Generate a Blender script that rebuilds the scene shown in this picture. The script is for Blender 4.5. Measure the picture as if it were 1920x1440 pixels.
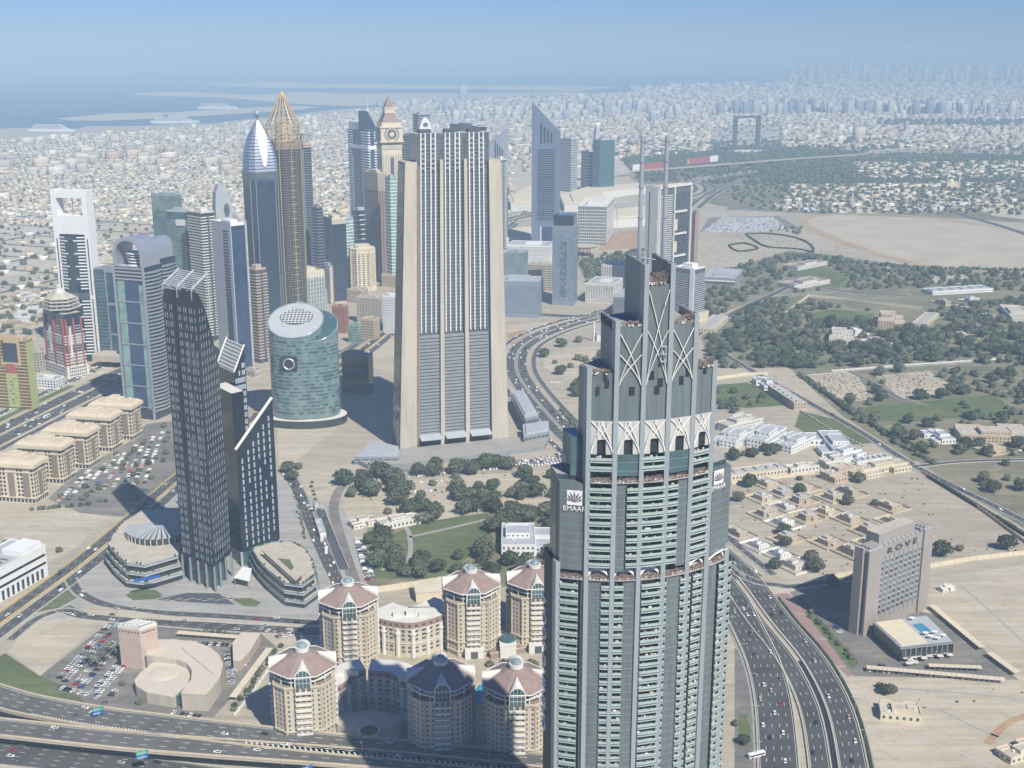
import bpy, math, random
import numpy as np
from mathutils import Vector
RN = random.Random(11)
NP = np.random.RandomState(5)
sc = bpy.context.scene
for o in list(bpy.data.objects): bpy.data.objects.remove(o)
COL = sc.collection
# ------------------------------------------------------------------ camera
CAM_H, FPX, PITCH = 410.0, 2300.0, math.radians(15.2)
cam_d = bpy.data.cameras.new('camera'); cam = bpy.data.objects.new('camera', cam_d); COL.objects.link(cam)
cam_d.sensor_width = 36.0; cam_d.lens = 36.0 * FPX / 1920.0
cam_d.clip_start = 1.0; cam_d.clip_end = 120000.0
cam.location = (0, 0, CAM_H); cam.rotation_euler = (math.radians(90) - PITCH, 0, 0)
sc.camera = cam
# ------------------------------------------------------------------ world and sun
SUN_EL, SH = math.radians(46), math.atan2(0.52, 0.853)      # shadows run forward and to the left
w = bpy.data.worlds.new('World'); sc.world = w; w.use_nodes = True
nt = w.node_tree; bg = nt.nodes['Background']
sky = nt.nodes.new('ShaderNodeTexSky'); sky.sky_type = 'NISHITA'; sky.sun_disc = False
sky.sun_elevation = SUN_EL; sky.sun_rotation = math.pi - SH
sky.altitude = 100; sky.air_density = 1.0; sky.dust_density = 0.0; sky.ozone_density = 8.0
tn_ = nt.nodes.new('ShaderNodeVectorMath'); tn_.operation = 'MULTIPLY'; tn_.inputs[1].default_value = (.37, .47, .71)      # Gulf haze: bluer, duller sky
nt.links.new(sky.outputs[0], tn_.inputs[0]); nt.links.new(tn_.outputs[0], bg.inputs[0]); bg.inputs[1].default_value = 0.11
sd = bpy.data.lights.new('sun', 'SUN'); so = bpy.data.objects.new('sun', sd); COL.objects.link(so)
sd.energy = 4.6; sd.angle = math.radians(0.55); sd.color = (1.0, 0.95, 0.84)
sdir = Vector((math.cos(SUN_EL) * math.sin(SH), -math.cos(SUN_EL) * math.cos(SH), math.sin(SUN_EL)))
so.rotation_euler = sdir.to_track_quat('Z', 'Y').to_euler()
# ------------------------------------------------------------------ exposure
vs = sc.view_settings; vs.view_transform = 'Standard'; vs.look = 'None'; vs.exposure = 0.33; vs.gamma = 1.0
vs.use_curve_mapping = False
cy = sc.cycles; cy.max_bounces = 5; cy.diffuse_bounces = 2; cy.glossy_bounces = 2; cy.transmission_bounces = 2
cy.volume_bounces = 0; cy.use_denoising = True; cy.caustics_reflective = False; cy.caustics_refractive = False
# ------------------------------------------------------------------ survey: from the camera's station to the ground
_cp, _sp = math.cos(PITCH), math.sin(PITCH)
def ray(px, py):
    x = (px - 960) / FPX; y = (720 - py) / FPX
    return (x, _cp + y * _sp, -_sp + y * _cp)
def G(px, py, z=0.0):
    d = ray(px, py); t = (z - CAM_H) / d[2]
    return (d[0] * t, d[1] * t)
def T(px, py, Y):
    d = ray(px, py); t = Y / d[1]
    return (d[0] * t, Y, CAM_H + d[2] * t)
def YS(Y):       # first survey's distances brought to the corrected station
    return 410.0 / math.tan(PITCH - math.atan(1900.0 / 2300.0 * math.tan(math.radians(18.25) - math.atan(452.0 / Y))))
def PX(X, Y, Z):
    z = Z - CAM_H; f = Y * _cp - z * _sp; u = Y * _sp + z * _cp
    return (960 + FPX * X / f, 720 - FPX * u / f)
# ------------------------------------------------------------------ materials
MATS = {}
def mat(name, col, rough=0.85, metal=0.0, var=0.12, scale=0.05, spec=0.3, bump=0.0, obj_var=0.0, attr=None, stretch=None):
    if name in MATS: return MATS[name]
    m = bpy.data.materials.new(name); m.use_nodes = True; n = m.node_tree.nodes; l = m.node_tree.links
    b = n['Principled BSDF']
    b.inputs['Roughness'].default_value = rough; b.inputs['Metallic'].default_value = metal
    b.inputs['Specular IOR Level'].default_value = spec
    c = (*col, 1)
    b.inputs['Base Color'].default_value = c
    src = None
    if attr:
        a = n.new('ShaderNodeAttribute'); a.attribute_name = attr; src = a.outputs['Color']
    if var > 0:
        g = n.new('ShaderNodeNewGeometry'); t = n.new('ShaderNodeTexNoise'); t.inputs['Scale'].default_value = scale
        t.inputs['Detail'].default_value = 6; t.inputs['Roughness'].default_value = 0.65
        if stretch:
            sm = n.new('ShaderNodeVectorMath'); sm.operation = 'MULTIPLY'; sm.inputs[1].default_value = stretch; l.new(g.outputs['Position'], sm.inputs[0]); l.new(sm.outputs[0], t.inputs['Vector'])
        else: l.new(g.outputs['Position'], t.inputs['Vector'])
        mr = n.new('ShaderNodeMapRange'); mr.inputs[1].default_value = 0.3; mr.inputs[2].default_value = 0.7
        mr.inputs[3].default_value = 1 - var; mr.inputs[4].default_value = 1 + var
        l.new(t.outputs['Fac'], mr.inputs[0])
        val = mr.outputs[0]
        if obj_var > 0:
            oi = n.new('ShaderNodeObjectInfo'); m2 = n.new('ShaderNodeMapRange')
            m2.inputs[3].default_value = 1 - obj_var; m2.inputs[4].default_value = 1 + obj_var
            l.new(oi.outputs['Random'], m2.inputs[0]); mm = n.new('ShaderNodeMath'); mm.operation = 'MULTIPLY'
            l.new(val, mm.inputs[0]); l.new(m2.outputs[0], mm.inputs[1]); val = mm.outputs[0]
        vm = n.new('ShaderNodeVectorMath'); vm.operation = 'SCALE'
        if src is not None: l.new(src, vm.inputs[0])
        else: vm.inputs[0].default_value = col
        l.new(val, vm.inputs['Scale']); l.new(vm.outputs[0], b.inputs['Base Color'])
        if bump > 0:
            bp = n.new('ShaderNodeBump'); bp.inputs['Strength'].default_value = bump; bp.inputs['Distance'].default_value = 0.5
            l.new(t.outputs['Fac'], bp.inputs['Height']); l.new(bp.outputs[0], b.inputs['Normal'])
    elif src is not None: l.new(src, b.inputs['Base Color'])
    MATS[name] = m; return m
def glass(name, col, rough=0.12, spec=0.9, tint=0.0, var=0.35):
    m = mat(name, col, rough=rough, metal=0.0, var=var, scale=0.09, spec=spec)
    n = m.node_tree.nodes; l = m.node_tree.links; b = n['Principled BSDF']
    # panes sit at very slightly different angles
    g = n.new('ShaderNodeNewGeometry'); sn = n.new('ShaderNodeVectorMath'); sn.operation = 'SNAP'
    sn.inputs[1].default_value = (2.4, 2.4, 3.6); l.new(g.outputs['Position'], sn.inputs[0])
    wn = n.new('ShaderNodeTexWhiteNoise'); wn.noise_dimensions = '3D'; l.new(sn.outputs[0], wn.inputs['Vector'])
    sub = n.new('ShaderNodeVectorMath'); sub.operation = 'SUBTRACT'; sub.inputs[1].default_value = (.5, .5, .5)
    l.new(wn.outputs['Color'], sub.inputs[0])
    s2 = n.new('ShaderNodeVectorMath'); s2.operation = 'SCALE'; s2.inputs['Scale'].default_value = 0.035; l.new(sub.outputs[0], s2.inputs[0])
    ad = n.new('ShaderNodeVectorMath'); ad.operation = 'ADD'; l.new(g.outputs['Normal'], ad.inputs[0]); l.new(s2.outputs[0], ad.inputs[1])
    nm = n.new('ShaderNodeVectorMath'); nm.operation = 'NORMALIZE'; l.new(ad.outputs[0], nm.inputs[0])
    l.new(nm.outputs[0], b.inputs['Normal'])
    return m
def rgb(h):      # photo-like sRGB hex to linear
    v = [int(h[i:i + 2], 16) / 255 for i in (0, 2, 4)]
    return tuple(((x + 0.055) / 1.055) ** 2.4 if x > 0.04045 else x / 12.92 for x in v)
M = dict(
  beige=mat('beige_render', (.60, .50, .36), var=.08, scale=.08), cream=mat('cream_render', (.66, .58, .43), var=.08, scale=.1),
  stone=mat('sandstone', (.52, .42, .30), var=.12, scale=.12), conc=mat('concrete', (.50, .45, .37), var=.15, scale=.12, stretch=(1, 1, .12)),
  grey=mat('grey_panel', (.26, .28, .29), var=.1, scale=.12, rough=.6), lgrey=mat('light_grey_panel', (.42, .44, .46), var=.08, scale=.1, rough=.6),
  dgrey=mat('dark_grey_panel', (.09, .10, .11), var=.15, scale=.1, rough=.5), white=mat('white_paint', (.80, .80, .78), var=.05, scale=.1, rough=.6),
  offw=mat('off_white_render', (.68, .66, .60), var=.08, scale=.1), brown=mat('brown_cladding', (.26, .20, .16), var=.12, scale=.1, rough=.6),
  pink=mat('pink_stone', (.52, .40, .33), var=.1, scale=.15), terra=mat('terracotta_roof', (.30, .22, .19), var=.14, scale=.2),
  brick=mat('red_brick', (.38, .17, .11), var=.15, scale=.2), redp=mat('red_paint', (.40, .10, .09), var=.1, scale=.1, rough=.5),
  silver=mat('silver_metal', (.50, .53, .58), rough=.38, metal=.6, var=.06), steel=mat('steel', (.42, .44, .47), rough=.45, metal=.5, var=.05),
  gold=mat('gold_metal', (.60, .46, .25), rough=.5, metal=.25, var=.08), goldg=mat('gold_glass', (.20, .14, .065), rough=.25, metal=.35, var=.15, spec=.6),
  ball=mat('pale_balcony_glass', (.37, .46, .43), rough=.3, var=.12, scale=.3, spec=.5), deck=mat('balcony_deck', (.45, .47, .45), var=.25, scale=.5),
  slab=mat('floor_slab', (.36, .35, .33), var=.2, scale=.3), dark=mat('opening_shade', (.03, .035, .04), rough=.5, var=.2),  # near-black 'dark' paints the shade inside openings, also used for dark windows
  asph=mat('asphalt', (.082, .081, .080), var=.28, scale=.035), pave=mat('pavement', (.34, .32, .29), var=.12, scale=.06), pinkp=mat('pink_paving', (.33, .22, .20), var=.1, scale=.08),
  worn=mat('worn_asphalt', (.125, .12, .11), var=.25, scale=.05),
  kerb=mat('kerb_stone', (.50, .46, .38), var=.1, scale=.3), para=mat('road_parapet', (.60, .51, .36), var=.1, scale=.15), paint=mat('road_paint', (.72, .72, .68), var=.15, scale=.3),
  yel=mat('yellow_paint', (.60, .42, .10), var=.15), lawn=mat('lawn', (.085, .125, .045), var=.3, scale=.04), hedge=mat('hedge', (.035, .055, .025), var=.35, scale=.4),
  teal=glass('teal_glass', (.055, .115, .13)), green=glass('green_glass', (.15, .225, .22)), blueg=glass('blue_glass', (.03, .06, .14)), navy=glass('navy_glass', (.022, .033, .06)),
  smoke=glass('smoked_glass', (.03, .034, .038)), greyg=glass('grey_glass', (.10, .12, .14)), paleg=glass('pale_glass', (.24, .31, .34), rough=.2), mint=glass('mint_glass', (.22, .36, .32), rough=.2), blackg=glass('black_glass', (.012, .015, .024), spec=.35),
  pool=mat('pool_water', (.03, .25, .42), rough=.1, var=.1, spec=.6), soil=mat('bare_soil', (.42, .28, .17), var=.2, scale=.05), turq=mat('turquoise_cloth', (.03, .32, .45), var=.1),
  bark=mat('bark', (.12, .09, .06), var=.2, scale=.6), black=mat('black_paint', (.012, .012, .014), rough=.4, var=0), lime=mat('lime_banner', (.40, .44, .18), var=.08),
  signb=mat('blue_sign', (.02, .12, .36), rough=.5, var=0), signg=mat('green_sign', (.02, .28, .20), rough=.5, var=0), rust=mat("rusty_scaffold", (.27, .19, .16), var=.3, scale=.5),
  net=mat('green_netting', (.03, .30, .20), var=.2, scale=.4))
# ------------------------------------------------------------------ mesh builder
class MB:
    def __init__(s): s.v = []; s.f = []; s.m = []
    def quad(s, a, b, c, d, m=0):
        i = len(s.v); s.v += [a, b, c, d]; s.f.append((i, i + 1, i + 2, i + 3)); s.m.append(m)
    def ngon(s, pts, m=0):
        i = len(s.v); s.v += pts; s.f.append(tuple(range(i, i + len(pts)))); s.m.append(m)
    def frus(s, pb, zb, pt, zt, m=0, mt=None, cap=True, base=False):
        n = len(pb); i = len(s.v)
        zb = zb if isinstance(zb, (list, tuple)) else [zb] * n; zt = zt if isinstance(zt, (list, tuple)) else [zt] * n
        s.v += [(p[0], p[1], z) for p, z in zip(pb, zb)] + [(p[0], p[1], z) for p, z in zip(pt, zt)]
        for k in range(n):
            j = (k + 1) % n; s.f.append((i + k, i + j, i + n + j, i + n + k)); s.m.append(m)
        if cap: s.f.append(tuple(i + n + k for k in range(n))); s.m.append(m if mt is None else mt)
        if base: s.f.append(tuple(i + n - 1 - k for k in range(n))); s.m.append(m)
    def prism(s, p, z0, z1, m=0, mt=None, cap=True, base=False): s.frus(p, z0, p, z1, m, mt, cap, base)
    def box(s, x0, x1, y0, y1, z0, z1, m=0, mt=None, base=True):
        s.prism([(x0, y0), (x1, y0), (x1, y1), (x0, y1)], z0, z1, m, mt, True, base)
    def cyl(s, x, y, r, z0, z1, n=12, m=0, r1=None, mt=None, base=False):
        r1 = r if r1 is None else r1
        s.frus(circ(x, y, r, n), z0, circ(x, y, r1, n), z1, m, mt, True, base)
    def dome(s, x, y, z, r, h, n=12, k=4, m=0):
        for i in range(k):
            a, b = math.pi / 2 * i / k, math.pi / 2 * (i + 1) / k
            s.frus(circ(x, y, r * math.cos(a), n), z + h * math.sin(a), circ(x, y, max(r * math.cos(b), .01), n), z + h * math.sin(b), m, cap=(i == k - 1))
    def tube(s, p, q, r, n=5, m=0, r1=None):
        p = Vector(p); q = Vector(q); d = (q - p).normalized(); r1 = r if r1 is None else r1
        a = d.cross(Vector((0, 0, 1)) if abs(d.z) < .9 else Vector((1, 0, 0))).normalized(); b = d.cross(a)
        i = len(s.v)
        for c, rr in ((p, r), (q, r1)):
            for k in range(n):
                t = 2 * math.pi * k / n; s.v.append(tuple(c + (a * math.cos(t) + b * math.sin(t)) * rr))
        for k in range(n):
            j = (k + 1) % n; s.f.append((i + k, i + n + k, i + n + j, i + j)); s.m.append(m)
        s.f.append(tuple(i + k for k in range(n))); s.m.append(m); s.f.append(tuple(i + 2 * n - 1 - k for k in range(n))); s.m.append(m)
    def path(s, pts, r, n=5, m=0):
        for a, b in zip(pts, pts[1:]): s.tube(a, b, r, n, m)
    def wbox(s, p0, p1, u0, u1, z0, z1, w0, w1, m=0):
        # box standing on a wall p0->p1 (outward normal to the right of the direction), metres along and out
        dx, dy = p1[0] - p0[0], p1[1] - p0[1]; L = math.hypot(dx, dy); dx /= L; dy /= L; nx, ny = dy, -dx
        P = lambda u, w_: (p0[0] + dx * u + nx * w_, p0[1] + dy * u + ny * w_)
        s.prism([P(u0, w1), P(u1, w1), P(u1, w0), P(u0, w0)], z0, z1, m, None, True, True)
    def wpan(s, p0, p1, u0, u1, z0, z1, w_=.06, m=0):
        dx, dy = p1[0] - p0[0], p1[1] - p0[1]; L = math.hypot(dx, dy); dx /= L; dy /= L; nx, ny = dy, -dx
        P = lambda u, z: (p0[0] + dx * u + nx * w_, p0[1] + dy * u + ny * w_, z)
        s.quad(P(u0, z0), P(u1, z0), P(u1, z1), P(u0, z1), m)
    def wgrid(s, p0, p1, z0, z1, nu, nv, fu, fv, w_=.06, m=0, rnd=0.0, u0=0.0, u1=None):
        L = math.hypot(p1[0] - p0[0], p1[1] - p0[1]); u1 = L if u1 is None else u1
        cu = (u1 - u0) / nu; cz = (z1 - z0) / nv
        for i in range(nu):
            for j in range(nv):
                if rnd and RN.random() < rnd: continue
                s.wpan(p0, p1, u0 + (i + .5 - fu / 2) * cu, u0 + (i + .5 + fu / 2) * cu, z0 + (j + .5 - fv / 2) * cz, z0 + (j + .5 + fv / 2) * cz, w_, m)
    def mesh(s, name, mats):
        me = bpy.data.meshes.new(name); me.from_pydata(s.v, [], s.f)
        for mm in (mats if isinstance(mats, (list, tuple)) else [mats]): me.materials.append(mm)
        if any(s.m): me.polygons.foreach_set('material_index', s.m)
        me.update(); return me
    def build(s, name, mats, parent=None, loc=(0, 0, 0), rz=0.0, stuff=False, label=None):
        return link(name, s.mesh(name, mats), parent, loc, rz, stuff, label)
def link(name, me, parent=None, loc=(0, 0, 0), rz=0.0, stuff=False, label=None, scale=None):
    o = bpy.data.objects.new(name, me); COL.objects.link(o); o.location = loc; o.rotation_euler = (0, 0, rz)
    if scale: o.scale = scale
    if parent: o.parent = parent
    if stuff: o['kind'] = 'stuff'
    if label: o['label'] = label
    return o
def circ(x, y, r, n=12, a0=0.0): return [(x + r * math.cos(a0 + 2 * math.pi * k / n), y + r * math.sin(a0 + 2 * math.pi * k / n)) for k in range(n)]
def ell(x, y, a, b, n=24): return [(x + a * math.cos(2 * math.pi * k / n), y + b * math.sin(2 * math.pi * k / n)) for k in range(n)]
def inset(p, k):
    cx = sum(q[0] for q in p) / len(p); cy_ = sum(q[1] for q in p) / len(p)
    return [(cx + (q[0] - cx) * k, cy_ + (q[1] - cy_) * k) for q in p]
def thing(name, label, cat, loc=(0, 0, 0), rz=0.0, group=None):
    o = bpy.data.objects.new(name, None); COL.objects.link(o); o.location = loc; o.rotation_euler = (0, 0, rz); o.empty_display_size = 1
    o['label'] = label; o['category'] = cat
    if group: o['group'] = group
    return o
def tag(o, label, cat, group=None):
    o['label'] = label; o['category'] = cat
    if group: o['group'] = group
    return o
def struct(o): o['kind'] = 'structure'; return o
def dup(root, loc, rz=0.0, label=None, scale=None):
    r = root.copy(); COL.objects.link(r); r.location = loc; r.rotation_euler = (0, 0, rz)
    if scale: r.scale = scale
    if label: r['label'] = label
    for ch in list(root.children):
        c = ch.copy(); COL.objects.link(c); c.parent = r
        for g in ch.children:
            d = g.copy(); COL.objects.link(d); d.parent = c
    return r
def boxes(name, A, cols, m):
    # many boxes as one mesh: rows of cx, cy, z0, half x, half y, height, angle
    A = np.asarray(A, float); N = len(A); c, s_ = np.cos(A[:, 6]), np.sin(A[:, 6])
    sx = np.array([-1, 1, 1, -1, -1, 1, 1, -1]); sy = np.array([-1, -1, 1, 1, -1, -1, 1, 1]); sz = np.array([0, 0, 0, 0, 1, 1, 1, 1])
    lx = A[:, 3:4] * sx; ly = A[:, 4:5] * sy
    V = np.stack([A[:, 0:1] + lx * c[:, None] - ly * s_[:, None], A[:, 1:2] + lx * s_[:, None] + ly * c[:, None], A[:, 2:3] + A[:, 5:6] * sz], -1).reshape(-1, 3)
    Fq = np.array([[0, 1, 5, 4], [1, 2, 6, 5], [2, 3, 7, 6], [3, 0, 4, 7], [4, 5, 6, 7]])
    Fa = (np.arange(N)[:, None, None] * 8 + Fq).reshape(-1)
    me = bpy.data.meshes.new(name); me.vertices.add(len(V)); me.vertices.foreach_set('co', V.astype('f4').ravel())
    nf = N * 5; me.loops.add(nf * 4); me.loops.foreach_set('vertex_index', Fa.astype('i4'))
    me.polygons.add(nf); me.polygons.foreach_set('loop_start', (np.arange(nf) * 4).astype('i4'))
    me.update(calc_edges=True)
    if cols is not None:
        at = me.attributes.new('Col', 'FLOAT_COLOR', 'POINT')
        c4 = np.concatenate([np.asarray(cols, float), np.ones((N, 1))], 1)
        at.data.foreach_set('color', np.repeat(c4, 8, 0).astype('f4').ravel())
    me.materials.append(m); me.validate(); return me
def text_mesh(txt, size, depth=.1, name='lettering'):
    cu = bpy.data.curves.new(name, 'FONT'); cu.body = txt; cu.size = size; cu.extrude = depth; cu.align_x = 'CENTER'; cu.align_y = 'CENTER'
    ob = bpy.data.objects.new(name, cu); COL.objects.link(ob)
    dg = bpy.context.evaluated_depsgraph_get(); me = bpy.data.meshes.new_from_object(ob.evaluated_get(dg)); bpy.data.objects.remove(ob)
    me.name = name; return me
def ribbon(mb, pts, wl, wr, z=0.0, m=0, zs=None):
    # flat strip along a polyline, wl metres to its left and wr to its right
    n = len(pts); L = []; Rr = []
    for i in range(n):
        a = pts[max(i - 1, 0)]; b = pts[min(i + 1, n - 1)]; dx, dy = b[0] - a[0], b[1] - a[1]; q = math.hypot(dx, dy) or 1; nx, ny = -dy / q, dx / q
        zz = zs[i] if zs else z
        L.append((pts[i][0] + nx * wl, pts[i][1] + ny * wl, zz)); Rr.append((pts[i][0] - nx * wr, pts[i][1] - ny * wr, zz))
    for i in range(n - 1): mb.quad(Rr[i], Rr[i + 1], L[i + 1], L[i], m)
def smooth(pts, k=4):
    out = []
    for i in range(len(pts) - 1):
        p0, p1, p2, p3 = pts[max(i - 1, 0)], pts[i], pts[i + 1], pts[min(i + 2, len(pts) - 1)]
        for j in range(k):
            t = j / k
            out.append(tuple(.5 * ((2 * b) + (-a + c) * t + (2 * a - 5 * b + 4 * c - d) * t * t + (-a + 3 * b - 3 * c + d) * t ** 3) for a, b, c, d in zip(p0, p1, p2, p3)))
    out.append(tuple(pts[-1])); return out
def along(pts, s):
    for a, b in zip(pts, pts[1:]):
        L = math.hypot(b[0] - a[0], b[1] - a[1])
        if s <= L: return (a[0] + (b[0] - a[0]) * s / L, a[1] + (b[1] - a[1]) * s / L, math.atan2(b[1] - a[1], b[0] - a[0]))
        s -= L
    return None
def offs(pts, d):
    out = []; n = len(pts)
    for i in range(n):
        a = pts[max(i - 1, 0)]; b = pts[min(i + 1, n - 1)]; dx, dy = b[0] - a[0], b[1] - a[1]; q = math.hypot(dx, dy) or 1
        out.append((pts[i][0] - dy / q * d, pts[i][1] + dx / q * d))
    return out
def plen(pts): return sum(math.hypot(b[0] - a[0], b[1] - a[1]) for a, b in zip(pts, pts[1:]))
def GP(*pix, z=0.0): return [G(a, b, z) for a, b in pix]
def ccw(p):
    A = sum(p[i][0] * p[(i + 1) % len(p)][1] - p[(i + 1) % len(p)][0] * p[i][1] for i in range(len(p)))
    return p if A > 0 else p[::-1]
def inpoly(x, y, p):
    c = False; n = len(p); j = n - 1
    for i in range(n):
        if (p[i][1] > y) != (p[j][1] > y) and x < (p[j][0] - p[i][0]) * (y - p[i][1]) / (p[j][1] - p[i][1]) + p[i][0]: c = not c
        j = i
    return c
# ================================================================== THE SETTING
def ground_mat(name, c1, c2, c3, s1=.004, s2=.06):
    m = bpy.data.materials.new(name); m.use_nodes = True; n = m.node_tree.nodes; l = m.node_tree.links; b = n['Principled BSDF']
    b.inputs['Roughness'].default_value = .95; b.inputs['Specular IOR Level'].default_value = .1
    g = n.new('ShaderNodeNewGeometry')
    def noise(s, d):
        t = n.new('ShaderNodeTexNoise'); t.inputs['Scale'].default_value = s; t.inputs['Detail'].default_value = d; t.inputs['Roughness'].default_value = .6
        l.new(g.outputs['Position'], t.inputs['Vector']); return t.outputs['Fac']
    def mix(a, bb, f):
        x = n.new('ShaderNodeMix'); x.data_type = 'RGBA'; l.new(f, x.inputs[0])
        for i, v in ((6, a), (7, bb)):
            if isinstance(v, tuple): x.inputs[i].default_value = (*v, 1)
            else: l.new(v, x.inputs[i])
        return x.outputs[2]
    def ramp(f, lo, hi):
        r = n.new('ShaderNodeMapRange'); r.inputs[1].default_value = lo; r.inputs[2].default_value = hi; l.new(f, r.inputs[0]); return r.outputs[0]
    o = mix(c1, c2, ramp(noise(s1, 5), .4, .62)); o = mix(o, c3, ramp(noise(s2, 8), .52, .78))
    mp = n.new('ShaderNodeMapping'); mp.inputs['Rotation'].default_value = (0, 0, .6); mp.inputs['Scale'].default_value = (.012, .13, 1); l.new(g.outputs['Position'], mp.inputs[0])
    t2 = n.new('ShaderNodeTexNoise'); t2.inputs['Scale'].default_value = 1.0; t2.inputs['Detail'].default_value = 7; t2.inputs['Roughness'].default_value = .7; t2.inputs['Distortion'].default_value = .6; l.new(mp.outputs[0], t2.inputs['Vector'])
    mr = n.new('ShaderNodeMapRange'); mr.inputs[1].default_value = .35; mr.inputs[2].default_value = .68; mr.inputs[3].default_value = 1.1; mr.inputs[4].default_value = .80; l.new(t2.outputs['Fac'], mr.inputs[0])
    vm = n.new('ShaderNodeVectorMath'); vm.operation = 'SCALE'; l.new(o, vm.inputs[0]); l.new(mr.outputs[0], vm.inputs['Scale']); o = vm.outputs[0]
    l.new(o, b.inputs['Base Color'])
    bp = n.new('ShaderNodeBump'); bp.inputs['Strength'].default_value = .4; bp.inputs['Distance'].default_value = .6; l.new(noise(.25, 5), bp.inputs['Height']); l.new(bp.outputs[0], b.inputs['Normal'])
    return m
SAND = ground_mat('desert_sand', (.475, .42, .325), (.405, .36, .28), (.34, .30, .235))
SAND2 = ground_mat('pale_graded_sand', (.53, .47, .365), (.47, .41, .31), (.40, .345, .26), .012, .09)
SCRUB = ground_mat('scrub_ground', (.25, .23, .155), (.17, .17, .105), (.36, .315, .225), .01, .05)
GRASS = ground_mat('watered_grass', (.115, .15, .065), (.15, .175, .085), (.08, .11, .045), .02, .12)
LOT = ground_mat('car_park_asphalt', (.19, .18, .165), (.27, .245, .21), (.14, .135, .125), .02, .12)
PAVE = ground_mat('plaza_paving', (.36, .35, .33), (.42, .40, .37), (.30, .29, .27), .03, .2)
TRACK = ground_mat('raked_track_sand', (.46, .35, .22), (.42, .31, .19), (.50, .40, .27), .01, .1)
WATER = mat('sea_water', (.018, .055, .105), rough=.32, var=.15, scale=.002, spec=.5)
DULL = mat('builtup_ground', (.50, .45, .36), var=.16, scale=.012)
ZC = [0]
def sheet(name, poly, m, z, label=None):
    ZC[0] += 1; z = z if z <= 0 else .02 + .004 * ZC[0]
    mb = MB(); mb.ngon([(x, y, z) for x, y in ccw(list(poly))]); o = struct(mb.build(name, m))
    return o
COAST = [(-300, 262), (0, 241), (40, 239), (135, 244), (160, 237), (300, 235), (400, 231), (470, 223), (560, 214), (620, 206), (700, 201), (800, 197), (900, 192), (1000, 186), (1100, 180), (1180, 173), (1300, 164), (1500, 151), (1920, 137)]
cpts = [G(*p) for p in COAST]
sheet('sea', [(-46000, -3000), (46000, -3000), (46000, 46000), (-46000, 46000)], WATER, -2.5)
sheet('ground', [(-9000, -2500)] + [(30000, -2500), (40000, 24000)] + cpts[::-1] + [(-9000, 5200)], SAND, 0.0)
PALM1 = [(360, 157), (500, 153.5), (640, 157), (870, 160), (1000, 160), (1170, 163), (1080, 171), (960, 169), (900, 167), (700, 166), (500, 164)]
PALM2 = [(235, 176), (330, 171), (480, 178), (560, 172), (640, 175), (860, 174), (1060, 172), (1130, 175), (960, 182), (880, 187), (760, 196), (660, 199), (560, 195), (430, 184), (300, 180)]
PORT = [(105, 222), (200, 213), (330, 210), (420, 204), (540, 198), (600, 200), (560, 206), (400, 216), (300, 222), (200, 226), (130, 226)]
for nm, pl in (('island', PALM1), ('island', PALM2), ('harbour_island', PORT)):
    sheet(nm, [G(*p) for p in pl], SAND2, -.6)
for pts in ([(-60, 208), (130, 199), (250, 193.5), (380, 190.5), (540, 191)], [(-60, 238), (0, 236), (60, 235), (110, 236)], [(210, 166), (270, 166.5), (320, 166)], [(240, 196), (330, 203), (400, 200)]):
    mb = MB(); ribbon(mb, smooth([G(*p) for p in pts]), 14, 14, .4); struct(mb.build('breakwater', M['pave']))
# zones of ground: pixel outlines surveyed onto the ground
def zone(name, m, z, *pix): return sheet(name, [G(*p) for p in pix], m, z)
zone('builtup_ground', DULL, .04, (-250, 300), (0, 262), (300, 246), (620, 216), (900, 200), (1200, 185), (1500, 170), (1900, 160), (1900, 225), (1500, 250), (1150, 330), (960, 420), (620, 520), (150, 500), (-250, 560))
zone('sand_lot', SAND2, .08, (165, 418), (285, 414), (300, 455), (240, 470), (180, 452))
zone('racecourse_infield', SAND2, .10, (1500, 412), (1560, 403), (1700, 406), (1860, 422), (2000, 440), (2000, 505), (1850, 506), (1740, 497), (1640, 472), (1540, 438))
zone('scrub', SCRUB, .06, (1310, 610), (1440, 556), (1560, 548), (1700, 520), (1920, 515), (2200, 560), (2200, 720), (1920, 700), (1500, 690), (1330, 690))
zone('scrub', SCRUB, .06, (1480, 690), (1920, 700), (2100, 720), (2100, 1100), (1920, 990), (1720, 870), (1580, 780))
zone('scrub', SCRUB, .06, (1310, 520), (1480, 470), (1560, 478), (1640, 490), (1740, 505), (1920, 512), (1700, 519), (1560, 547), (1440, 555), (1320, 600))
zone('scrub', SCRUB, .05, (1330, 300), (1920, 300), (2100, 320), (2100, 430), (1800, 410), (1560, 402), (1400, 395), (1320, 380))
zone('grass', GRASS, .12, (1605, 770), (1640, 760), (1740, 752), (1860, 740), (1885, 755), (1880, 775), (1800, 783), (1720, 790), (1640, 790))
zone('grass', GRASS, .12, (1340, 722), (1400, 717), (1440, 730), (1480, 760), (1400, 765), (1342, 760))
zone('grass', GRASS, .12, (1480, 505), (1540, 497), (1590, 522), (1570, 540), (1500, 535))
zone('grass', GRASS, .12, (1510, 590), (1560, 580), (1640, 588), (1630, 600), (1540, 603))
zone('grass', GRASS, .12, (1500, 770), (1580, 790), (1640, 830), (1560, 838), (1490, 800))
zone('dusty_park_ground', SAND2, .07, (640, 905), (760, 880), (900, 865), (1070, 850), (1070, 960), (900, 968), (690, 985), (650, 990))
zone('park_ground', SCRUB, .07, (690, 990), (900, 965), (1070, 955), (1070, 1100), (690, 1100), (668, 1040))
zone('grass', GRASS, .14, (735, 1002), (775, 985), (860, 968), (915, 962), (930, 985), (900, 1030), (820, 1085), (700, 1085), (690, 1050))
zone('sand_lot', SAND2, .10, (520, 800), (670, 790), (640, 830), (560, 905), (525, 905))
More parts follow.
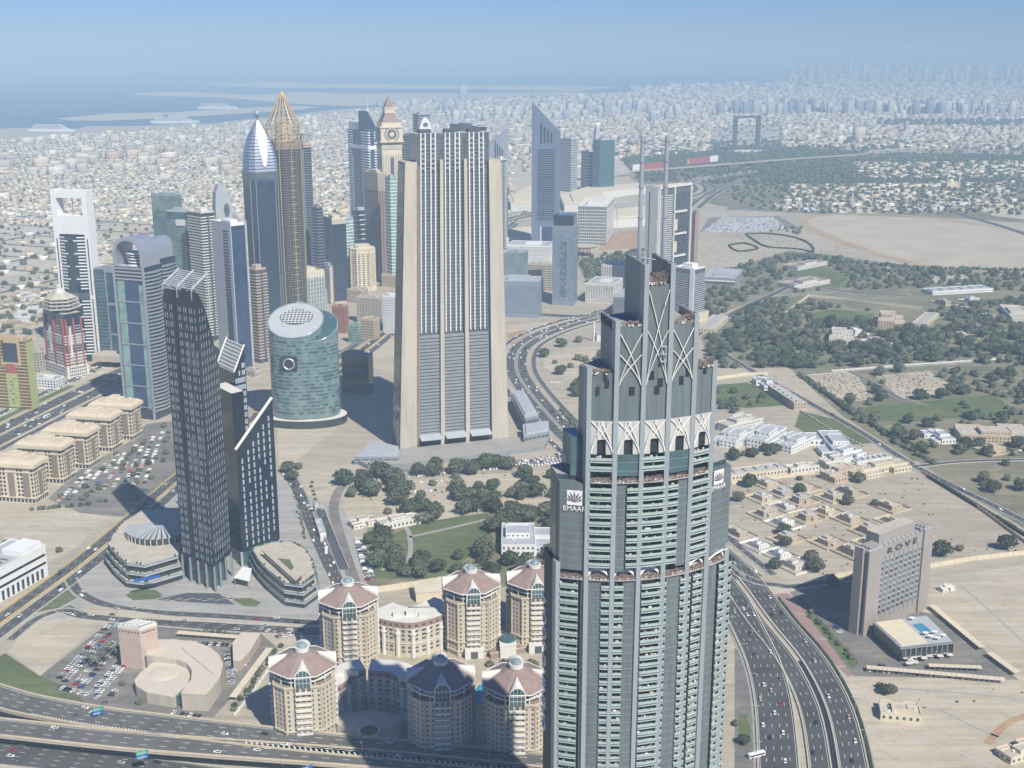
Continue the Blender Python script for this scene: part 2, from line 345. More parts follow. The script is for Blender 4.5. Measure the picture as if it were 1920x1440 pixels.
zone('sand_lot', SAND2, .10, (-60, 960), (0, 955), (120, 950), (205, 970), (140, 1030), (90, 1055), (0, 1005), (-60, 1000))
zone('car_park', LOT, .08, (90, 935), (150, 880), (240, 830), (275, 795), (325, 790), (345, 900), (240, 970), (150, 962))
zone('plaza', PAVE, .10, (60, 1175), (150, 1085), (200, 1020), (330, 910), (560, 900), (640, 940), (660, 1000), (690, 1120), (610, 1165), (420, 1172), (150, 1160))
zone('dusty_lot', SAND, .09, (530, 905), (560, 860), (660, 780), (745, 690), (760, 860), (1075, 832), (1080, 880), (900, 890), (660, 905), (640, 960))
zone('sand_lot', SAND2, .10, (0, 1240), (60, 1165), (160, 1158), (190, 1165), (75, 1268), (20, 1225))
zone('sand_lot', SAND2, .10, (690, 640), (745, 612), (745, 700), (700, 690))
zone('grass', GRASS, .11, (-20, 1240), (10, 1225), (75, 1268), (130, 1290), (180, 1330), (60, 1300), (0, 1285))
zone('grass', GRASS, .12, (60, 1150), (135, 1098), (155, 1115), (110, 1140))
zone('car_park', LOT, .08, (75, 1268), (220, 1155), (480, 1180), (520, 1215), (400, 1345), (180, 1335), (130, 1290))
zone('sand_lot', SAND2, .07, (1440, 1100), (1700, 1040), (1920, 1035), (2100, 1060), (2100, 1500), (1640, 1500), (1560, 1260))
zone('sand_lot', SAND, .06, (1370, 880), (1720, 865), (1920, 1000), (1920, 1060), (1600, 1100), (1380, 1080))
zone('pink_pavement', M['pinkp'], .14, (1447, 1115), (1475, 1112), (1500, 1130), (1520, 1160), (1600, 1265), (1590, 1270), (1530, 1210))
zone('hotel_forecourt', LOT, .11, (1480, 1110), (1600, 1090), (1700, 1140), (1780, 1160), (1910, 1275), (1600, 1268), (1540, 1190))
zone('grass', GRASS, .18, (1510, 1150), (1525, 1148), (1610, 1240), (1600, 1255), (1570, 1225))
zone('sand_lot', SAND2, .08, (950, 610), (1080, 600), (1000, 640), (955, 670))
zone('sand_lot', SAND2, .1, (1020, 665), (1060, 655), (1130, 650), (1130, 705), (1060, 712), (1020, 690))
zone('car_park', LOT, .1, (1330, 408), (1460, 405), (1500, 428), (1312, 436))
zone('car_park', LOT, .1, (1370, 385), (1420, 380), (1440, 392), (1360, 395))
zone('sand_lot', SAND2, .1, (1840, 376), (1960, 380), (2000, 420), (1860, 405))
zone('sand_lot', SAND2, .1, (1500, 700), (1600, 695), (1640, 750), (1560, 755))
zone('sand_lot', SAND2, .1, (1640, 705), (1740, 695), (1780, 720), (1750, 745), (1690, 748))
zone('sand_lot', SAND2, .1, (1725, 515), (1800, 513), (1845, 530), (1760, 535))
zone('sand_lot', SAND2, .1, (1170, 480), (1080, 470), (1100, 460), (1200, 455))
zone('parkland', SCRUB, .05, (1080, 490), (1210, 480), (1210, 520), (1100, 530))
zone('parkland', SCRUB, .05, (1150, 285), (1420, 270), (1640, 285), (1640, 300), (1400, 312), (1200, 330))
zone('parkland', SCRUB, .05, (1180, 331), (1400, 314), (1640, 302), (1940, 302), (1940, 320), (1500, 345), (1330, 345), (1200, 345))
# racecourse track
tr = smooth(GP((2000, 512), (1850, 508), (1740, 500), (1640, 474), (1560, 446), (1505, 418), (1530, 405), (1600, 401), (1700, 404), (1800, 416), (2000, 446)))
mb = MB(); ribbon(mb, tr, 13, 13, .2); struct(mb.build('racecourse_track', TRACK))
# ---------------------------------------------------------------- roads
def dashes(mb, pts, off, z, m=0, on=4., gap=9., wd=.28, zs=None):
    p = offs(pts, off); L = plen(p); s = 0
    while s + on < L:
        a = along(p, s); b = along(p, s + on)
        if a and b:
            zz = z
            dx, dy = b[0] - a[0], b[1] - a[1]; q = math.hypot(dx, dy) or 1; nx, ny = -dy / q * wd / 2, dx / q * wd / 2
            mb.quad((a[0] - nx, a[1] - ny, zz), (b[0] - nx, b[1] - ny, zz), (b[0] + nx, b[1] + ny, zz), (a[0] + nx, a[1] + ny, zz), m)
        s += on + gap
ZR = [0]
def road(name, pts, wid, z=.2, lanes=3, kerb=True, edge=True, km='kerb', dash=True, kh=.15):
    ZR[0] += 1; z = .24 + .006 * ZR[0]
    mb = MB(); ribbon(mb, pts, wid / 2, wid / 2, z); r = struct(mb.build(name, M['asph']))
    mk = MB()
    if dash:
        for i in range(1, lanes): dashes(mk, pts, -wid / 2 + wid * i / lanes, z + .003)
    if edge:
        for e in (-1, 1): ribbon(mk, offs(pts, e * (wid / 2 - .7)), .13, .13, z + .003)
    if mk.f: mk.build('lane_marking', M['paint'], r, stuff=True)
    if kerb:
        for e in (-1, 1):
            kb = MB(); q = offs(pts, e * (wid / 2 + .5))
            for a, b in zip(q, q[1:]):
                if math.hypot(b[0] - a[0], b[1] - a[1]) > .3: kb.wbox(a, b, 0, math.hypot(b[0] - a[0], b[1] - a[1]), 0, z + kh, -.45, .45)
            kb.build('kerb', M[km], r)
    return r
szr = smooth(GP((-689, 1215), (-232, 960), (0, 838), (215, 728), (426, 623), (642, 526), (847, 453), (999, 406), (1151, 370), (1289, 346), (1442, 323)), 5)
for off in (12, 36): road('highway', offs(szr, off), 21, .22, 5, km='para', kh=.9)
road('service_road', offs(szr, 74), 10, .2, 2)
mb = MB(); ribbon(mb, offs(szr, 58), 9, 7, .16); struct(mb.build('verge', SAND2))
mb = MB(); ribbon(mb, offs(szr[8:16], 58), 6, 4, .2); struct(mb.build('grass_verge', GRASS))
road('highway_slip_road', offs(szr[:22], -6), 9, .2, 2)
r2 = smooth(GP((-80, 1235), (0, 1172), (150, 1062), (240, 987), (320, 915), (400, 850), (470, 795), (560, 735), (640, 690), (690, 655), (745, 610)))
road('dual_carriageway', offs(r2, 6.5), 11, .24, 3, km='yel', kh=.5); road('dual_carriageway', offs(r2, -8), 11, .24, 3)
r3 = smooth(GP((132, 1085), (150, 1112), (200, 1135), (280, 1148), (420, 1156), (520, 1163), (600, 1168), (700, 1165)))
road('slip_road', r3, 9, .3, 2)
r3b = smooth(GP((118, 1140), (150, 1152), (220, 1160), (320, 1168), (420, 1176), (520, 1181), (600, 1185), (680, 1185)))
road('cross_street', r3b, 13, .26, 4)
r3c = smooth(GP((20, 1200), (70, 1160), (120, 1145), (150, 1152)))
road('ramp', r3c, 7, .28, 2)
mb = MB(); mb.ngon([(x, y, .34) for x, y in ccw(GP((150, 1142), (180, 1136), (330, 1157), (400, 1163), (600, 1175), (600, 1178), (400, 1168), (250, 1160), (165, 1152)))]); struct(mb.build('sandy_median', SAND2))
r4 = smooth(GP((655, 1180), (640, 1110), (608, 1040), (582, 980), (566, 935), (548, 902), (530, 880)))
road('street', r4, 12, .32, 3)
r4b = smooth(GP((690, 1170), (668, 1100), (648, 1040), (632, 985), (626, 950), (640, 915), (680, 893), (760, 882), (900, 878), (1060, 862)))
mb = MB(); ribbon(mb, r4b, 4.5, 4.5, .5); struct(mb.build('dusty_lane', LOT))
ur = GP((596, 948), (612, 990), (632, 1040), (644, 1068)); mb = MB(); ribbon(mb, ur, 4, 4, .52); up_ = struct(mb.build('underpass_ramp', M['dgrey']))
for e in (-4.3, 4.3):
    q = offs(ur, e); kb = MB(); [kb.wbox(a, b, 0, math.hypot(b[0] - a[0], b[1] - a[1]), 0, 1.7, -.3, .3) for a, b in zip(q, q[1:])]; kb.build('ramp_wall', M['conc'], up_)
for a_, b_ in ((770, 985), (700, 1040)):
    pass
for pp in (((715, 1070), (765, 1050), (768, 1005), (760, 990)), ((768, 1008), (840, 992), (912, 975))):
    mb = MB(); ribbon(mb, smooth(GP(*pp)), 2.2, 2.2, .55); struct(mb.build('park_path', M['pave']))
r5 = smooth(GP((1400, 1085), (1240, 950), (1130, 870), (1075, 825), (1030, 780), (985, 725), (968, 690), (975, 655), (1010, 630), (1070, 608), (1160, 585), (1260, 560)))
for off in (8, -8): road('curving_avenue', offs(r5, off), 13, .22, 4)
mb = MB(); ribbon(mb, r5, 1.2, 1.2, .3); struct(mb.build('planted_median', GRASS))
road('curving_service_road', offs(r5, 26), 7, .2, 2); road('curving_service_road', offs(r5, -24), 7, .2, 2)
road('boulevard', smooth(GP((940, 588), (1010, 590), (1100, 593), (1180, 575), (1260, 545))), 22, .2, 5)
r7 = smooth(GP((1350, 660), (1423, 703), (1513, 753), (1613, 810), (1713, 873), (1800, 918), (1860, 947), (1920, 977), (2050, 1040)))
road('estate_road', r7, 9, .2, 2)
road('estate_road', smooth(GP((1716, 875), (1800, 866), (1920, 862), (2050, 862))), 7, .19, 2, dash=False)
road('estate_road', smooth(GP((1580, 690), (1640, 720), (1690, 748), (1740, 760))), 6, .18, 2, dash=False)
road('country_road', smooth(GP((1500, 702), (1640, 690), (1760, 682), (1920, 670), (2050, 662))), 7, .18, 2, dash=False, km='kerb')
r8 = smooth(GP((1290, 640), (1330, 612), (1400, 575), (1450, 552), (1500, 535), (1600, 548), (1700, 555)))
road('estate_road', r8, 13, .2, 3)
road('estate_road', smooth(GP((1480, 555), (1560, 548), (1700, 560), (1760, 575))), 7, .19, 2, dash=False)
road('country_road', smooth(GP((1760, 385), (1810, 405), (1880, 425), (1990, 462))), 20, .2, 4)
for off in (0, 30, -28): road('interchange_road', offs(smooth(GP((1250, 385), (1300, 368), (1322, 358), (1318, 347), (1290, 338), (1240, 330))), off), 14, .3, 3, dash=False)
for off in (0, 26): road('interchange_road', offs(smooth(GP((1310, 390), (1340, 365), (1380, 345), (1420, 335))), off), 14, .3, 3, dash=False)
road('city_street', smooth(GP((560, 610), (600, 640), (640, 660), (690, 625), (760, 560))), 14, .18, 3)
road('city_street', smooth(GP((620, 680), (665, 650), (715, 615), (735, 600))), 12, .18, 2)
road('city_street', smooth(GP((970, 420), (940, 440), (1000, 380), (960, 395))), 12, .18, 2)
# right-hand motorway: three carriageways that sweep out of the frame
r6 = smooth(GP((1285, 985), (1340, 1045), (1385, 1090), (1440, 1165), (1500, 1240), (1545, 1330), (1568, 1440), (1580, 1560)))
road('motorway', offs(r6, 10), 16, .24, 4, km='kerb', kh=.8)
road('motorway', offs(r6, -9.5), 12, .24, 3, km='kerb', kh=.8)
r6b = smooth(GP((1375, 1125), (1395, 1165), (1430, 1240), (1450, 1320), (1460, 1440), (1462, 1560)))
road('motorway', r6b, 23, .26, 5, kh=.8)
road('slip_road', smooth(GP((1380, 1075), (1420, 1092), (1460, 1098), (1490, 1100), (1600, 1085))), 8, .24, 2)
mb = MB(); ribbon(mb, offs(r6[12:], 21.5), 1.2, 1.2, .3)
hl = offs(r6[10:], 20.5)
hb = MB()
for a, b in zip(hl, hl[1:]): hb.wbox(a, b, 0, math.hypot(b[0] - a[0], b[1] - a[1]), 0, 1.6, -1, 1)
tag(hb.build('hedge', M['hedge']), 'long dark clipped hedge beside the sweeping motorway', 'hedge')
# flat dark strip between the motorway carriageways, painted shade of a sunken slot
mb = MB(); ribbon(mb, offs(r6[16:], -.8), 1.9, 1.9, .27); struct(mb.build('motorway_trench_shade', M['dark']))
for e in (-25, 18.6):
    mb = MB(); ribbon(mb, offs(r6[10:], e), 1.6, 1.6, .235); struct(mb.build('motorway_shoulder', M['pinkp']))
mb = MB(); ribbon(mb, offs(r6b, -13.2), 1.3, 1.3, .25); struct(mb.build('motorway_shoulder', M['pave']))
zone('service_yard', LOT, .1, (1378, 1215), (1398, 1235), (1420, 1300), (1432, 1380), (1436, 1480), (1378, 1480)); zone('planted_island', GRASS, .1, (1384, 1345), (1400, 1340), (1408, 1372), (1392, 1400), (1384, 1395))
for pp, wd, mm in ((((1622, 1288), (1628, 1312), (1660, 1352), (1720, 1385), (1800, 1410), (1870, 1445)), 1.1, 'kerb'), (((1668, 1291), (1760, 1296), (1925, 1312)), .7, 'slab'), (((1800, 1098), (1850, 1140), (1930, 1215)), .8, 'slab'), (((1560, 1290), (1600, 1330), (1625, 1400), (1640, 1480)), 2.2, 'pave'), (((1760, 1330), (1830, 1365), (1880, 1385)), .9, 'slab'), (((1850, 1395), (1900, 1350), (1990, 1330)), 2.5, 'soil')):
    mb = MB(); ribbon(mb, smooth(GP(*pp)), wd, wd, .21); struct(mb.build('sand_track', M[mm]))
# ---------------------------------------------------------------- flyover at the front
def flyover(name, label, pts, wid, z, lanes, pier_every=42):
    root = thing(name, label, 'bridge')
    zs = [z] * len(pts)
    mb = MB(); ribbon(mb, pts, wid / 2, wid / 2, z); mb.build('roadway', M['worn'], root)
    mb = MB()
    L_, R_ = offs(pts, wid / 2 + .4), offs(pts, -wid / 2 - .4)
    for i in range(len(pts) - 1):
        mb.quad((*R_[i], z - 1.8), (*R_[i + 1], z - 1.8), (*R_[i + 1], z - .03), (*R_[i], z - .03)); mb.quad((*L_[i + 1], z - 1.8), (*L_[i], z - 1.8), (*L_[i], z - .03), (*L_[i + 1], z - .03))
        mb.quad((*L_[i], z - 1.8), (*L_[i + 1], z - 1.8), (*R_[i + 1], z - 1.8), (*R_[i], z - 1.8))
    mb.build('deck', M['conc'], root)
    for q in (L_, R_):
        pb = MB()
        for a, b in zip(q, q[1:]):
            d = math.hypot(b[0] - a[0], b[1] - a[1])
            if d > .2: pb.wbox(a, b, 0, d, z - .2, z + 1.1, -.35, .35)
        pb.build('parapet', M['para'], root)
    mk = MB()
    for i in range(1, lanes): dashes(mk, pts, -wid / 2 + wid * i / lanes, z + .01, wd=.35, on=4.5, gap=8)
    for e in (-1, 1): ribbon(mk, offs(pts, e * (wid / 2 - 1.1)), .16, .16, z + .003)
    mk.build('lane_marking', M['paint'], root, stuff=True)
    s = 15; L = plen(pts); pm = None
    while s < L:
        a = along(pts, s)
        if pm is None:
            b = MB(); b.cyl(0, 0, 1.3, 0, z - 1.8, 10); b.box(-1.2, 1.2, -wid * .36, wid * .36, z - 3.1, z - 1.8); pm = b.mesh('pier', M['conc'])
        link('pier', pm, root, (a[0], a[1], 0), a[2]); s += pier_every
    return root
ZF = 9.0
fl1 = smooth(GP((-120, 1268), (0, 1306), (50, 1320), (133, 1336), (187, 1345), (267, 1355), (400, 1371), (513, 1384), (640, 1397), (800, 1412), (1010, 1432), (1200, 1450), (1500, 1480), z=ZF))
FLY1 = flyover('flyover', 'upper flyover carriageway with sand-coloured parapets in front of the cream hotel towers', fl1, 21, ZF, 4)
fl2 = smooth(GP((-120, 1349), (0, 1359), (160, 1376), (333, 1392), (640, 1414), (800, 1428), (1010, 1450), (1200, 1468), z=ZF))
FLY2 = flyover('flyover', 'lower flyover carriageway with white chevrons, parallel to the upper one', offs(fl2, -2.5), 17, ZF, 3)
ck = MB(); p = offs(fl1, -8.6); s = 240; k = 0
while s < 500:
    a = along(p, s)
    if a is None: break
    c, sn = math.cos(a[2]), math.sin(a[2])
    for e in (-1, 1):
        q = [(a[0] + c * dx - sn * dy * e, a[1] + sn * dx + c * dy * e, ZF + .05) for dx, dy in ((0, 0), (1.0, 0), (-.6, 2.2), (-1.6, 2.2))]
        ck.quad(*(q if e > 0 else q[::-1]))
    s += 3.4
ck.build('chevron', M['paint'], FLY1, stuff=True)
zk = MB(); p = offs(fl1, -9.0); s = 95
while s < 190:
    a = along(p, s)
    if a: 
        c, sn = math.cos(a[2]), math.sin(a[2]); q = [(a[0] + c * dx - sn * dy, a[1] + sn * dx + c * dy, ZF + .05) for dx, dy in ((-.4, -1), (.4, -1), (.4, 1), (-.4, 1))]; zk.quad(*q)
    s += 2.2
zk.build('hatching', M['paint'], FLY1, stuff=True)
g0 = smooth(GP((-150, 1395), (0, 1412), (150, 1428), (350, 1455), (600, 1490)))
road('ground_road', g0, 24, .2, 5)
zone('sandy_bank', SAND2, .1, (-100, 1372), (0, 1385), (120, 1400), (60, 1408), (-100, 1398))
# viaduct far away
mv = smooth(GP((1100, 327), (1280, 314), (1482, 298), (1603, 290), (1653, 282), (1734, 278), (1915, 284), (2100, 295), z=15))
VD = flyover('viaduct', 'long pale elevated railway viaduct curving through the parkland', mv, 16, 15, 2, 60)
# ================================================================== TOWERS, a kit of facades
def solve(f, lo, hi, target, n=50):
    inc = f(hi) > f(lo)
    for _ in range(n):
        mid = (lo + hi) / 2
        if (f(mid) < target) == inc: lo = mid
        else: hi = mid
    return (lo + hi) / 2
class Tower:
    # a rectangular tower: near corner under the surveyed top point c = (column, row, distance); x runs along the right face, y along the left face
    def __init__(s, name, label, c, pxL, pxR, a, cat='skyscraper', w=None, d=None, z=None, group=None):
        X, Y, h = T(c[0], c[1], YS(c[2]))
        if z: h = z
        s.a = math.radians(a); ux, uy = math.cos(s.a), math.sin(s.a); s.h = h
        s.w = w or solve(lambda t: PX(X + ux * t, Y + uy * t, h)[0], 1, 160, pxR)
        s.d = d or solve(lambda t: PX(X - uy * t, Y + ux * t, h)[0], 1, 160, pxL)
        s.o = thing(name, label, cat, (X, Y, 0), s.a, group)
        w_, d_ = s.w, s.d
        s.P = {'R': ((0, 0), (w_, 0)), 'L': ((0, d_), (0, 0)), 'E': ((w_, 0), (w_, d_)), 'N': ((w_, d_), (0, d_))}
        s.len = {'R': w_, 'L': d_, 'E': d_, 'N': w_}
    def rect(s, e=0): return [(-e, -e), (s.w + e, -e), (s.w + e, s.d + e), (-e, s.d + e)]
    def body(s, m, z0=0, z1=None, roof=None, e=0, name='wall'):
        b = MB(); b.prism(s.rect(e), z0, z1 or s.h, 0, 1); b.build(name, [m, roof or M['conc']], s.o); return s
    def win(s, faces, nu, nv, fu, fv, m, z0=3, z1=None, w_=.08, name='glazing', u0=0, u1=None, rnd=0.0):
        b = MB(); z1 = z1 or s.h - 2
        for f in faces:
            k = max(1, round(nu * s.len[f] / s.len[faces[0]])) if u1 is None and u0 == 0 else nu
            b.wgrid(*s.P[f], z0, z1, k, nv, fu, fv, w_, 0, rnd, u0 * s.len[f], (1 if u1 is None else u1) * s.len[f])
        b.build(name, m, s.o, stuff=True); return s
    def pan(s, f, u0, u1, z0, z1, m, w_=.1, name='panel', thick=None):
        b = MB(); L = s.len[f]
        b.wbox(*s.P[f], u0 * L, u1 * L, z0, z1, -.2, thick or w_); b.build(name, m, s.o); return s
    def band(s, faces, n, bh, out, m, z0=3, z1=None, name='floor_band', e=.0, u0=0, u1=1, skip=None):
        # one ledge mesh per face, copied floor by floor
        z1 = z1 or s.h - 1; step = (z1 - z0) / n
        for f in faces:
            b = MB(); L = s.len[f]; b.wbox(*s.P[f], u0 * L - e, u1 * L + e, 0, bh, -.1, out); me = b.mesh(name, m)
            for i in range(n):
                if skip and skip(i): continue
                link(name, me, s.o, (0, 0, z0 + i * step))
        return s
    def ring(s, n, bh, out, m, z0=3, z1=None, name='floor_band'):
        z1 = z1 or s.h - 1; b = MB(); b.prism(s.rect(out), 0, bh, 0, None, True, True); me = b.mesh(name, m)
        for i in range(n): link(name, me, s.o, (0, 0, z0 + i * (z1 - z0) / n))
        return s
    def fin(s, faces, n, wd, out, m, z0=0, z1=None, name='mullion', sep=True):
        for f in faces:
            L = s.len[f]; k = max(2, round(n * L / s.len[faces[0]])); b = MB(); b.wbox(*s.P[f], -wd / 2, wd / 2, z0, z1 or s.h, -.1, out); me = b.mesh(name, m)
            dx, dy = (s.P[f][1][0] - s.P[f][0][0]) / (k - 1), (s.P[f][1][1] - s.P[f][0][1]) / (k - 1)
            for i in range(k): link(name, me, s.o, (dx * i, dy * i, 0))
        return s
    def crown(s, m=None, ph=1.6, plant=True, hgt=5, fr=.5):
        b = MB(); w_, d_, h = s.w, s.d, s.h
        for p0, p1 in s.P.values(): b.wbox(p0, p1, 0, math.hypot(p1[0] - p0[0], p1[1] - p0[1]), h - .3, h + ph, -.5, .12)
        b.build('parapet', m or M['lgrey'], s.o)
        if plant:
            b = MB(); b.box(w_ * .25, w_ * (.25 + fr), d_ * .25, d_ * (.25 + fr), h, h + hgt); b.build('plant_room', m or M['lgrey'], s.o)
            for i in range(4):
                b = MB(); x, y = w_ * RN.uniform(.06, .85), d_ * RN.choice([.06, .8]); b.box(x, x + 2.5, y, y + 2, h, h + 1.8); b.cyl(x + 1.2, y + 1, .8, h + 1.8, h + 2.1, 8); b.build('cooling_unit', M['steel'], s.o)
        return s
    def bottom(s, m, hb, out=2): 
        b = MB(); b.prism(s.rect(out), 0, hb, 0, 1); b.build('podium', [m, M['conc']], s.o); return s
def nfl(h, f=4.0): return max(2, int(h / f))
# ---- gold glass block at the frame edge
t = Tower('office_building', 'gold glass office block with lime green banner beside the highway', (47, 640, 1262), -70, 60, 78, 'building')
t.body(M['goldg']).ring(nfl(t.h), 1.1, .35, M['gold'], name='floor_band')
t.pan('L', .62, .86, t.h - 26, t.h - 3, M['navy'], name='notch_glazing', thick=.8).pan('L', .64, .82, 2, t.h * .52, M['lime'], name='banner', thick=.9).pan('L', .66, .80, t.h * .53, t.h * .66, M['redp'], name='poster', thick=.8)
t.pan('R', 0, 1, 0, t.h - 2, M['lime'], name='side_strip', thick=.8).crown(M['gold'])
b = MB(); b.frus([(-.6, t.d * .1), (-.6, t.d * .42), (4, t.d * .42), (4, t.d * .1)], t.h - 30, [(-.6, t.d * .1), (-.6, t.d * .34), (4, t.d * .34), (4, t.d * .1)], t.h + 3); b.build('roof_fin', M['gold'], t.o)
b = MB()
for q in range(9): z_ = t.h * (.08 + .045 * q); y_ = t.d * (.27 + .03 * math.sin(q * 2.1)); b.path([(-1.1, y_ + 2.2 * math.cos(a_ * .7 + q), z_ + 1.4 * math.sin(a_ * .9)) for a_ in range(5)], .28, 4)
b.build('calligraphy', M['black'], t.o)
# ---- red trimmed hotel tower
t = Tower('hotel_tower', 'dark tower with red corner ribs and a wide sand-coloured hexagonal roof terrace', (118, 590, 1400), 80, 151, 47)
t.body(M['navy']); n = nfl(t.h - 14)
t.band('RL', n, 1.0, 1.1, M['lgrey'], 10, t.h - 14, 'balcony', u0=.12, u1=.42).band('RL', n, 1.0, 1.1, M['lgrey'], 10, t.h - 14, 'balcony', u0=.58, u1=.88)
for f in 'RL':
    for u in (.07, .5, .93): t.pan(f, u - .045, u + .045, 6, t.h - 6, M['redp'], name='red_rib', thick=1.9)
    t.pan(f, .22, .34, 26, t.h - 18, M['offw'], name='lattice_panel', thick=1.5)
t.ring(5, 1.4, 1.6, M['offw'], 14, 34).ring(4, 1.3, 1.7, M['offw'], t.h * .52, t.h * .52 + 14).bottom(M['offw'], 14, 3)
t.win('RL', 9, 3, .55, .6, M['navy'], 1, 14, 3.1, 'shopfront')
cx, cy_ = t.w / 2, t.d / 2; rr = t.w * .98
b = MB(); b.prism(circ(cx, cy_, rr * .78, 6, .5), t.h - 2, t.h + 4, 0); b.build('terrace_drum', M['dgrey'], t.o)
for i in range(3):
    b = MB(); b.prism(circ(cx, cy_, rr * (1.04 - .04 * i), 6, .5), t.h + 4 + 4.5 * i, t.h + 5.6 + 4.5 * i, 0, None, True, True); b.build('terrace_slab', M['conc'], t.o)
    b = MB(); [b.tube((x, y, t.h + 5.6 + 4.5 * i), (x, y, t.h + 8.5 + 4.5 * i), .35) for x, y in circ(cx, cy_, rr * .9, 18, .5)]; b.build('terrace_column', M['offw'], t.o, stuff=True)
b = MB(); b.frus(circ(cx, cy_, rr * .86, 6, .5), t.h + 17, circ(cx, cy_, rr * .35, 6, .5), t.h + 24, 0); b.build('hexagonal_roof', M['conc'], t.o)
b = MB(); b.frus(circ(cx, cy_, rr * .3, 6, .5), t.h + 24, circ(cx, cy_, rr * .2, 6, .5), t.h + 29, 0); b.build('roof_lantern', M['offw'], t.o)
# ---- white portal tower
t = Tower('residential_tower', 'white tower with a square portal cut through its tall flat frame top', (160, 357, 1480), 95, None, 78, w=15)
zt = t.h; zs = T(150, 440, YS(1480))[2]; zh0, zh1 = T(150, 405, YS(1480))[2], T(150, 372, YS(1480))[2]; w_, d_ = t.w, t.d
b = MB(); b.prism([(1.5, 4), (w_ - 1.5, 4), (w_ - 1.5, d_ - 4), (1.5, d_ - 4)], 0, zs, 0, 1); b.build('wall', [M['navy'], M['offw']], t.o)
for y0, y1 in ((-.6, 6.5), (d_ - 6.5, d_ + .6)):
    b = MB(); b.box(-1.5, w_ + 1.5, y0, y1, 0, zt); b.build('frame_leg', M['white'], t.o)
    b = MB(); b.box(-1.75, -1.3, y0 + 2.6, y0 + 4.0, zs * .53, zs - 6); b.build('slot_window', M['black'], t.o); b = MB(); b.box(-1.75, -1.3, y0 + 2.6, y0 + 4.0, 8, zs * .5); b.build('slot_window', M['black'], t.o)
b = MB(); b.box(-1.2, w_ + 1.2, 6.5, d_ - 6.5, zh1, zt - .3); b.build('frame_lintel', M['white'], t.o)
b = MB(); b.box(-1.2, w_ + 1.2, 6.5, d_ - 6.5, zs, zh0); b.build('frame_sill', M['white'], t.o)
b = MB(); b.tube((w_ / 2, d_ / 2, zh0), (w_ / 2, d_ / 2, zt + 24), .8, 6, 0, .25); b.build('spire', M['steel'], t.o)
n = nfl(zs - 10, 4.3); arc = [(-1 - 5 * math.sin(math.pi * k / 8), 7 + (d_ - 14) * k / 8) for k in range(9)]
b = MB(); b.prism(arc[::-1] if False else [(4, 7)] + [(4, d_ - 7)] + arc[::-1], 4, zs - 2, 0); b.build('bow_glazing', M['navy'], t.o)
def bow(k0, k1):
    b = MB(); q = arc[k0:k1 + 1]; p = [(x - .9, y) for x, y in q]; b.prism(p[::-1] + [(x + .6, y) for x, y in q], 0, 1.5, 0, None, True, True); return b.mesh('balcony', M['white'])
bl, bs, br, brl = bow(5, 8), bow(6, 8), bow(0, 2), bow(0, 3)
for i in range(n):
    z = 10 + i * 4.3
    if abs(z - zs * .52) < 6: continue
    link('balcony', bl if i % 4 == 0 else bs, t.o, (0, 0, z)); link('balcony', brl if i % 4 == 0 else br, t.o, (0, 0, z + .4))
b = MB(); b.prism([(x - 1.1, y) for x, y in arc[::-1]] + [(3, 7), (3, d_ - 7)], zs * .5, zs * .5 + 9, 0, None, True, True); b.build('mechanical_floor', M['greyg'], t.o)
# ---- grey glass slab beside it
t = Tower('office_tower', 'slate blue glass slab tower with stepped grey frame next to the white portal tower', (222, 506, 1470), 176, 229, 78)
t.body(M['teal']).win('L', 6, 40, .8, .6, M['blueg'], 6, t.h - 4, u0=.5, u1=.92).pan('L', .42, .47, 0, t.h, M['steel'], name='frame_post', thick=1.2).pan('L', .95, 1, 0, t.h, M['steel'], name='frame_post', thick=1.2)
t.pan('L', .47, .95, t.h * .62, t.h * .65, M['steel'], name='frame_beam', thick=1.2).pan('L', .47, .95, t.h - 4, t.h, M['steel'], name='frame_beam', thick=1.2).pan('L', .47, .95, t.h * .3, t.h * .32, M['steel'], name='frame_beam', thick=1.2)
t.band('L', nfl(t.h, 5), .6, .3, M['steel'], 5, t.h - 5, u0=.02, u1=.4).crown(M['steel'], hgt=4)
b = MB(); b.box(-30, t.w + 12, -8, t.d * .9, 9, 17); b.build('footbridge', M['conc'], t.o)
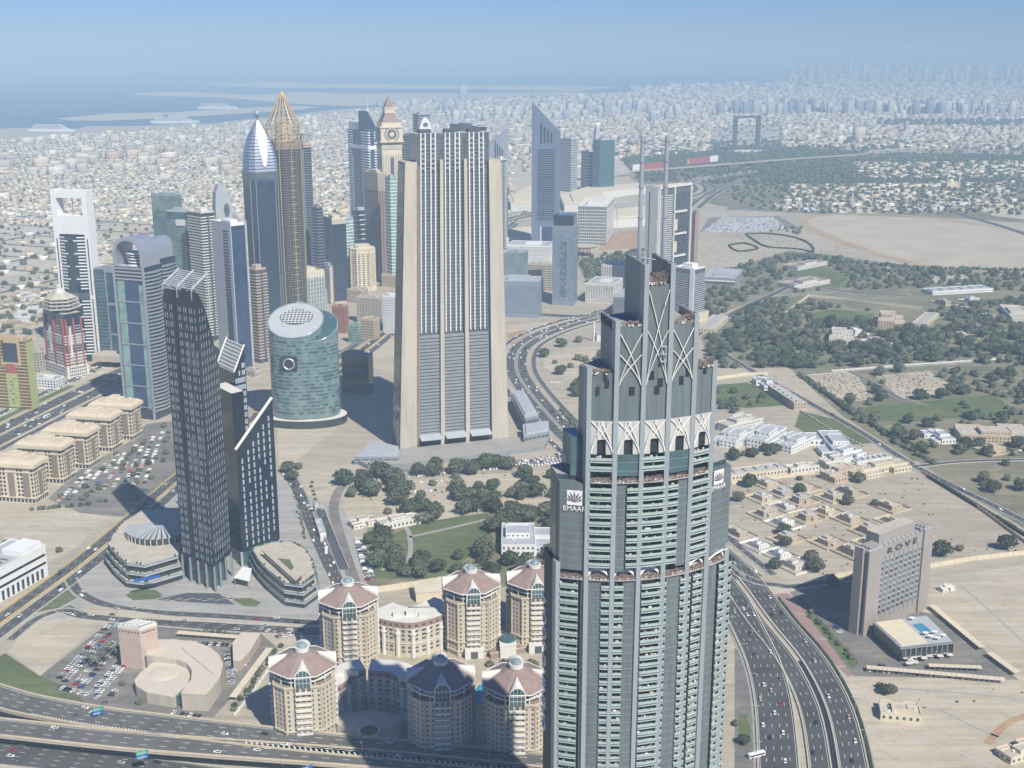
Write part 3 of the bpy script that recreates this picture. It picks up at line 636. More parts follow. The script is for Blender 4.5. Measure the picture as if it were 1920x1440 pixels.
# ---- twin towers with barrel-arched crowns
def arch_tower(label, c, pxL, pxR, a, big):
    t = Tower('arched_tower', label, c, pxL, pxR, a, group=None); h = t.h; w_, d_ = t.w, t.d
    t.body(M['navy'], roof=M['lgrey'])
    n = nfl(h - 12, 4.2)
    # bulging banded right flank
    q = [(w_ * k / 8, -4.5 * math.sin(math.pi * k / 8)) for k in range(9)]
    b = MB(); b.prism(q + [(w_, 2), (0, 2)], 0, 1.7, 0, None, True, True); me = b.mesh('balcony', M['silver'])
    for i in range(n): link('balcony', me, t.o, (0, 0, 10 + i * 4.2))
    if big:
        t.pan('L', .06, .30, 12, h - 16, M['mint'], name='curved_glass_strip', thick=.6).pan('L', .78, .92, 12, h - 20, M['mint'], name='curved_glass_strip', thick=.6).pan('L', .3, .78, 12, h - 14, M['blueg'], name='curved_glass_strip', thick=.4)
        t.band('L', 6, 1.3, 1.2, M['silver'], 14, h - 16, 'glass_sill', u0=.03, u1=.97)
        t.pan('L', -.04, .03, 0, h, M['silver'], name='corner_pier', thick=1.8).pan('L', .94, 1.0, 0, h, M['silver'], name='corner_pier', thick=1.8)
        t.band('L', 4, 1.8, 1.6, M['silver'], h - 15, h + 1, 'cornice')
    else: t.band('L', n, 1.7, 1.0, M['silver'], 10, h, 'balcony')
    # arched crown: a barrel frame of silver cladding over a glass drum
    R0 = d_ * .5; cy_ = d_ / 2
    for x0, x1, mm in ((-1.5, w_ * .9, 'silver'),):
        b = MB(); N = 12; zb = h
        out = [(cy_ + R0 * math.cos(math.pi * k / N), zb + 14 + R0 * .95 * math.sin(math.pi * k / N)) for k in range(N + 1)]
        inn = [(cy_ + R0 * .8 * math.cos(math.pi * k / N), zb + 14 + R0 * .76 * math.sin(math.pi * k / N)) for k in range(N + 1)]
        out = [(d_, zb)] + out + [(0, zb)]; inn = [(cy_ + R0 * .8, zb)] + inn + [(cy_ - R0 * .8, zb)]
        for k in range(len(out) - 1):
            A, B_, C_, D_ = out[k], out[k + 1], inn[k + 1], inn[k]
            b.quad((x0, A[0], A[1]), (x0, B_[0], B_[1]), (x0, C_[0], C_[1]), (x0, D_[0], D_[1])); b.quad((x1, D_[0], D_[1]), (x1, C_[0], C_[1]), (x1, B_[0], B_[1]), (x1, A[0], A[1]))
            b.quad((x0, A[0], A[1]), (x1, A[0], A[1]), (x1, B_[0], B_[1]), (x0, B_[0], B_[1])); b.quad((x1, D_[0], D_[1]), (x0, D_[0], D_[1]), (x0, C_[0], C_[1]), (x1, C_[0], C_[1]))
        b.build('arch', M['silver'], t.o)
    for i in range(4):
        b = MB(); b.cyl(w_ / 2, cy_, R0 * .55, h + i * 3.4, h + i * 3.4 + 1.2, 20, base=True); b.build('drum_ring', M['white'], t.o)
    b = MB(); b.cyl(w_ / 2, cy_, R0 * .48, h, h + 13, 20); b.build('drum', M['dgrey'], t.o)
    b = MB(); b.cyl(w_ / 2, cy_, R0 * .62, h + 13, h + 14.5, 20, base=True); b.build('drum_roof', M['white'], t.o)
    b = MB(); b.tube((w_ * .14, cy_, h + 14 + R0), (w_ * .14, cy_, h + 30 + R0), .35, 5, 0, .1); b.build('spire', M['redp'], t.o)
    return t
arch_tower('silver twin tower with tall blue glass panel and arched crown, next to the portal tower', (270, 502, 1222), 214, 303, 70, True)
arch_tower('silver banded twin tower with a wide arched crown, behind the blue glass one', (292, 487, 1330), 262, 328, 66, False)
# ---- teal glass pair
t = Tower('office_tower', 'tall teal glass tower with flat roof behind the arched twin towers', (336, 368, 1760), 283, 340, 74)
t.body(M['green'], roof=M['lgrey']).win('LR', 12, 50, .9, .8, M['teal'], 4, t.h - 24).crown(M['paleg'], ph=3)
t = Tower('office_tower', 'stepped teal glass tower in front of the taller teal one', (346, 398, 1650), 312, 360, 70)
t.body(M['teal'], roof=M['lgrey']).win('LR', 8, 44, .9, .75, M['green'], 4, t.h - 12).crown(M['lgrey']).pan('L', .5, 1, t.h - 20, t.h - 11, M['offw'], name='upper_terrace', thick=1.5)
# ---- balcony-banded towers
for lab, c, l, r_, a, mw, mb_ in (('dark glass tower ringed by pale wavy balconies beside the teal towers', (376, 400, 1600), 352, 401, 47, 'smoke', 'offw'),
        ('narrow cream balconied tower tucked behind the blue and silver tower', (404, 425, 1640), 385, 416, 47, 'beige', 'cream'),
        ('pinkish grey balconied tower with pale roof cap next to the blue twin-faced tower', (479, 507, 1470), 463, 499, 50, 'dgrey', 'pink'),
        ('white and dark chequered balconied tower below the gold-topped skyscraper', (526, 484, 1760), 512, 546, 50, 'brown', 'white'),
        ('pale banded apartment tower beyond the concrete-ended tower', (938, 300, 2250), 925, 950, 40, 'greyg', 'offw')):
    t = Tower('apartment_tower', lab, c, l, r_, a)
    t.body(M[mw], roof=M['offw']).ring(nfl(t.h - 8, 4.1), 1.5, 1.0, M[mb_], 6, t.h - 3, 'balcony').crown(M[mb_], hgt=6)
    t.pan('R', .42, .56, 4, t.h - 4, M['dgrey'], name='core_strip', thick=1.4)
# ---- blue and silver blade tower
t = Tower('residential_tower', 'navy glass tower with silver louvred centre strip and white edge fins', (433, 424, 1420), 399, 461, 47)
t.body(M['navy'], roof=M['offw']).win('LR', 10, 60, .92, .85, M['blueg'], 4, t.h - 6)
t.pan('L', -.04, .52, 0, t.h + 4, M['lgrey'], name='louvre_wall', thick=1.4).band('L', nfl(t.h - 14, 4), 1.5, 1.6, M['dark'], 8, t.h - 4, 'louvre', u0=.57, u1=.86)
b = MB(); b.wbox((0, t.d), (0, 0), t.d * .5, t.d * 1.0, 0, t.h + 5, -.2, 1.3); b.build('louvre_wall', M['lgrey'], t.o)
L = t.d; lv = MB(); lv.wbox((0, t.d), (0, 0), L * .56, L * .86, 0, 1.7, 1.25, 1.5); me = lv.mesh('louvre', M['navy'])
for i in range(nfl(t.h - 10, 4)): link('louvre', me, t.o, (0, 0, 6 + 4 * i))
t.pan('R', .88, 1.0, 0, t.h + 5, M['lgrey'], name='edge_fin', thick=1.6).crown(M['white'], ph=4, hgt=6)
# ---- egg-profile white tower behind
X, Y, h = T(417, 345, YS(1900)); o = thing('office_tower', 'pale slab tower with rounded shoulder and round opening, with a thin mast', 'skyscraper', (X, Y, 0), math.radians(30))
prof = [(-17, 0), (-17, h * .80), (-15, h * .93), (-9, h), (-4, h), (3, h * .97), (9, h * .9), (12, h * .8), (12.5, h * .7), (12.5, 0)]
b = MB(); n = len(prof)
for y, fl in ((-9, False), (9, True)):
    p = [(x, y, z) for x, z in prof]; b.ngon(p[::-1] if not fl else p)
for i in range(n): p, q = prof[i], prof[(i + 1) % n]; b.quad((p[0], -9, p[1]), (p[0], 9, p[1]), (q[0], 9, q[1]), (q[0], -9, q[1]))
b.build('wall', M['lgrey'], o); b = MB(); b.wgrid((-17, -9), (12.5, -9), 4, h * .7, 8, 50, .6, .5, .1); b.build('glazing', M['greyg'], o, stuff=True)
b = MB(); b.prism([(-3 + 8 * math.cos(t_), 0) for t_ in (0,)] + [(5, -9.4), (5, -8)], 0, 1) if False else None
b = MB(); q = [(2 + 5 * math.cos(2 * math.pi * k / 14), h * .78 + 12 * math.sin(2 * math.pi * k / 14)) for k in range(14)]; b.ngon([(x, -9.15, z) for x, z in q]); b.build('round_opening', M['greyg'], o)
b = MB(); b.tube((-1, 0, h - 3), (-1, 0, h + 42), .9, 6, 0, .2); b.build('mast', M['steel'], o)
# ---- sphere-topped blue tower
Y = YS(1640); X, _, zb = T(482, 322, Y); zt = T(471, 226, Y)[2]
o = thing('hotel_tower', 'deep blue glass tower with silver bullet-shaped crown and a sphere on top', 'skyscraper', (X, Y + 20, 0), math.radians(32))
sq = lambda r, ch=.3: [(-r, -r + ch * r), (-r + ch * r, -r), (r - ch * r, -r), (r, -r + ch * r), (r, r - ch * r), (r - ch * r, r), (-r + ch * r, r), (-r, r - ch * r)]
r = 21; b = MB(); b.prism(sq(r), 0, zb - 12, 0); b.build('wall', M['blueg'], o)
b = MB(); p = sq(r + .12); [b.wgrid(p[k], p[(k + 1) % 8], 6, zb - 16, 10 if k % 2 else 4, 62, .94, .8, .05) for k in range(8)]; b.build('glazing', M['navy'], o, stuff=True)
for k in range(8): b = MB(); b.tube((*p[k], 0), (*p[k], zb - 12), .5, 5); b.build('corner_rib', M['silver'], o)
b = MB(); b.prism(sq(r + .8), zb - 12, zb, 0, None, True, True); b.build('collar', M['greyg'], o)
H_ = zt - zb; nb = 13; rad = lambda t: r * (1 - t ** 2.2 * .93)
b = MB(); K = 10
for k in range(K): b.frus(sq(rad(k / K) * .96), zb + H_ * k / K, sq(rad((k + 1) / K) * .96), zb + H_ * (k + 1) / K, 0)
b.build('crown_shell', M['steel'], o)
for k in range(nb):
    tt = k / nb * .82; b = MB(); b.frus(sq(rad(tt) * 1.03), zb + H_ * tt, sq(rad(tt + .03) * 1.0), zb + H_ * tt + 3.2, 0, None, True, True); b.build('crown_band', M['silver'], o)
for s_ in range(4):       # four white petals that rise to the sphere
    ang = s_ * math.pi / 2; b = MB()
    for k in range(8):
        t0, t1 = .1 + k * .112, .1 + (k + 1) * .112; wa, wb = 1.2 + 12 * math.sin(math.pi * min(1, t0) * .82), 1.2 + 12 * math.sin(math.pi * min(1, t1) * .82)
        pt = lambda t, w_: [(math.cos(ang) * x - math.sin(ang) * y, math.sin(ang) * x + math.cos(ang) * y, zb + H_ * t) for x, y in ((-w_ / 2, -rad(t) * 1.05 - .5), (w_ / 2, -rad(t) * 1.05 - .5))]
        A, B_ = pt(t0, min(wa, rad(t0) * 1.5)), pt(t1, min(wb, rad(t1) * 1.5)); b.quad(A[0], A[1], B_[1], B_[0])
    if s_ in (0, 1): b.build('petal', M['white'], o)
for s_ in (-1, 1): b = MB(); b.tube((s_ * 4, 0, zt - 16), (-s_ * 2.5, 0, zt + 7), .9, 6); b.tube((0, s_ * 4, zt - 16), (0, -s_ * 2.5, zt + 7), .9, 6); b.build('finial_leg', M['steel'], o)
b = MB(); [b.frus(circ(0, 0, 4.6 * math.cos(a0), 14), zt + 9 + 4.6 * math.sin(a0), circ(0, 0, max(.02, 4.6 * math.cos(a1)), 14), zt + 9 + 4.6 * math.sin(a1), 0, cap=False) for a0, a1 in [(-1.5708 + .3927 * k, -1.5708 + .3927 * (k + 1)) for k in range(8)]]; b.build('sphere', M['silver'], o)
# ---- gold lattice spire tower
Y = YS(1720); X, _, zb = T(530, 265, Y); z2 = T(530, 235, Y)[2]; zt = T(519, 172, Y)[2]
o = thing('hotel_tower', 'slim brown glass skyscraper with a golden lattice cone spire', 'skyscraper', (X - 2, Y + 20, 0), math.radians(38))
r = 22; b = MB(); b.prism(sq(r, .35), 0, zb, 0); b.build('wall', M['brown'], o)
b = MB(); p = sq(r + .12, .35); [b.wgrid(p[k], p[(k + 1) % 8], 4, zb - 12, 5, 70, .9, .78, .05) for k in range(8)]; b.build('glazing', M['smoke'], o, stuff=True)
for k in (0, 2, 4, 6):
    a_, c_ = p[k], p[(k + 1) % 8]; mx, my = (a_[0] + c_[0]) / 2, (a_[1] + c_[1]) / 2; b = MB(); b.tube((mx * 1.02, my * 1.02, 0), (mx * 1.02, my * 1.02, zb), .7, 5); b.build('gold_rib', M['gold'], o)
    a_, c_ = p[k + 1], p[(k + 2) % 8]; b = MB(); b.wbox(a_, c_, 10, 20, 0, .7, 0, 1.1); me = b.mesh('gold_bracket', M['gold'])
    for i in range(22): link('gold_bracket', me, o, (0, 0, 20 + i * (zb - 40) / 22))
    b = MB(); mx, my = (a_[0] + c_[0]) / 2, (a_[1] + c_[1]) / 2; b.tube((mx * 1.03, my * 1.03, 0), (mx * 1.03, my * 1.03, zb), .6, 5); b.build('gold_rib', M['gold'], o)
N = 16
pr = [(r * 1.06, zb - 6), (r * 1.2, z2), (r * .9, z2 + (zt - z2) * .24), (r * .62, z2 + (zt - z2) * .46), (r * .36, z2 + (zt - z2) * .7), (.8, zt)]
for k in range(N):
    b = MB(); c, s_ = math.cos(2 * math.pi * k / N), math.sin(2 * math.pi * k / N); b.path([(q * c, q * s_, z) for q, z in pr], .62, 5); b.build('lattice_rib', M['gold'], o)
for i in range(11):
    tt = i / 11; z = (zb - 6) + (zt - zb) * tt * .9; q = np.interp(z, [a_[1] for a_ in pr], [a_[0] for a_ in pr]); b = MB(); pp = circ(0, 0, q, N); b.path([(*v, z) for v in pp + pp[:1]], .5, 4); b.build('lattice_ring', M['gold'], o)
b = MB(); b.frus(circ(0, 0, r * .6, 8), zb, circ(0, 0, r * .5, 8), z2 + 4, 0); b.build('inner_core', M['stone'], o)
b = MB(); b.tube((0, 0, zt - 4), (0, 0, zt + 10), .5, 6, 0, .1); b.build('finial', M['gold'], o)
# ---- slender grey tower with open-frame roof
t = Tower('hotel_tower', 'slender grey tower with perforated strip and open frame lantern beside the gold spire', (569, 272, 1850), 552, 583, 45)
t.body(M['navy'], roof=M['grey']).pan('L', .12, .96, 0, t.h - 6, M['lgrey'], name='perforated_wall', thick=.7).win('L', 4, 56, .5, .5, M['navy'], 6, t.h - 8, .85, u0=.18, u1=.9)
t.ring(2, 3, 1.2, M['pink'], t.h - 4, t.h + 4, 'cornice').band('R', nfl(t.h, 4), 1, .4, M['grey'])
b = MB(); w_, d_ = t.w, t.d
for x, y in ((3, 3), (w_ - 3, 3), (w_ - 3, d_ - 3), (3, d_ - 3), (3, d_ / 2), (w_ / 2, 3)): b.tube((x, y, t.h), (x, y, t.h + 16), 1.0, 4)
b.build('lantern_post', M['grey'], t.o, stuff=True); b = MB(); b.prism([(1, 1), (w_ - 1, 1), (w_ - 1, d_ - 1), (1, d_ - 1)], t.h + 15, t.h + 17.5, 0, None, True, True); b.build('lantern_roof', M['grey'], t.o)
t = Tower('office_tower', 'small dark glass tower between the slender grey tower and the brown slab', (594, 390, 1800), 584, 605, 45); t.body(M['navy'], roof=M['grey']).ring(nfl(t.h, 5), .7, .3, M['lgrey']).crown(M['grey'])
# ---- cream block with framed windows
t = Tower('office_building', 'cream stone block with dark square inset and grid-framed glazed side', (575, 512, 1745), 546, 607, 42, 'building')
t.body(M['cream']).pan('L', .42, .72, t.h - 24, t.h - 15, M['brown'], name='inset_panel', thick=.3).win('R', 6, 9, .72, .72, M['paleg'], 6, t.h - 8, .1).fin('R', 7, 1.2, 1.0, M['offw']).band('R', 9, 1.3, 1.1, M['grey'], 6, t.h - 8).crown(M['cream'], ph=3)
t = Tower('office_tower', 'stepped pale tower peeping over the cream stone block', (618, 500, 1850), 600, 626, 45, 'building'); t.body(M['pink']).ring(nfl(t.h), 1.3, .6, M['offw']).crown()
# ---- beige and dark glass slab
t = Tower('office_tower', 'slab tower with beige end wall and dark glass side, beige roof rim', (622, 412, 1850), 605, 648, 32)
t.body(M['conc']).pan('R', 0, 1, 4, t.h - 8, M['navy'], name='curtain_wall', thick=.5).pan('L', .0, .12, 0, t.h - 4, M['brown'], name='edge_strip', thick=.4).crown(M['cream'], ph=3)
# ---- yellow apartment tower
X, Y, h = T(677, 468, YS(1960)); o = thing('apartment_tower', 'pale yellow apartment tower with rows of small square windows', 'building', (X, Y + 14, 0), math.radians(12))
p = sq(21, .45); b = MB(); b.prism(p, 0, h, 0); b.build('wall', M['cream'], o); n = nfl(h - 8, 4.3)
b = MB()
for k in range(8): b.wgrid(p[k], p[(k + 1) % 8], 8, h - 6, 3 if k % 2 else 4, n, .5, .45, .1)
b.build('window', M['dark'], o, stuff=True)
for k in range(8): b = MB(); b.tube((*p[k], 0), (*p[k], h + 2), 1.3, 6); b.build('corner_pier', M['cream'], o)
b = MB(); b.prism(sq(21.6, .45), h, h + 2, 0, None, True, True); b.build('cornice', M['cream'], o); b = MB(); b.prism(sq(13, .45), h + 2, h + 7, 0); b.build('penthouse', M['cream'], o)
# ---- brown tower
t = Tower('office_tower', 'chocolate brown tower with gridded window field and blank stone top', (708, 325, 2050), 682, 724, 40)
t.body(M['brown'], roof=M['beige']).win('L', 8, 46, .7, .6, M['navy'], 10, t.h - 34, u0=.12, u1=.88).win('R', 3, 46, .4, .5, M['dark'], 10, t.h - 34).fin('L', 9, .8, .5, M['brown'], 8, t.h - 34).crown(M['beige'], ph=2)
b = MB(); b.prism(t.rect(.8), t.h - 32, t.h, 0, None, True, True); b.build('stone_cap', mat('taupe_stone', (.38, .31, .25)), t.o)
# ---- clock tower
Y = YS(2280); X, _, zc = T(727, 237, Y); o = thing('clock_tower', 'ornate beige clock tower skyscraper with pointed dusky pink roof', 'skyscraper', (X, Y + 22, 0), math.radians(20))
z = lambda py: T(727, py, Y)[2]
def qd(r): return [(-r, -r), (r, -r), (r, r), (-r, r)]
r = 22; b = MB(); b.prism(qd(r * .93), 0, z(280), 0); b.build('wall', M['cream'], o)
b = MB(); p = qd(r * .93); [b.wgrid(p[k], p[(k + 1) % 4], 8, z(291), 8, 60, .45, .5, .1) for k in range(4)]; b.build('window', M['dgrey'], o, stuff=True)
for k in range(4): b = MB(); b.wbox(p[k], p[(k + 1) % 4], r * .75, r * 1.1, z(330), z(295), 0, .5); b.build('dark_strip', M['dgrey'], o)
b = MB(); b.prism(qd(r * .97), z(280), z(272), 0, None, True, True); b.build('cornice', M['conc'], o)
b = MB(); b.prism(qd(r * .88), z(272), z(268), 0); b.build('loggia_wall', M['cream'], o)
for k in range(4):
    for i in range(7): b = MB(); q = qd(r * .9); b.wbox(q[k], q[(k + 1) % 4], 3 + i * 5.1, 5.2 + i * 5.1, z(283), z(270), 0, .4); b.build('loggia_opening', M['dark'], o)
b = MB(); b.prism(qd(r * 1.02), z(266), z(237), 0); b.build('clock_stage', M['cream'], o)
for zz in (z(267), z(240)): b = MB(); b.prism(qd(r * 1.1), zz, zz + 3, 0, None, True, True); b.build('cornice', M['cream'], o)
for k in range(4):
    a_ = k * math.pi / 2; R_ = r * 1.03; f = o
    def disc(rad_, off, n=20, rin=0): 
        pts = [(rad_ * math.cos(2 * math.pi * j / n), z(252) + rad_ * math.sin(2 * math.pi * j / n)) for j in range(n)]
        return [(math.cos(a_) * x + math.sin(a_) * (R_ + off), math.sin(a_) * x - math.cos(a_) * (R_ + off), zz) for x, zz in pts]
    b = MB(); b.ngon(disc(15, .1)); face = b.build('clock_face', M['dgrey'], o)
    b = MB(); pa, pb = disc(13, .25), disc(10.4, .25); [b.quad(pa[j], pa[(j + 1) % 20], pb[(j + 1) % 20], pb[j]) for j in range(20)]; b.build('dial_ring', M['cream'], face)
    b = MB(); b.ngon(disc(4, .3)); b.build('dial_centre', M['white'], face)
    b = MB(); pa = disc(12, .3, 8); [b.tube(pa[j], pa[(j + 4) % 8], .5, 4) for j in range(4)]; b.build('dial_spoke', M['cream'], face)
b = MB(); b.prism(qd(r * .88), z(237), z(230), 0); b.build('belfry', M['cream'], o)
b = MB(); b.frus(qd(r * .8), z(230), qd(r * .42), z(213), 0); b.build('lower_roof', M['terra'], o)
b = MB(); b.prism(qd(r * .46), z(213), z(203), 0); b.build('lantern', M['cream'], o); b = MB(); b.prism(qd(r * .5), z(204), z(202), 0, None, True, True); b.build('cornice', M['cream'], o)
b = MB(); b.frus(qd(r * .4), z(202), qd(r * .04), z(180), 0); b.build('spire_roof', M['terra'], o)
# ---- twin-bladed white striped tower
t = Tower('office_tower', 'white ribbed tower with blue glass strips and sloping wedge crown', (690, 245, 2420), 652, 706, 35)
t.body(M['blueg'], roof=M['lgrey']); n = nfl(t.h, 5.5)
t.band('LR', n, 2.4, .8, M['white'], 2, t.h, u0=0, u1=.22).band('LR', n, 2.4, .8, M['white'], 2, t.h, u0=.66, u1=1.0).pan('L', 0, 1, t.h * .84, t.h * .87, M['white'], name='sky_bridge', thick=1.4).pan('R', 0, 1, t.h * .84, t.h * .87, M['white'], name='sky_bridge', thick=1.4)
w_, d_ = t.w, t.d; b = MB(); b.frus([(0, 0), (w_, 0), (w_, d_ * .45), (0, d_ * .45)], t.h, [(0, 0), (w_, 0), (w_, d_ * .45), (0, d_ * .45)], [t.h + 40, t.h + 6, t.h + 6, t.h + 40], 0); b.build('wedge_crown', M['blueg'], t.o)
b = MB(); b.prism([(2, d_ * .5), (w_ * .9, d_ * .5), (w_ * .9, d_), (2, d_)], t.h, t.h + 16, 0); b.build('ribbed_crown', M['white'], t.o)
b = MB(); b.tube((1, 1, t.h + 38), (1, 1, t.h + 72), .8, 5, 0, .2); b.build('mast', M['white'], t.o)
# ---- other mid-distance towers
for lab, c, l, r_, a, mw, mb_, k in (
        ('pair of slim pale green glass blades next to the brown tower', (731, 334, 1990), 722, 743, 35, 'mint', 'white', 6),
        ('white tower with wavy blue ribs behind the concrete-ended tower', (768, 256, 2320), 748, 790, 35, 'teal', 'white', 5),
        ('dark blue glass office block rising behind the concrete-ended tower', (895, 238, 2500), 843, 912, 30, 'navy', 'lgrey', 9),
        ('slim grey office tower with pale core beside the oval-holed tower', (784, 215, 2700), 774, 806, 35, 'greyg', 'lgrey', 6),
        ('white louvred convention tower with roof frame beyond the wedge-topped tower', (1071, 262, 3420), 1050, 1083, 40, 'dgrey', 'white', 5),
        ('blue glass tower with slanting silver edge east of the white louvred tower', (1104, 285, 3450), 1090, 1120, 30, 'blueg', 'lgrey', 9),
        ('teal glass office slab standing behind the trade hall roofs', (1125, 263, 3380), 1112, 1153, 30, 'teal', 'teal', 9),
        ('teal hotel block with pale podium beside the elevated track', (645, 410, 2000), 636, 662, 40, 'mint', 'white', 6),
        ('dark glass office block with white roof rim left of the brown tower', (668, 395, 2150), 660, 690, 40, 'navy', 'white', 9)):
    t = Tower('office_tower', lab, c, l, r_, a); t.body(M[mw], roof=M['lgrey']).ring(nfl(t.h, k), 1.4, .5, M[mb_], 5, t.h - 1).crown(M['lgrey'], ph=2)
b = MB(); X, Y, h = T(797, 220, YS(2600)); o = thing('office_tower', 'white oval-profile tower with a hole near its top, over the concrete-ended tower', 'skyscraper', (X, Y, 0), math.radians(10))
q = [(15 * math.cos(2 * math.pi * k / 20) * (1 if k < 11 else 1), h - 42 + 42 * math.sin(2 * math.pi * k / 20)) for k in range(11)] + [(-12, h * .5), (-12, 0), (12, 0), (12, h * .5)]
b.ngon([(x, -7, z_) for x, z_ in q][::-1]); b.ngon([(x, 7, z_) for x, z_ in q]); n = len(q)
for i in range(n): A, B_ = q[i], q[(i + 1) % n]; b.quad((A[0], 7, A[1]), (A[0], -7, A[1]), (B_[0], -7, B_[1]), (B_[0], 7, B_[1]))
b.build('wall', M['white'], o); b = MB(); b.ngon([(6 * math.cos(k * .5236), -7.2, h - 16 + 5 * math.sin(k * .5236)) for k in range(12)]); b.build('round_opening', M['greyg'], o)
# sphere-topped curved tower far back
X, Y, h = T(1120, 238, YS(3700)); o = thing('office_tower', 'grey tapering tower topped by a pale ball beyond the teal slab', 'skyscraper', (X, Y, 0), .3)
b = MB(); b.frus(qd(22), 0, qd(6), h, 0); b.build('wall', M['lgrey'], o); b = MB(); b.frus(circ(0, 0, 8, 12), h, circ(0, 0, 8, 12), h + 6, 0); b.dome(0, 0, h + 6, 9, 9); b.build('ball', M['white'], o); b = MB(); b.wbox((-22, -22), (22, -22), 6, 20, 0, h * .5, -8, .3); b.build('glazing', M['blueg'], o)
# ---- wedge-topped triangular towers
def wedge(label, px, py, Y, base_px_w, rot, m, h_rel, flip=1, mast=True):
    Y = YS(Y); X, _, h = T(px, py, Y); o = thing('wedge_tower', label, 'skyscraper', (X, Y, 0), rot)
    s = base_px_w; p = [(-s / 2, 0), (s / 2, -s * .12), (s * .34, s * .62)] if flip > 0 else [(-s / 2, -s * .12), (s / 2, 0), (-s * .34, s * .62)]
    hs = [h, h - h_rel, h - h_rel * .7] if flip > 0 else [h - h_rel, h, h - h_rel * .7]
    b = MB(); b.frus(p, 0, p, hs, 0, 1); b.build('wall', [m, M['lgrey']], o)
    hb = h - h_rel - 30; zz = 60; b = MB(); b.wbox(p[0], p[1], s * .2, s * .82, 0, 2.0, -.1, .35); me = b.mesh('louvre', M['navy'])
    n = int((hb - zz) / 4.6)
    for i in range(n): link('louvre', me, o, (0, 0, zz + i * 4.6))
    b = MB(); b.wgrid(p[1], p[2], 20, h - h_rel * .8, 4, 30, .6, .55, .1); b.build('glazing', M['navy'], o, stuff=True)
    for i in range(4): b = MB(); b.wbox(p[0], p[1], s * (.3 + .12 * i), s * (.36 + .12 * i), h - h_rel - 24, h - h_rel - 2 + 6 * (3 - i), 0, .4); b.build('slot_window', M['navy'], o)
    b = MB(); b.wbox(p[0], p[1], s * .36, s * .8, 4, 46, -.1, .5); b.build('entrance_glazing', M['blueg'], o)
    for u in (.34, .82): b = MB(); b.wbox(p[0], p[1], s * u - 1, s * u + 1, 0, 48, 0, .8); b.build('entrance_pier', M['white'], o)
    k = 0 if flip > 0 else 1
    if mast: b = MB(); b.tube((p[k][0] * .96, p[k][1], h - 4), (p[k][0] * .96, p[k][1], h + 36), .7, 5, 0, .2); b.build('mast', M['steel'], o)
    return o
wedge('tall blue grey tower with a steep triangular wedge top and thin mast', 1024, 190, 2414, 60, .12, mat('blue_grey_panel', (.19, .23, .31), rough=.45, metal=.3, var=.06), 62)
wedge('pale silver wedge-topped tower half hidden behind the concrete-ended tower', 934, 240, 2560, 46, .25, M['silver'], 44, -1, False)
# ================================================================== FOREGROUND LANDMARKS
def vsub(a, b): return (a[0] - b[0], a[1] - b[1])
def lerp(a, b, t): return tuple(x + (y - x) * t for x, y in zip(a, b))
# ---- concrete-ended slab tower
P0, P1 = G(750, 849), G(954, 828); Wd = math.hypot(*vsub(P1, P0)); rz = math.atan2(P1[1] - P0[1], P1[0] - P0[0])
o = thing('slab_tower', 'huge slab tower with sand-coloured concrete end walls and three glazed bays', 'skyscraper', (*P0, 0), rz)
ZF1 = T(756, 306, P0[1])[2]; ZT = T(840, 250, (P0[1] + P1[1]) / 2)[2]; ZM = T(850, 622, (P0[1] + P1[1]) / 2)[2]
iL, iR = 13.0, 8.0; fw = Wd * .155; fwt = fw * .66; D0 = 34
def slabfin(x0, x1, t0, t1, name, zt, d0=D0, y0=0):
    b = MB(); b.frus([(x0, y0), (x1, y0), (x1, y0 + d0), (x0, y0 + d0)], 0, [(t0, y0 + 2), (t1, y0 + 2), (t1, y0 + d0 - 2), (t0, y0 + d0 - 2)], zt, 0)
    return b.build(name, M['conc'], o)
slabfin(0, fw, iL, iL + fwt, 'end_wall', ZF1); slabfin(Wd - fw, Wd, Wd - iR - fwt, Wd - iR, 'end_wall', ZF1)
b = MB(); b.frus([(-.5, 2), (-.1, 2), (-.1, D0 - 1), (-.5, D0 - 1)], 0, [(iL - .5, 4), (iL - .1, 4), (iL - .1, D0 - 3), (iL - .5, D0 - 3)], ZF1 - 2, 0); b.build('side_glazing', M['navy'], o)
b = MB(); b.frus([(fw, -.7), (fw + 3, -.7), (fw + 3, 4), (fw, 4)], 0, [(iL + fwt, .7), (iL + fwt + 2.4, .7), (iL + fwt + 2.4, 6), (iL + fwt, 6)], ZF1 - 3, 0); b.build('edge_strip', M['brown'], o)
X0, X1, t0, t1 = fw, Wd - fw, iL + fwt, Wd - iR - fwt
for k in (1, 2):
    xb, xt = lerp((X0,), (X1,), k / 3)[0], lerp((t0,), (t1,), k / 3)[0]; b = MB()
    b.frus([(xb - 2.2, -2), (xb + 2.2, -2), (xb + 2.2, 6), (xb - 2.2, 6)], 0, [(xt - 1.6, 1), (xt + 1.6, 1), (xt + 1.6, 6), (xt - 1.6, 6)], ZF1 + 2, 0); b.build('dividing_fin', M['conc'], o)
b = MB(); b.frus([(X0 - 1, 4), (X1 + 1, 4), (X1 + 1, D0 - 4), (X0 - 1, D0 - 4)], 0, [(t0 - 1, 6), (t1 + 1, 6), (t1 + 1, D0 - 6), (t0 - 1, D0 - 6)], ZF1, 0); b.build('glass_wall', M['greyg'], o)
b = MB(); b.prism([(t0 - 1, 5), (t1 + 1, 5), (t1 + 1, D0 - 6), (t0 - 1, D0 - 6)], ZF1 - 2, ZT, 0, 1); b.build('glass_wall', [M['greyg'], M['lgrey']], o)
fx = lambda u, z: lerp((lerp((X0,), (X1,), u)[0],), (lerp((t0,), (t1,), u)[0],), min(1, z / ZF1))[0]
fy = lambda z: 4 + 2 * min(1, z / ZF1)
nb = 30
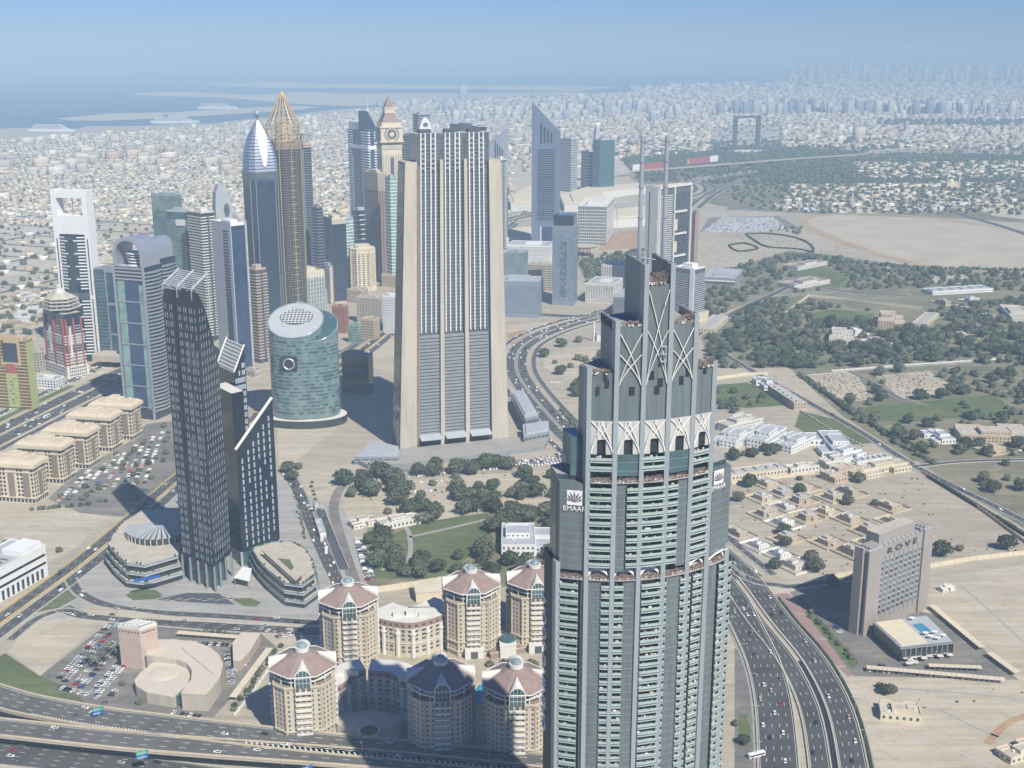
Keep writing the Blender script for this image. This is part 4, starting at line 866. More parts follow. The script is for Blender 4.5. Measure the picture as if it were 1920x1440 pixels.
for k in range(3):
    ua, ub = k / 3 + .03, (k + 1) / 3 - .03
    for i in range(nb):                       # deep louvred office floors below
        z = 16 + i * (ZM - 18) / nb; b = MB(); xa, xb, y = fx(ua, z), fx(ub, z), fy(z); b.prism([(xa, y - 2.6), (xb, y - 2.6), (xb, y + .1), (xa, y + .1)], z, z + 2.7, 0, None, True, True); b.build('louvre', M['grey'], o)
    b = MB()                                   # small flat floors above
    nf = int((ZT - ZM - 4) / 3.7)
    for i in range(nf):
        z = ZM + 3 + i * 3.7; xa, xb, y = fx(ua, z), fx(ub, z), fy(z) - (.4 if z < ZF1 else 1)
        b.prism([(xa, y - .5), (xb, y - .5), (xb, y + .2), (xa, y + .2)], z, z + .8, 0, None, True, True)
        for q in range(6):
            if RN.random() < .5: u = lerp((ua,), (ub,), (q + .1) / 6)[0]; u2 = lerp((ua,), (ub,), (q + .9) / 6)[0]; b.wpan((fx(u, z), y), (fx(u2, z), y), 0, fx(u2, z) - fx(u, z), z + .9, z + 3.3, .1, RN.choice([1, 2, 2]))
    b.build('floor_edge', [M['grey'], M['greyg'], M['dgrey']], o, stuff=True)
    for u in (.12, .34, .62, .84):
        ul = lerp((ua,), (ub,), u)[0]; b = MB(); z0_, z1_ = ZM, ZT + .5
        b.frus([(fx(ul, z0_) - .55, fy(z0_) - 2.0), (fx(ul, z0_) + .55, fy(z0_) - 2.0), (fx(ul, z0_) + .55, fy(z0_)), (fx(ul, z0_) - .55, fy(z0_))], z0_, [(fx(ul, z1_) - .55, 3.2), (fx(ul, z1_) + .55, 3.2), (fx(ul, z1_) + .55, 6), (fx(ul, z1_) - .55, 6)], z1_, 0); b.build('mullion', M['white'], o)
    for u0_, u1_ in ((.12, .34), (.62, .84)):
        for i in range(7): b = MB(); z = ZF1 - 8 + i * (ZT - ZF1 + 6) / 7; xa, xb = fx(lerp((ua,), (ub,), u0_)[0], z), fx(lerp((ua,), (ub,), u1_)[0], z); b.box(xa, xb, 3.4, 5.4, z, z + 2.6); b.build('duplex_balcony', M['grey'], o)
    b = MB(); xa, xb = fx(ua, 5), fx(ub, 5); b.frus([(xa, -9), (xb, -9), (xb, 4), (xa, 4)], [13, 13, 17, 17], [(xa, -9), (xb, -9), (xb, 4), (xa, 4)], [13.8, 13.8, 17.8, 17.8], 0, None, True, True); b.build('entrance_canopy', M['lgrey'], o)
    b = MB(); b.wpan((xa, 3.8), (xb, 3.8), 0, xb - xa, 1, 15, .1); b.build('lobby_glazing', M['blackg'], o)
for u in (.15, .5, .83): b = MB(); x = lerp((t0,), (t1,), u)[0]; b.box(x - 6, x + 6, 10, 20, ZT, ZT + 3.5); b.build('plant_room', M['dgrey'], o)
# its plinth and the low halls at its foot
pl = [G(*q) for q in ((664, 868), (700, 860), (752, 850), (955, 828), (1030, 828), (1020, 845), (760, 878), (690, 880))]
o2 = thing('plinth', 'long low grey plinth wall around the foot of the slab tower', 'wall'); b = MB(); b.prism(ccw(pl), 0, 5, 0, 1); b.build('plinth_body', [M['grey'], M['pave']], o2)
for lab, q, h in (('grey flat-roofed hall next to the slab tower with sloping glass side', ((958, 760), (982, 757), (1010, 805), (985, 812)), 17), ('low grey block at the corner of the slab tower plinth', ((980, 815), (1028, 808), (1030, 828), (982, 838)), 12), ('grey wedge-shaped hall west of the slab tower with angled wall', ((664, 872), (700, 840), (748, 852), (748, 872)), 9)):
    b = MB(); p = ccw([G(*v) for v in q]); oo = thing('low_hall', lab, 'building'); b.prism(p, 0, h, 0, 1); b.build('wall', [M['grey'], M['lgrey']], oo)
    b = MB(); b.prism(inset(p, .8), h, h + 1.5, 0, 1); b.build('roof_step', [M['lgrey'], M['lgrey']], oo); b = MB(); [b.wgrid(p[i], p[(i + 1) % len(p)], 1, h - 2, 6, 2, .8, .5, .1) for i in range(len(p))]; b.build('glazing', M['teal'], oo, stuff=True)
# ---- dark towers with white window ticks
A, B, C = G(345, 1085), G(405, 1110), G(436, 1080); DK = glass('charcoal_glass', (.016, .021, .036), rough=.12, spec=.45); TICK = mat('pale_window', (.40, .46, .52), rough=.2, var=.3, scale=.3, spec=.8)
DKR = mat('painted_reflection_charcoal', (.06, .066, .07), rough=.3, var=.5, scale=.035, spec=.7)
o = thing('dark_tower', 'tallest charcoal tower with white tick windows, slanted louvred roof and tall stilts', 'skyscraper', (*B, 0))
rel = lambda p: (p[0] - B[0], p[1] - B[1])
a_, c_ = rel(A), rel(C); K = 6; zB = T(373, 547, B[1])[2]; zA = T(304, 541, A[1])[2]; zC = T(411, 690, C[1])[2]; zD = T(312, 508, A[1] + c_[1])[2]
b = MB()
for k in range(K):
    f0, f1 = k / K, (k + 1) / K; g = lambda f: zB + (zC - zB) * f ** 1.7; l_ = lambda f: zA + (zD - zA) * f
    y0, y1 = (c_[0] * f0, c_[1] * f0), (c_[0] * f1, c_[1] * f1); x0, x1 = (a_[0] + y0[0], a_[1] + y0[1]), (a_[0] + y1[0], a_[1] + y1[1])
    b.frus([x0, y0, y1, x1], 20, [x0, y0, y1, x1], [l_(f0), g(f0), g(f1), l_(f1)], 0, 1)
b.build('wall', [DK, M['grey']], o)
na = math.hypot(*a_); 
def ticks(p0, p1, cols, z0, ztop, root, name='window', dz=6.6, w_=.9, h_=3.9, dark=0.0):
    L = math.hypot(*vsub(p1, p0)); b = MB(); b.wpan((0, 0), vsub(p1, p0), -w_ / 2, w_ / 2, 0, h_, .12); me = b.mesh(name, TICK); d = (vsub(p1, p0)[0] / L, vsub(p1, p0)[1] / L)
    for u in cols:
        z = z0
        while z + h_ < ztop(u): 
            if RN.random() > dark: link(name, me, root, (p0[0] + d[0] * u * L, p0[1] + d[1] * u * L, z))
            z += dz
fc = [.05, .11, .21, .27, .37, .50, .56, .64, .70, .79, .85, .93]
ticks(a_, (0, 0), [.06, .115, .20, .255, .46, .515, .62, .675, .79, .845, .94], 24, lambda u: zA + (zB - zA) * u - 10, o, dark=.03)
ticks((0, 0), c_, [.12, .26, .40, .54, .68, .82, .94], 24, lambda u: zB + (zC - zB) * u ** 1.7 - 6, o, dark=.03)
b = MB(); L = na; b.wbox(a_, (0, 0), L * .335, L * .385, 22, (zA + zB) / 2, -.1, .25); b.build('groove_shade', M['black'], o)  # black strip on the wall paints the shade of a vertical groove
for q in range(26):           # lighter patches painting reflections of bright ground onto the glass
    u = RN.choice([.12, .55, .68, .86]); z = RN.uniform(30, zB - 50); b = MB(); dw = RN.uniform(.05, .13); b.wbox(a_, (0, 0), L * (u - dw * .8), L * (u + dw), z, z + RN.choice([6.6, 6.6, 13.2, 19.8]), -.1, .06 + .001 * q); b.build('reflection_patch', DKR, o)
b = MB(); p = [(0, 0), c_, (c_[0] + a_[0], c_[1] + a_[1]), a_]; b.prism(ccw(inset(p, .8)), .1, 20, 0); b.build('lobby_glazing', M['teal'], o)
for e0, e1, n in ((a_, (0, 0), 4), ((0, 0), c_, 3)):
    for i in range(n + 1):
        q = lerp(e0, e1, i / n)
        if (i == 0 and e0 == (0, 0)): continue
        b = MB(); b.box(q[0] - .7, q[0] + .7, q[1] - .7, q[1] + .7, 0, 21); b.build('stilt', M['grey'], o)
# louvred roof plane, a little above the roof
zr = lambda x, f: (lambda t: (zB + (zC - zB) * f ** 1.7) * (1 - t) + (zA + (zD - zA) * f) * t)(x)
for i in range(9):
    f = .02 + i * .1; q0 = (a_[0] * .98 + c_[0] * f, a_[1] * .98 + c_[1] * f); q1 = (a_[0] * .12 + c_[0] * f, a_[1] * .12 + c_[1] * f); zz = max(zA, zB) + 1 + (zD - zA) * f
    b = MB(); b.tube((*q0, zz), (*q1, zz), .55, 4); b.build('roof_louvre', M['lgrey'], o)
for u in (.98, .55, .12):
    q0 = (a_[0] * u, a_[1] * u); q1 = (a_[0] * u + c_[0] * .9, a_[1] * u + c_[1] * .9); z0_ = max(zA, zB) + 1; b = MB(); b.tube((*q0, z0_), (*q1, z0_ + (zD - zA) * .9), .9, 4); b.tube((*q0, z0_ - 8), (*q0, z0_), .5, 4); b.tube((*q1, z0_ - 30), (*q1, z0_ + (zD - zA) * .9), .5, 4); b.build('roof_beam', M['lgrey'], o)
def slope_block(label, near, right, leftpx, zn, zr_, zl, m=DK, tick=True, cap=None, z0=0, dep=26):
    o = thing('dark_tower', label, 'skyscraper', (*near, 0)); r_ = vsub(right, near); L = math.hypot(*r_)
    f = lambda t: PX(near[0] - t * .60, near[1] + t * .80, 60)[0]
    t_ = solve(f, .5, 90, leftpx); l_ = (-t_ * .60, t_ * .80)
    p = [(0, 0), r_, (r_[0] + l_[0], r_[1] + l_[1]), l_]; b = MB(); b.frus(p, z0, p, [zn, zr_, zr_, zl], 0, 1); b.build('wall', [m, cap or M['lgrey']], o)
    if tick:
        ticks((0, 0), r_, [.14, .30, .44, .58, .72, .87], z0 + 4, lambda u: zn + (zr_ - zn) * u - 7, o, w_=1.5, h_=4.2, dz=6.0, dark=.06)
        for i in range(8):
            u = (i + .5) / 8; q0 = lerp((0, 0), r_, u); q1 = (q0[0] + l_[0], q0[1] + l_[1]); z = zn + (zr_ - zn) * u + .6; b = MB(); b.tube((*q0, z), (*q1, z + (zl - zn) * (1 - u)), .4, 4); b.build('roof_louvre', M['offw'], o)
        for u in (0, 1): b = MB(); q = l_ if u else (0, 0); b.tube((q[0], q[1], (zl if u else zn) + 1), (q[0] + r_[0], q[1] + r_[1], zr_ + 1), .8, 4); b.build('roof_beam', M['offw'], o)
    return o, l_, r_
NB, NR = G(456, 1062), G(526, 1037)
zn, zr_ = T(457, 846, NB[1])[2], T(519, 748, NR[1])[2]
o, l_, r_ = slope_block('shorter charcoal tower with a steep single-pitch louvred roof and white windows', NB, NR, 446, zn, zr_, zn, z0=12)
b = MB(); b.prism([(0, 0), r_, (r_[0] + l_[0], r_[1] + l_[1]), l_], 0, 12, 0); b.build('lobby_glazing', M['teal'], o)
for i in range(4): q = lerp((-.3, -.3), r_, i / 3); b = MB(); b.box(q[0] - .9, q[0] + .9, q[1] - 1, q[1] + .8, 0, 12.5); b.build('stilt', M['lgrey'], o)
CB = (NB[0] + l_[0] * 1.02, NB[1] + l_[1] * 1.02); CR = (CB[0] + r_[0] * .3, CB[1] + r_[1] * .3); zc = T(430, 738, CB[1])[2]
slope_block('plain black core block with a pale flat cap between the charcoal towers', CB, CR, 414, zc, zc, zc, M['blackg'], False, M['offw'])
HB = (CB[0] - 4, CB[1] + 26); HB = T(439, 700, HB[1])[:2]; HR = T(458, 650, HB[1] + 10)[:2]
slope_block('slim charcoal wing with a sloping roof, rearmost of the charcoal group', HB, HR, 420, T(439, 700, HB[1])[2], T(458, 648, HB[1] + 10)[2], T(439, 700, HB[1])[2])
# ---- terraced podiums
def terrace(label, pix, levels, step, hz, pav=None):
    p = ccw([G(*q) for q in pix]); o = thing('podium', label, 'building')
    for i in range(levels):
        q = inset(p, 1 - i * step); b = MB(); b.prism(inset(q, .96), i * hz, (i + 1) * hz - .9, 0); b.build('terrace_glazing', M['smoke'], o)
        b = MB(); b.prism(q, (i + 1) * hz - 1.3, (i + 1) * hz, 0, 1, True, True); b.build('terrace_slab', [M['lgrey'], M['conc']], o)
        b = MB(); [b.wbox(q[k], q[(k + 1) % len(q)], 0, math.hypot(*vsub(q[(k + 1) % len(q)], q[k])), (i + 1) * hz, (i + 1) * hz + 1, -.3, 0) for k in range(len(q))]; b.build('balustrade', M['paleg'], o)
        b = MB(); 
        for _ in range(26):
            k = RN.randrange(len(q)); t_ = RN.random(); v = lerp(q[k], q[(k + 1) % len(q)], t_); v = lerp(v, (sum(z[0] for z in q) / len(q), sum(z[1] for z in q) / len(q)), .035); b.cyl(v[0], v[1], .5, (i + 1) * hz, (i + 1) * hz + 1.2, 6); b.cyl(v[0], v[1], 1.0, (i + 1) * hz + 1.2, (i + 1) * hz + 2.4, 6, 1, .3)
        b.build('planter', [M['conc'], M['hedge']], o, stuff=True)
    return o, p, levels * hz
o, p, ht = terrace('terraced podium with a fan-shaped louvred pavilion left of the tallest charcoal tower', ((197, 1060), (214, 1082), (238, 1104), (275, 1109), (345, 1088), (352, 1035), (345, 985), (275, 985), (222, 1020)), 3, .05, 6.2)
cx, cy_ = G(303, 1000, ht)
N = 14; a0, a1 = math.radians(178), math.radians(318)
pa = [(cx + 27 * math.cos(a0 + (a1 - a0) * k / N), cy_ + 27 * math.sin(a0 + (a1 - a0) * k / N)) for k in range(N + 1)]
b = MB(); b.prism(ccw([(cx, cy_)] + pa), ht, ht + 6, 0); b.build('pavilion_glazing', M['smoke'], o)
for k in range(N):
    b = MB(); f = lambda q, r_: lerp((cx, cy_), q, r_); q0, q1 = pa[k], lerp(pa[k], pa[k + 1], .72); b.frus([f(q0, .25), f(q0, 1.06), f(q1, 1.06), f(q1, .25)][::1], [ht + 9.5, ht + 6, ht + 6, ht + 9.5], [f(q0, .25), f(q0, 1.06), f(q1, 1.06), f(q1, .25)], [ht + 10, ht + 6.5, ht + 6.5, ht + 10], 0, None, True, True); b.build('roof_blade', M['lgrey'], o)
    b = MB(); q = f(pa[k], 1.04); b.tube((*q, ht), (*q, ht + 6.2), .35, 5); b.build('pavilion_column', M['offw'], o)
b = MB(); b.wbox(p[0], p[1], 2, 22, ht - 4.5, ht - 2.5, .05, .3) if False else b.box(0, .1, 0, .1, ht - 1, ht - .9); 
q0, q1 = G(250, 1092, ht - 6), G(300, 1083, ht - 6); b = MB(); b.wbox(q0, q1, 0, math.hypot(*vsub(q1, q0)), ht - 5, ht - 2.6, 2.0, 2.3); b.build('fascia_sign', M['signb'], o)
o, p, ht = terrace('triangular terraced podium with planters right of the charcoal towers', ((467, 1062), (480, 1085), (500, 1108), (535, 1138), (572, 1143), (600, 1122), (596, 1090), (578, 1062), (548, 1046), (500, 1050)), 3, .05, 5.6)
q = ccw([G(*v, ht) for v in ((496, 1046), (548, 1052), (566, 1086), (553, 1098))]); b = MB(); b.prism(q, ht, ht + 5, 0, 1); b.build('roof_pavilion', [M['smoke'], M['conc']], o); b = MB(); b.prism(inset(q, 1.12), ht + 5, ht + 5.8, 0, None, True, True); b.build('pavilion_roof', M['conc'], o)
b = MB(); b.ngon([(x, y, ht + 5.85) for x, y in inset(q, .45)]); b.build('roof_garden', GRASS, o)
q = ccw([G(*v, 7) for v in ((438, 1083), (455, 1063), (472, 1066), (468, 1090))]); oo = thing('canopy', 'bright white entrance canopy between the charcoal tower stilts and the triangular podium', 'canopy'); b = MB(); b.prism(q, 6.6, 7.2, 0, None, True, True); b.build('canopy_roof', M['white'], oo)
for v in inset(q, .9): b = MB(); b.cyl(v[0], v[1], .3, 0, 6.6, 6); b.build('post', M['steel'], oo)
zone('lawn_island', GRASS, .2, (235, 1116), (250, 1108), (290, 1106), (305, 1115), (290, 1124), (250, 1126)); zone('lawn_island', GRASS, .2, (432, 1122), (470, 1122), (490, 1130), (480, 1138), (455, 1136)); zone('dark_paving', M['dgrey'], .2, (292, 1125), (350, 1112), (410, 1113), (441, 1134), (400, 1132))
for px_ in range(300, 440, 12):
    c = G(px_, 1122 + (px_ % 5)); b = MB(); b.box(-2, 2, -.7, .7, 0, .6); b.box(-1.7, 1.7, -.5, .5, .6, 1.1, 1); tag(b.build('planter_bed', [M['conc'], M['hedge']], None, (*c, 0), .4), 'low planter bed on the dark paving in front of the charcoal tower stilts', 'planter', 'planter beds on the dark paving')
# ---- round green glass building
Yo = G(556, 802)[1]; Xc = G(556, 802)[0]; o = thing('round_office', 'green glass oval office building with sloping roof and a round ring ornament', 'office building', (Xc, Yo + 26, 0), -.05)
za, zb = T(555, 634, Yo)[2], T(555, 568, Yo + 52)[2]
def oval(cx, cy_, ax, bx, za, zb, name, roof):
    N = 40; e = ell(cx, cy_, ax, bx, N); z = [za + (zb - za) * (y - (cy_ - bx)) / (2 * bx) for x, y in e]; b = MB(); b.frus(e, 10, e, z, 0, 1); b.build(name, [M['green'], roof], o)
    nf = int(zb / 4.1)
    for i in range(2, nf):
        zz = 6 + i * 4.1; pts = [(x, y) for (x, y), q in zip(ell(cx, cy_, ax + .25, bx + .25, N), z) if q > zz + 2]
        if len(pts) < 8: continue
        if len(pts) == N: b = MB(); b.frus(pts, zz, pts, zz + .45, 0, None, True, True)
        else:
            k0 = next(j for j in range(N) if z[j] > zz + 2 and not z[j - 1] > zz + 2); b = MB(); pts = [ell(cx, cy_, ax + .25, bx + .25, N)[(k0 + j) % N] for j in range(len(pts))]
            for u, v in zip(pts, pts[1:]): b.wbox(u, v, 0, math.hypot(*vsub(v, u)), zz, zz + .45, -.3, .05)
        b.build('spandrel', M['paleg'], o)
    b = MB()
    for i in range(2, nf - 1):
        for j in range(N):
            if RN.random() < .5 and z[j] > 10 + i * 4.1 + 4: u, v = e[j], e[(j + 1) % N]; b.wpan(u, v, .2, math.hypot(*vsub(v, u)) - .2, 7.2 + i * 4.1, 9.3 + i * 4.1, .12)
    b.build('window_strip', M['teal'], o, stuff=True)
    b = MB(); [b.tube((*e[j], z[j]), (*e[(j + 1) % N], z[(j + 1) % N]), .8, 5) for j in range(N)]; b.build('roof_rim', M['paleg'], o)
oval(13, 5, 33, 27, za - 6, zb - 8, 'rear_drum', M['teal']); oval(0, 0, 31, 26, za, zb, 'front_drum', M['lgrey'])
zl = lambda y: za + (zb - za) * (y + 26) / 52
for i in range(8):
    y = -4 + i * 2.6; wx = 18 * math.sqrt(max(.05, 1 - ((y - 5) / 13) ** 2)); b = MB(); b.tube((-wx, y, zl(y) + .6), (wx, y, zl(y) + .6), .35, 4); b.build('roof_truss', M['white'], o)
b = MB(); e = ell(0, 5, 19, 12, 20); b.ngon([(x, y, zl(y) + .25) for x, y in e]); b.build('roof_well', M['dgrey'], o)
for j in range(9): x = -16 + j * 4; b = MB(); hy = 11 * math.sqrt(max(.05, 1 - (x / 18) ** 2)); b.tube((x, 5 - hy, zl(5 - hy) + .9), (x, 5 + hy, zl(5 + hy) + .9), .35, 4); b.build('roof_truss', M['white'], o)
zc = T(549, 682, Yo)[2]; xo = -3.5; yf = -26.3
b = MB(); b.box(xo - 9, xo + 9, yf - .6, yf + .8, zc - 8, zc + 8); mnt = b.build('ring_mount', M['smoke'], o)
b = MB(); pts = [(xo + 6 * math.cos(t_ * .2618), yf - 1.8, zc + 6 * math.sin(t_ * .2618)) for t_ in range(25)]; b.path(pts, 1.0, 6); b.build('ring', M['silver'], mnt)
b = MB(); b.prism(ell(4, 1, 50, 33, 30), 0, 9, 0, 1); b.build('podium', [M['smoke'], M['offw']], o)
t = Tower('office_building', 'dark glass office cube in the shadow beside the oval building', (692, 668, YS(1330) / 1.107), 640, 699, 72, 'building'); t.body(M['navy'], roof=M['grey']).ring(10, .5, .2, M['dgrey']).crown(M['grey']); b = MB(); b.wbox((0, t.d), (0, 0), t.d * .86, t.d, 0, t.h + 2, 0, 3); b.build('end_fin', M['smoke'], t.o)
# ---- five cream blocks along the highway
nc = G(68, 945); T1 = Tower('office_block', 'first cream office block of the row of five, counted from the sand lot', (68, 869, nc[1] / 1.0), None, None, 80, 'building', w=22, d=46, z=37)
T1.o.location = (*nc, 0); h = T1.h; T1.body(M['cream'], roof=M['cream'])
T1.ring(1, 3.4, 2.6, M['cream'], h - 1.5, h, 'cornice'); b = MB(); b.frus(T1.rect(2.4), h + 1.9, T1.rect(-1.5), h + 5, 0); b.build('mansard', M['beige'], T1.o)
b = MB(); b.box(6, 16, 14, 32, h + 5, h + 8); b.build('roof_house', M['cream'], T1.o); b = MB(); b.box(8, 14, 18, 27, h + 8, h + 10.5); b.build('lift_house', M['cream'], T1.o)
for i in range(8): x, y = RN.choice([1.5, 18.5]), 4 + i * 5.2; b = MB(); b.box(x - 1, x + 1, y - 1, y + 1, h + 4.6, h + 6.2); b.build('cooling_unit', M['offw'], T1.o)
for f, us in (('L', ((.1, .24), (.43, .57), (.76, .9))), ('R', ((.36, .64),))):
    for u0, u1 in us: T1.pan(f, u0, u1, 6, h - 6, M['brown'], name='tinted_strip', thick=.35)
    b = MB(); L = T1.len[f]; n = 13 if f == 'L' else 6
    for i in range(n):
        u = (i + .5) / n
        if any(a - .02 < u < c + .02 for a, c in us): continue
        for j in range(7): b.wpan(*T1.P[f], u * L - 1, u * L + 1, 7 + j * 4, 9.4 + j * 4, .1)
    b.build('window', M['dark'], T1.o, stuff=True)
T1.ring(1, 1.2, .5, M['cream'], h - 7, h, 'string_course').ring(1, 1.0, .8, M['cream'], 5, h, 'string_course'); T1.win('LR', 12, 1, .7, .8, M['navy'], .5, 5, .12, 'shopfront')
names = ['second cream office block of the row of five, counted from the sand lot', 'middle cream office block of the five in the row', 'fourth cream office block in the row, next to the last beside the arched towers', 'last cream office block of the row, against the foot of the silver arched tower']
for (px_, py_), lab in zip(((120, 908), (168, 880), (211, 848), (250, 826)), names): dup(T1.o, (*G(px_, py_), 0), T1.a, lab)
# ---- white building cut by the frame
P0, P1 = G(-70, 1170), G(91, 1079); L = math.hypot(*vsub(P1, P0)); hW = T(91, 1022, P1[1])[2]
o = thing('white_building', 'white low building with black ribbon windows and roof pergola by the sand lot', 'building', (*P0, 0), math.atan2(P1[1] - P0[1], P1[0] - P0[0])); b = MB(); b.box(0, L, 0, 34, 0, hW, 0, 1, False); b.build('wall', [M['white'], M['lgrey']], o)
for z in (hW * .42, hW * .68): b = MB(); b.wbox((0, 0), (L, 0), 1, L - 1.5, z, z + 2, -.1, .12); b.build('ribbon_window', M['black'], o)
for i in range(16): b = MB(); b.wbox((0, 0), (L, 0), 3 + i * L / 17, 5.6 + i * L / 17, .6, hW * .32, -.1, .12); b.build('shopfront', M['navy'], o)
for i in range(9): b = MB(); b.box(8 + i * 6, 9.5 + i * 6, 5, 26, hW + 2, hW + 2.5); b.tube((9 + i * 6, 5, hW), (9 + i * 6, 5, hW + 2), .25, 4); b.tube((9 + i * 6, 26, hW), (9 + i * 6, 26, hW + 2), .25, 4); b.build('pergola_beam', M['stone'], o)
b = MB(); b.box(L * .72, L * .98, 2, 20, hW, hW + 4); b.build('roof_house', M['white'], o); b = MB(); [b.wbox(p0, p1, 0, math.hypot(*vsub(p1, p0)), hW, hW + 1, -.4, .1) for p0, p1 in (((0, 0), (L, 0)), ((L, 0), (L, 34)), ((L, 34), (0, 34)))]; b.build('parapet', M['white'], o)
# ---- pink tower and curved hall
Bp = G(268, 1256); Lp, Rp = G(228, 1250), G(300, 1245); h = T(268, 1181, Bp[1])[2]
o = thing('pink_tower', 'plain pink stone tower with an open roof frame in the car park', 'tower', (*Bp, 0)); l_, r_ = vsub(Lp, Bp), vsub(Rp, Bp); p = [(0, 0), r_, (r_[0] + l_[0], r_[1] + l_[1]), l_]
b = MB(); b.prism(p, 0, h, 0, 1); b.build('wall', [M['pink'], M['lgrey']], o); b = MB(); q = inset(p, 1.02); [b.wbox(q[k], q[(k + 1) % 4], 0, math.hypot(*vsub(q[(k + 1) % 4], q[k])), h - .8, h + 1.8, -.8, .1) for k in range(4)]; b.build('parapet', M['offw'], o)
b = MB(); b.prism(inset(p, .62), h, h + 3, 0); b.build('roof_house', M['offw'], o)
for i in range(5): f = .12 + .19 * i; q0, q1 = lerp((0, 0), l_, f), lerp(r_, (r_[0] + l_[0], r_[1] + l_[1]), f); b = MB(); b.tube((*q0, h + 2.2), (*q1, h + 2.2), .3, 4); b.build('roof_frame_beam', M['white'], o)
b = MB(); b.wgrid((0, 0), r_, h - 4, h - 2, 1, 1, .8, .3, .1); b.wgrid(l_, (0, 0), h - 3.5, h - 2, 7, 1, .4, .7, .1); b.build('vent_slot', M['black'], o, stuff=True)
b = MB(); c = lerp((0, 0), (r_[0] + l_[0], r_[1] + l_[1]), .7); b.tube((*c, h + 3), (*c, h + 11), .25, 5, 0, .08); b.build('aerial', M['steel'], o)
HS = mat('pale_pink_roof', (.60, .53, .43), var=.06, scale=.2)
up = ccw([G(*v, 12) for v in ((288, 1201), (325, 1200), (365, 1205), (392, 1214), (410, 1228), (418, 1246), (413, 1268), (400, 1287), (387, 1302), (340, 1300), (358, 1275), (360, 1258), (350, 1244), (330, 1236), (300, 1232), (274, 1229))])
lo = ccw([G(*v, 8) for v in ((285, 1243), (305, 1237), (332, 1241), (352, 1252), (357, 1268), (350, 1285), (325, 1307), (275, 1298), (255, 1286), (252, 1275), (262, 1262))])
o = thing('curved_hall', 'pale curved hall wrapped round a flat drum beside the pink tower', 'building'); b = MB(); b.prism(up, 0, 12, 0, 1); b.build('curved_wing', [M['conc'], HS], o); b = MB(); b.prism(lo, 0, 8, 0, 1); b.build('drum', [M['conc'], HS], o)
b = MB(); b.prism(inset(up, 1.008), 11.6, 12.6, 0, 1, True, True); b.build('roof_edge', [M['cream'], HS], o); b = MB(); c = G(308, 1263, 8); b.dome(c[0], c[1], 8, 10, 1.0, 24, 3); b.build('shallow_dome', HS, o)
b = MB(); q0, q1 = G(322, 1322), G(370, 1328); b.wbox(q0, q1, 0, math.hypot(*vsub(q1, q0)), .5, 7, -9, .3); b.build('glass_front', M['teal'], o)
b = MB(); b.tube((*G(340, 1215, 12.8), 12.8), (*G(402, 1265, 12.8), 12.8), .4, 4); b.build('roof_rib', M['pink'], o)
b = MB(); p = ccw([G(*v, 7) for v in ((436, 1205), (452, 1185), (488, 1188), (468, 1222), (450, 1240), (437, 1238))]); b.prism(p, 0, 7, 0, 1); tag(b.build('pink_annexe', [M['pink'], HS]), 'small angular pink annexe next to the shaded parking rows', 'building')
def canopy_row(label, p0, p1, n, dep, z=3.2):
    o = thing('parking_shade', label, 'canopy'); d = vsub(p1, p0); L = math.hypot(*d); d = (d[0] / L, d[1] / L); nx = (-d[1], d[0]); s = L / n
    for i in range(n):
        a = (p0[0] + d[0] * s * i, p0[1] + d[1] * s * i); e = (a[0] + d[0] * s * .94, a[1] + d[1] * s * .94); q = [a, e, (e[0] + nx[0] * dep, e[1] + nx[1] * dep), (a[0] + nx[0] * dep, a[1] + nx[1] * dep)]
        b = MB(); b.frus(ccw(q), z, ccw(q), z + .2, 0, None, True, True); b.build('shade_panel', M['cream'], o)
    b = MB(); [b.cyl(p0[0] + d[0] * s * i, p0[1] + d[1] * s * i, .15, 0, z, 5) for i in range(n + 1)]; b.build('post', M['steel'], o, stuff=True); return o
canopy_row('long zigzag cream parking shade along the cross street', G(330, 1196), G(448, 1205), 24, 5); canopy_row('long cream parking shade on the lane beside the cream hotel', G(430, 1315), G(500, 1222), 20, -5)
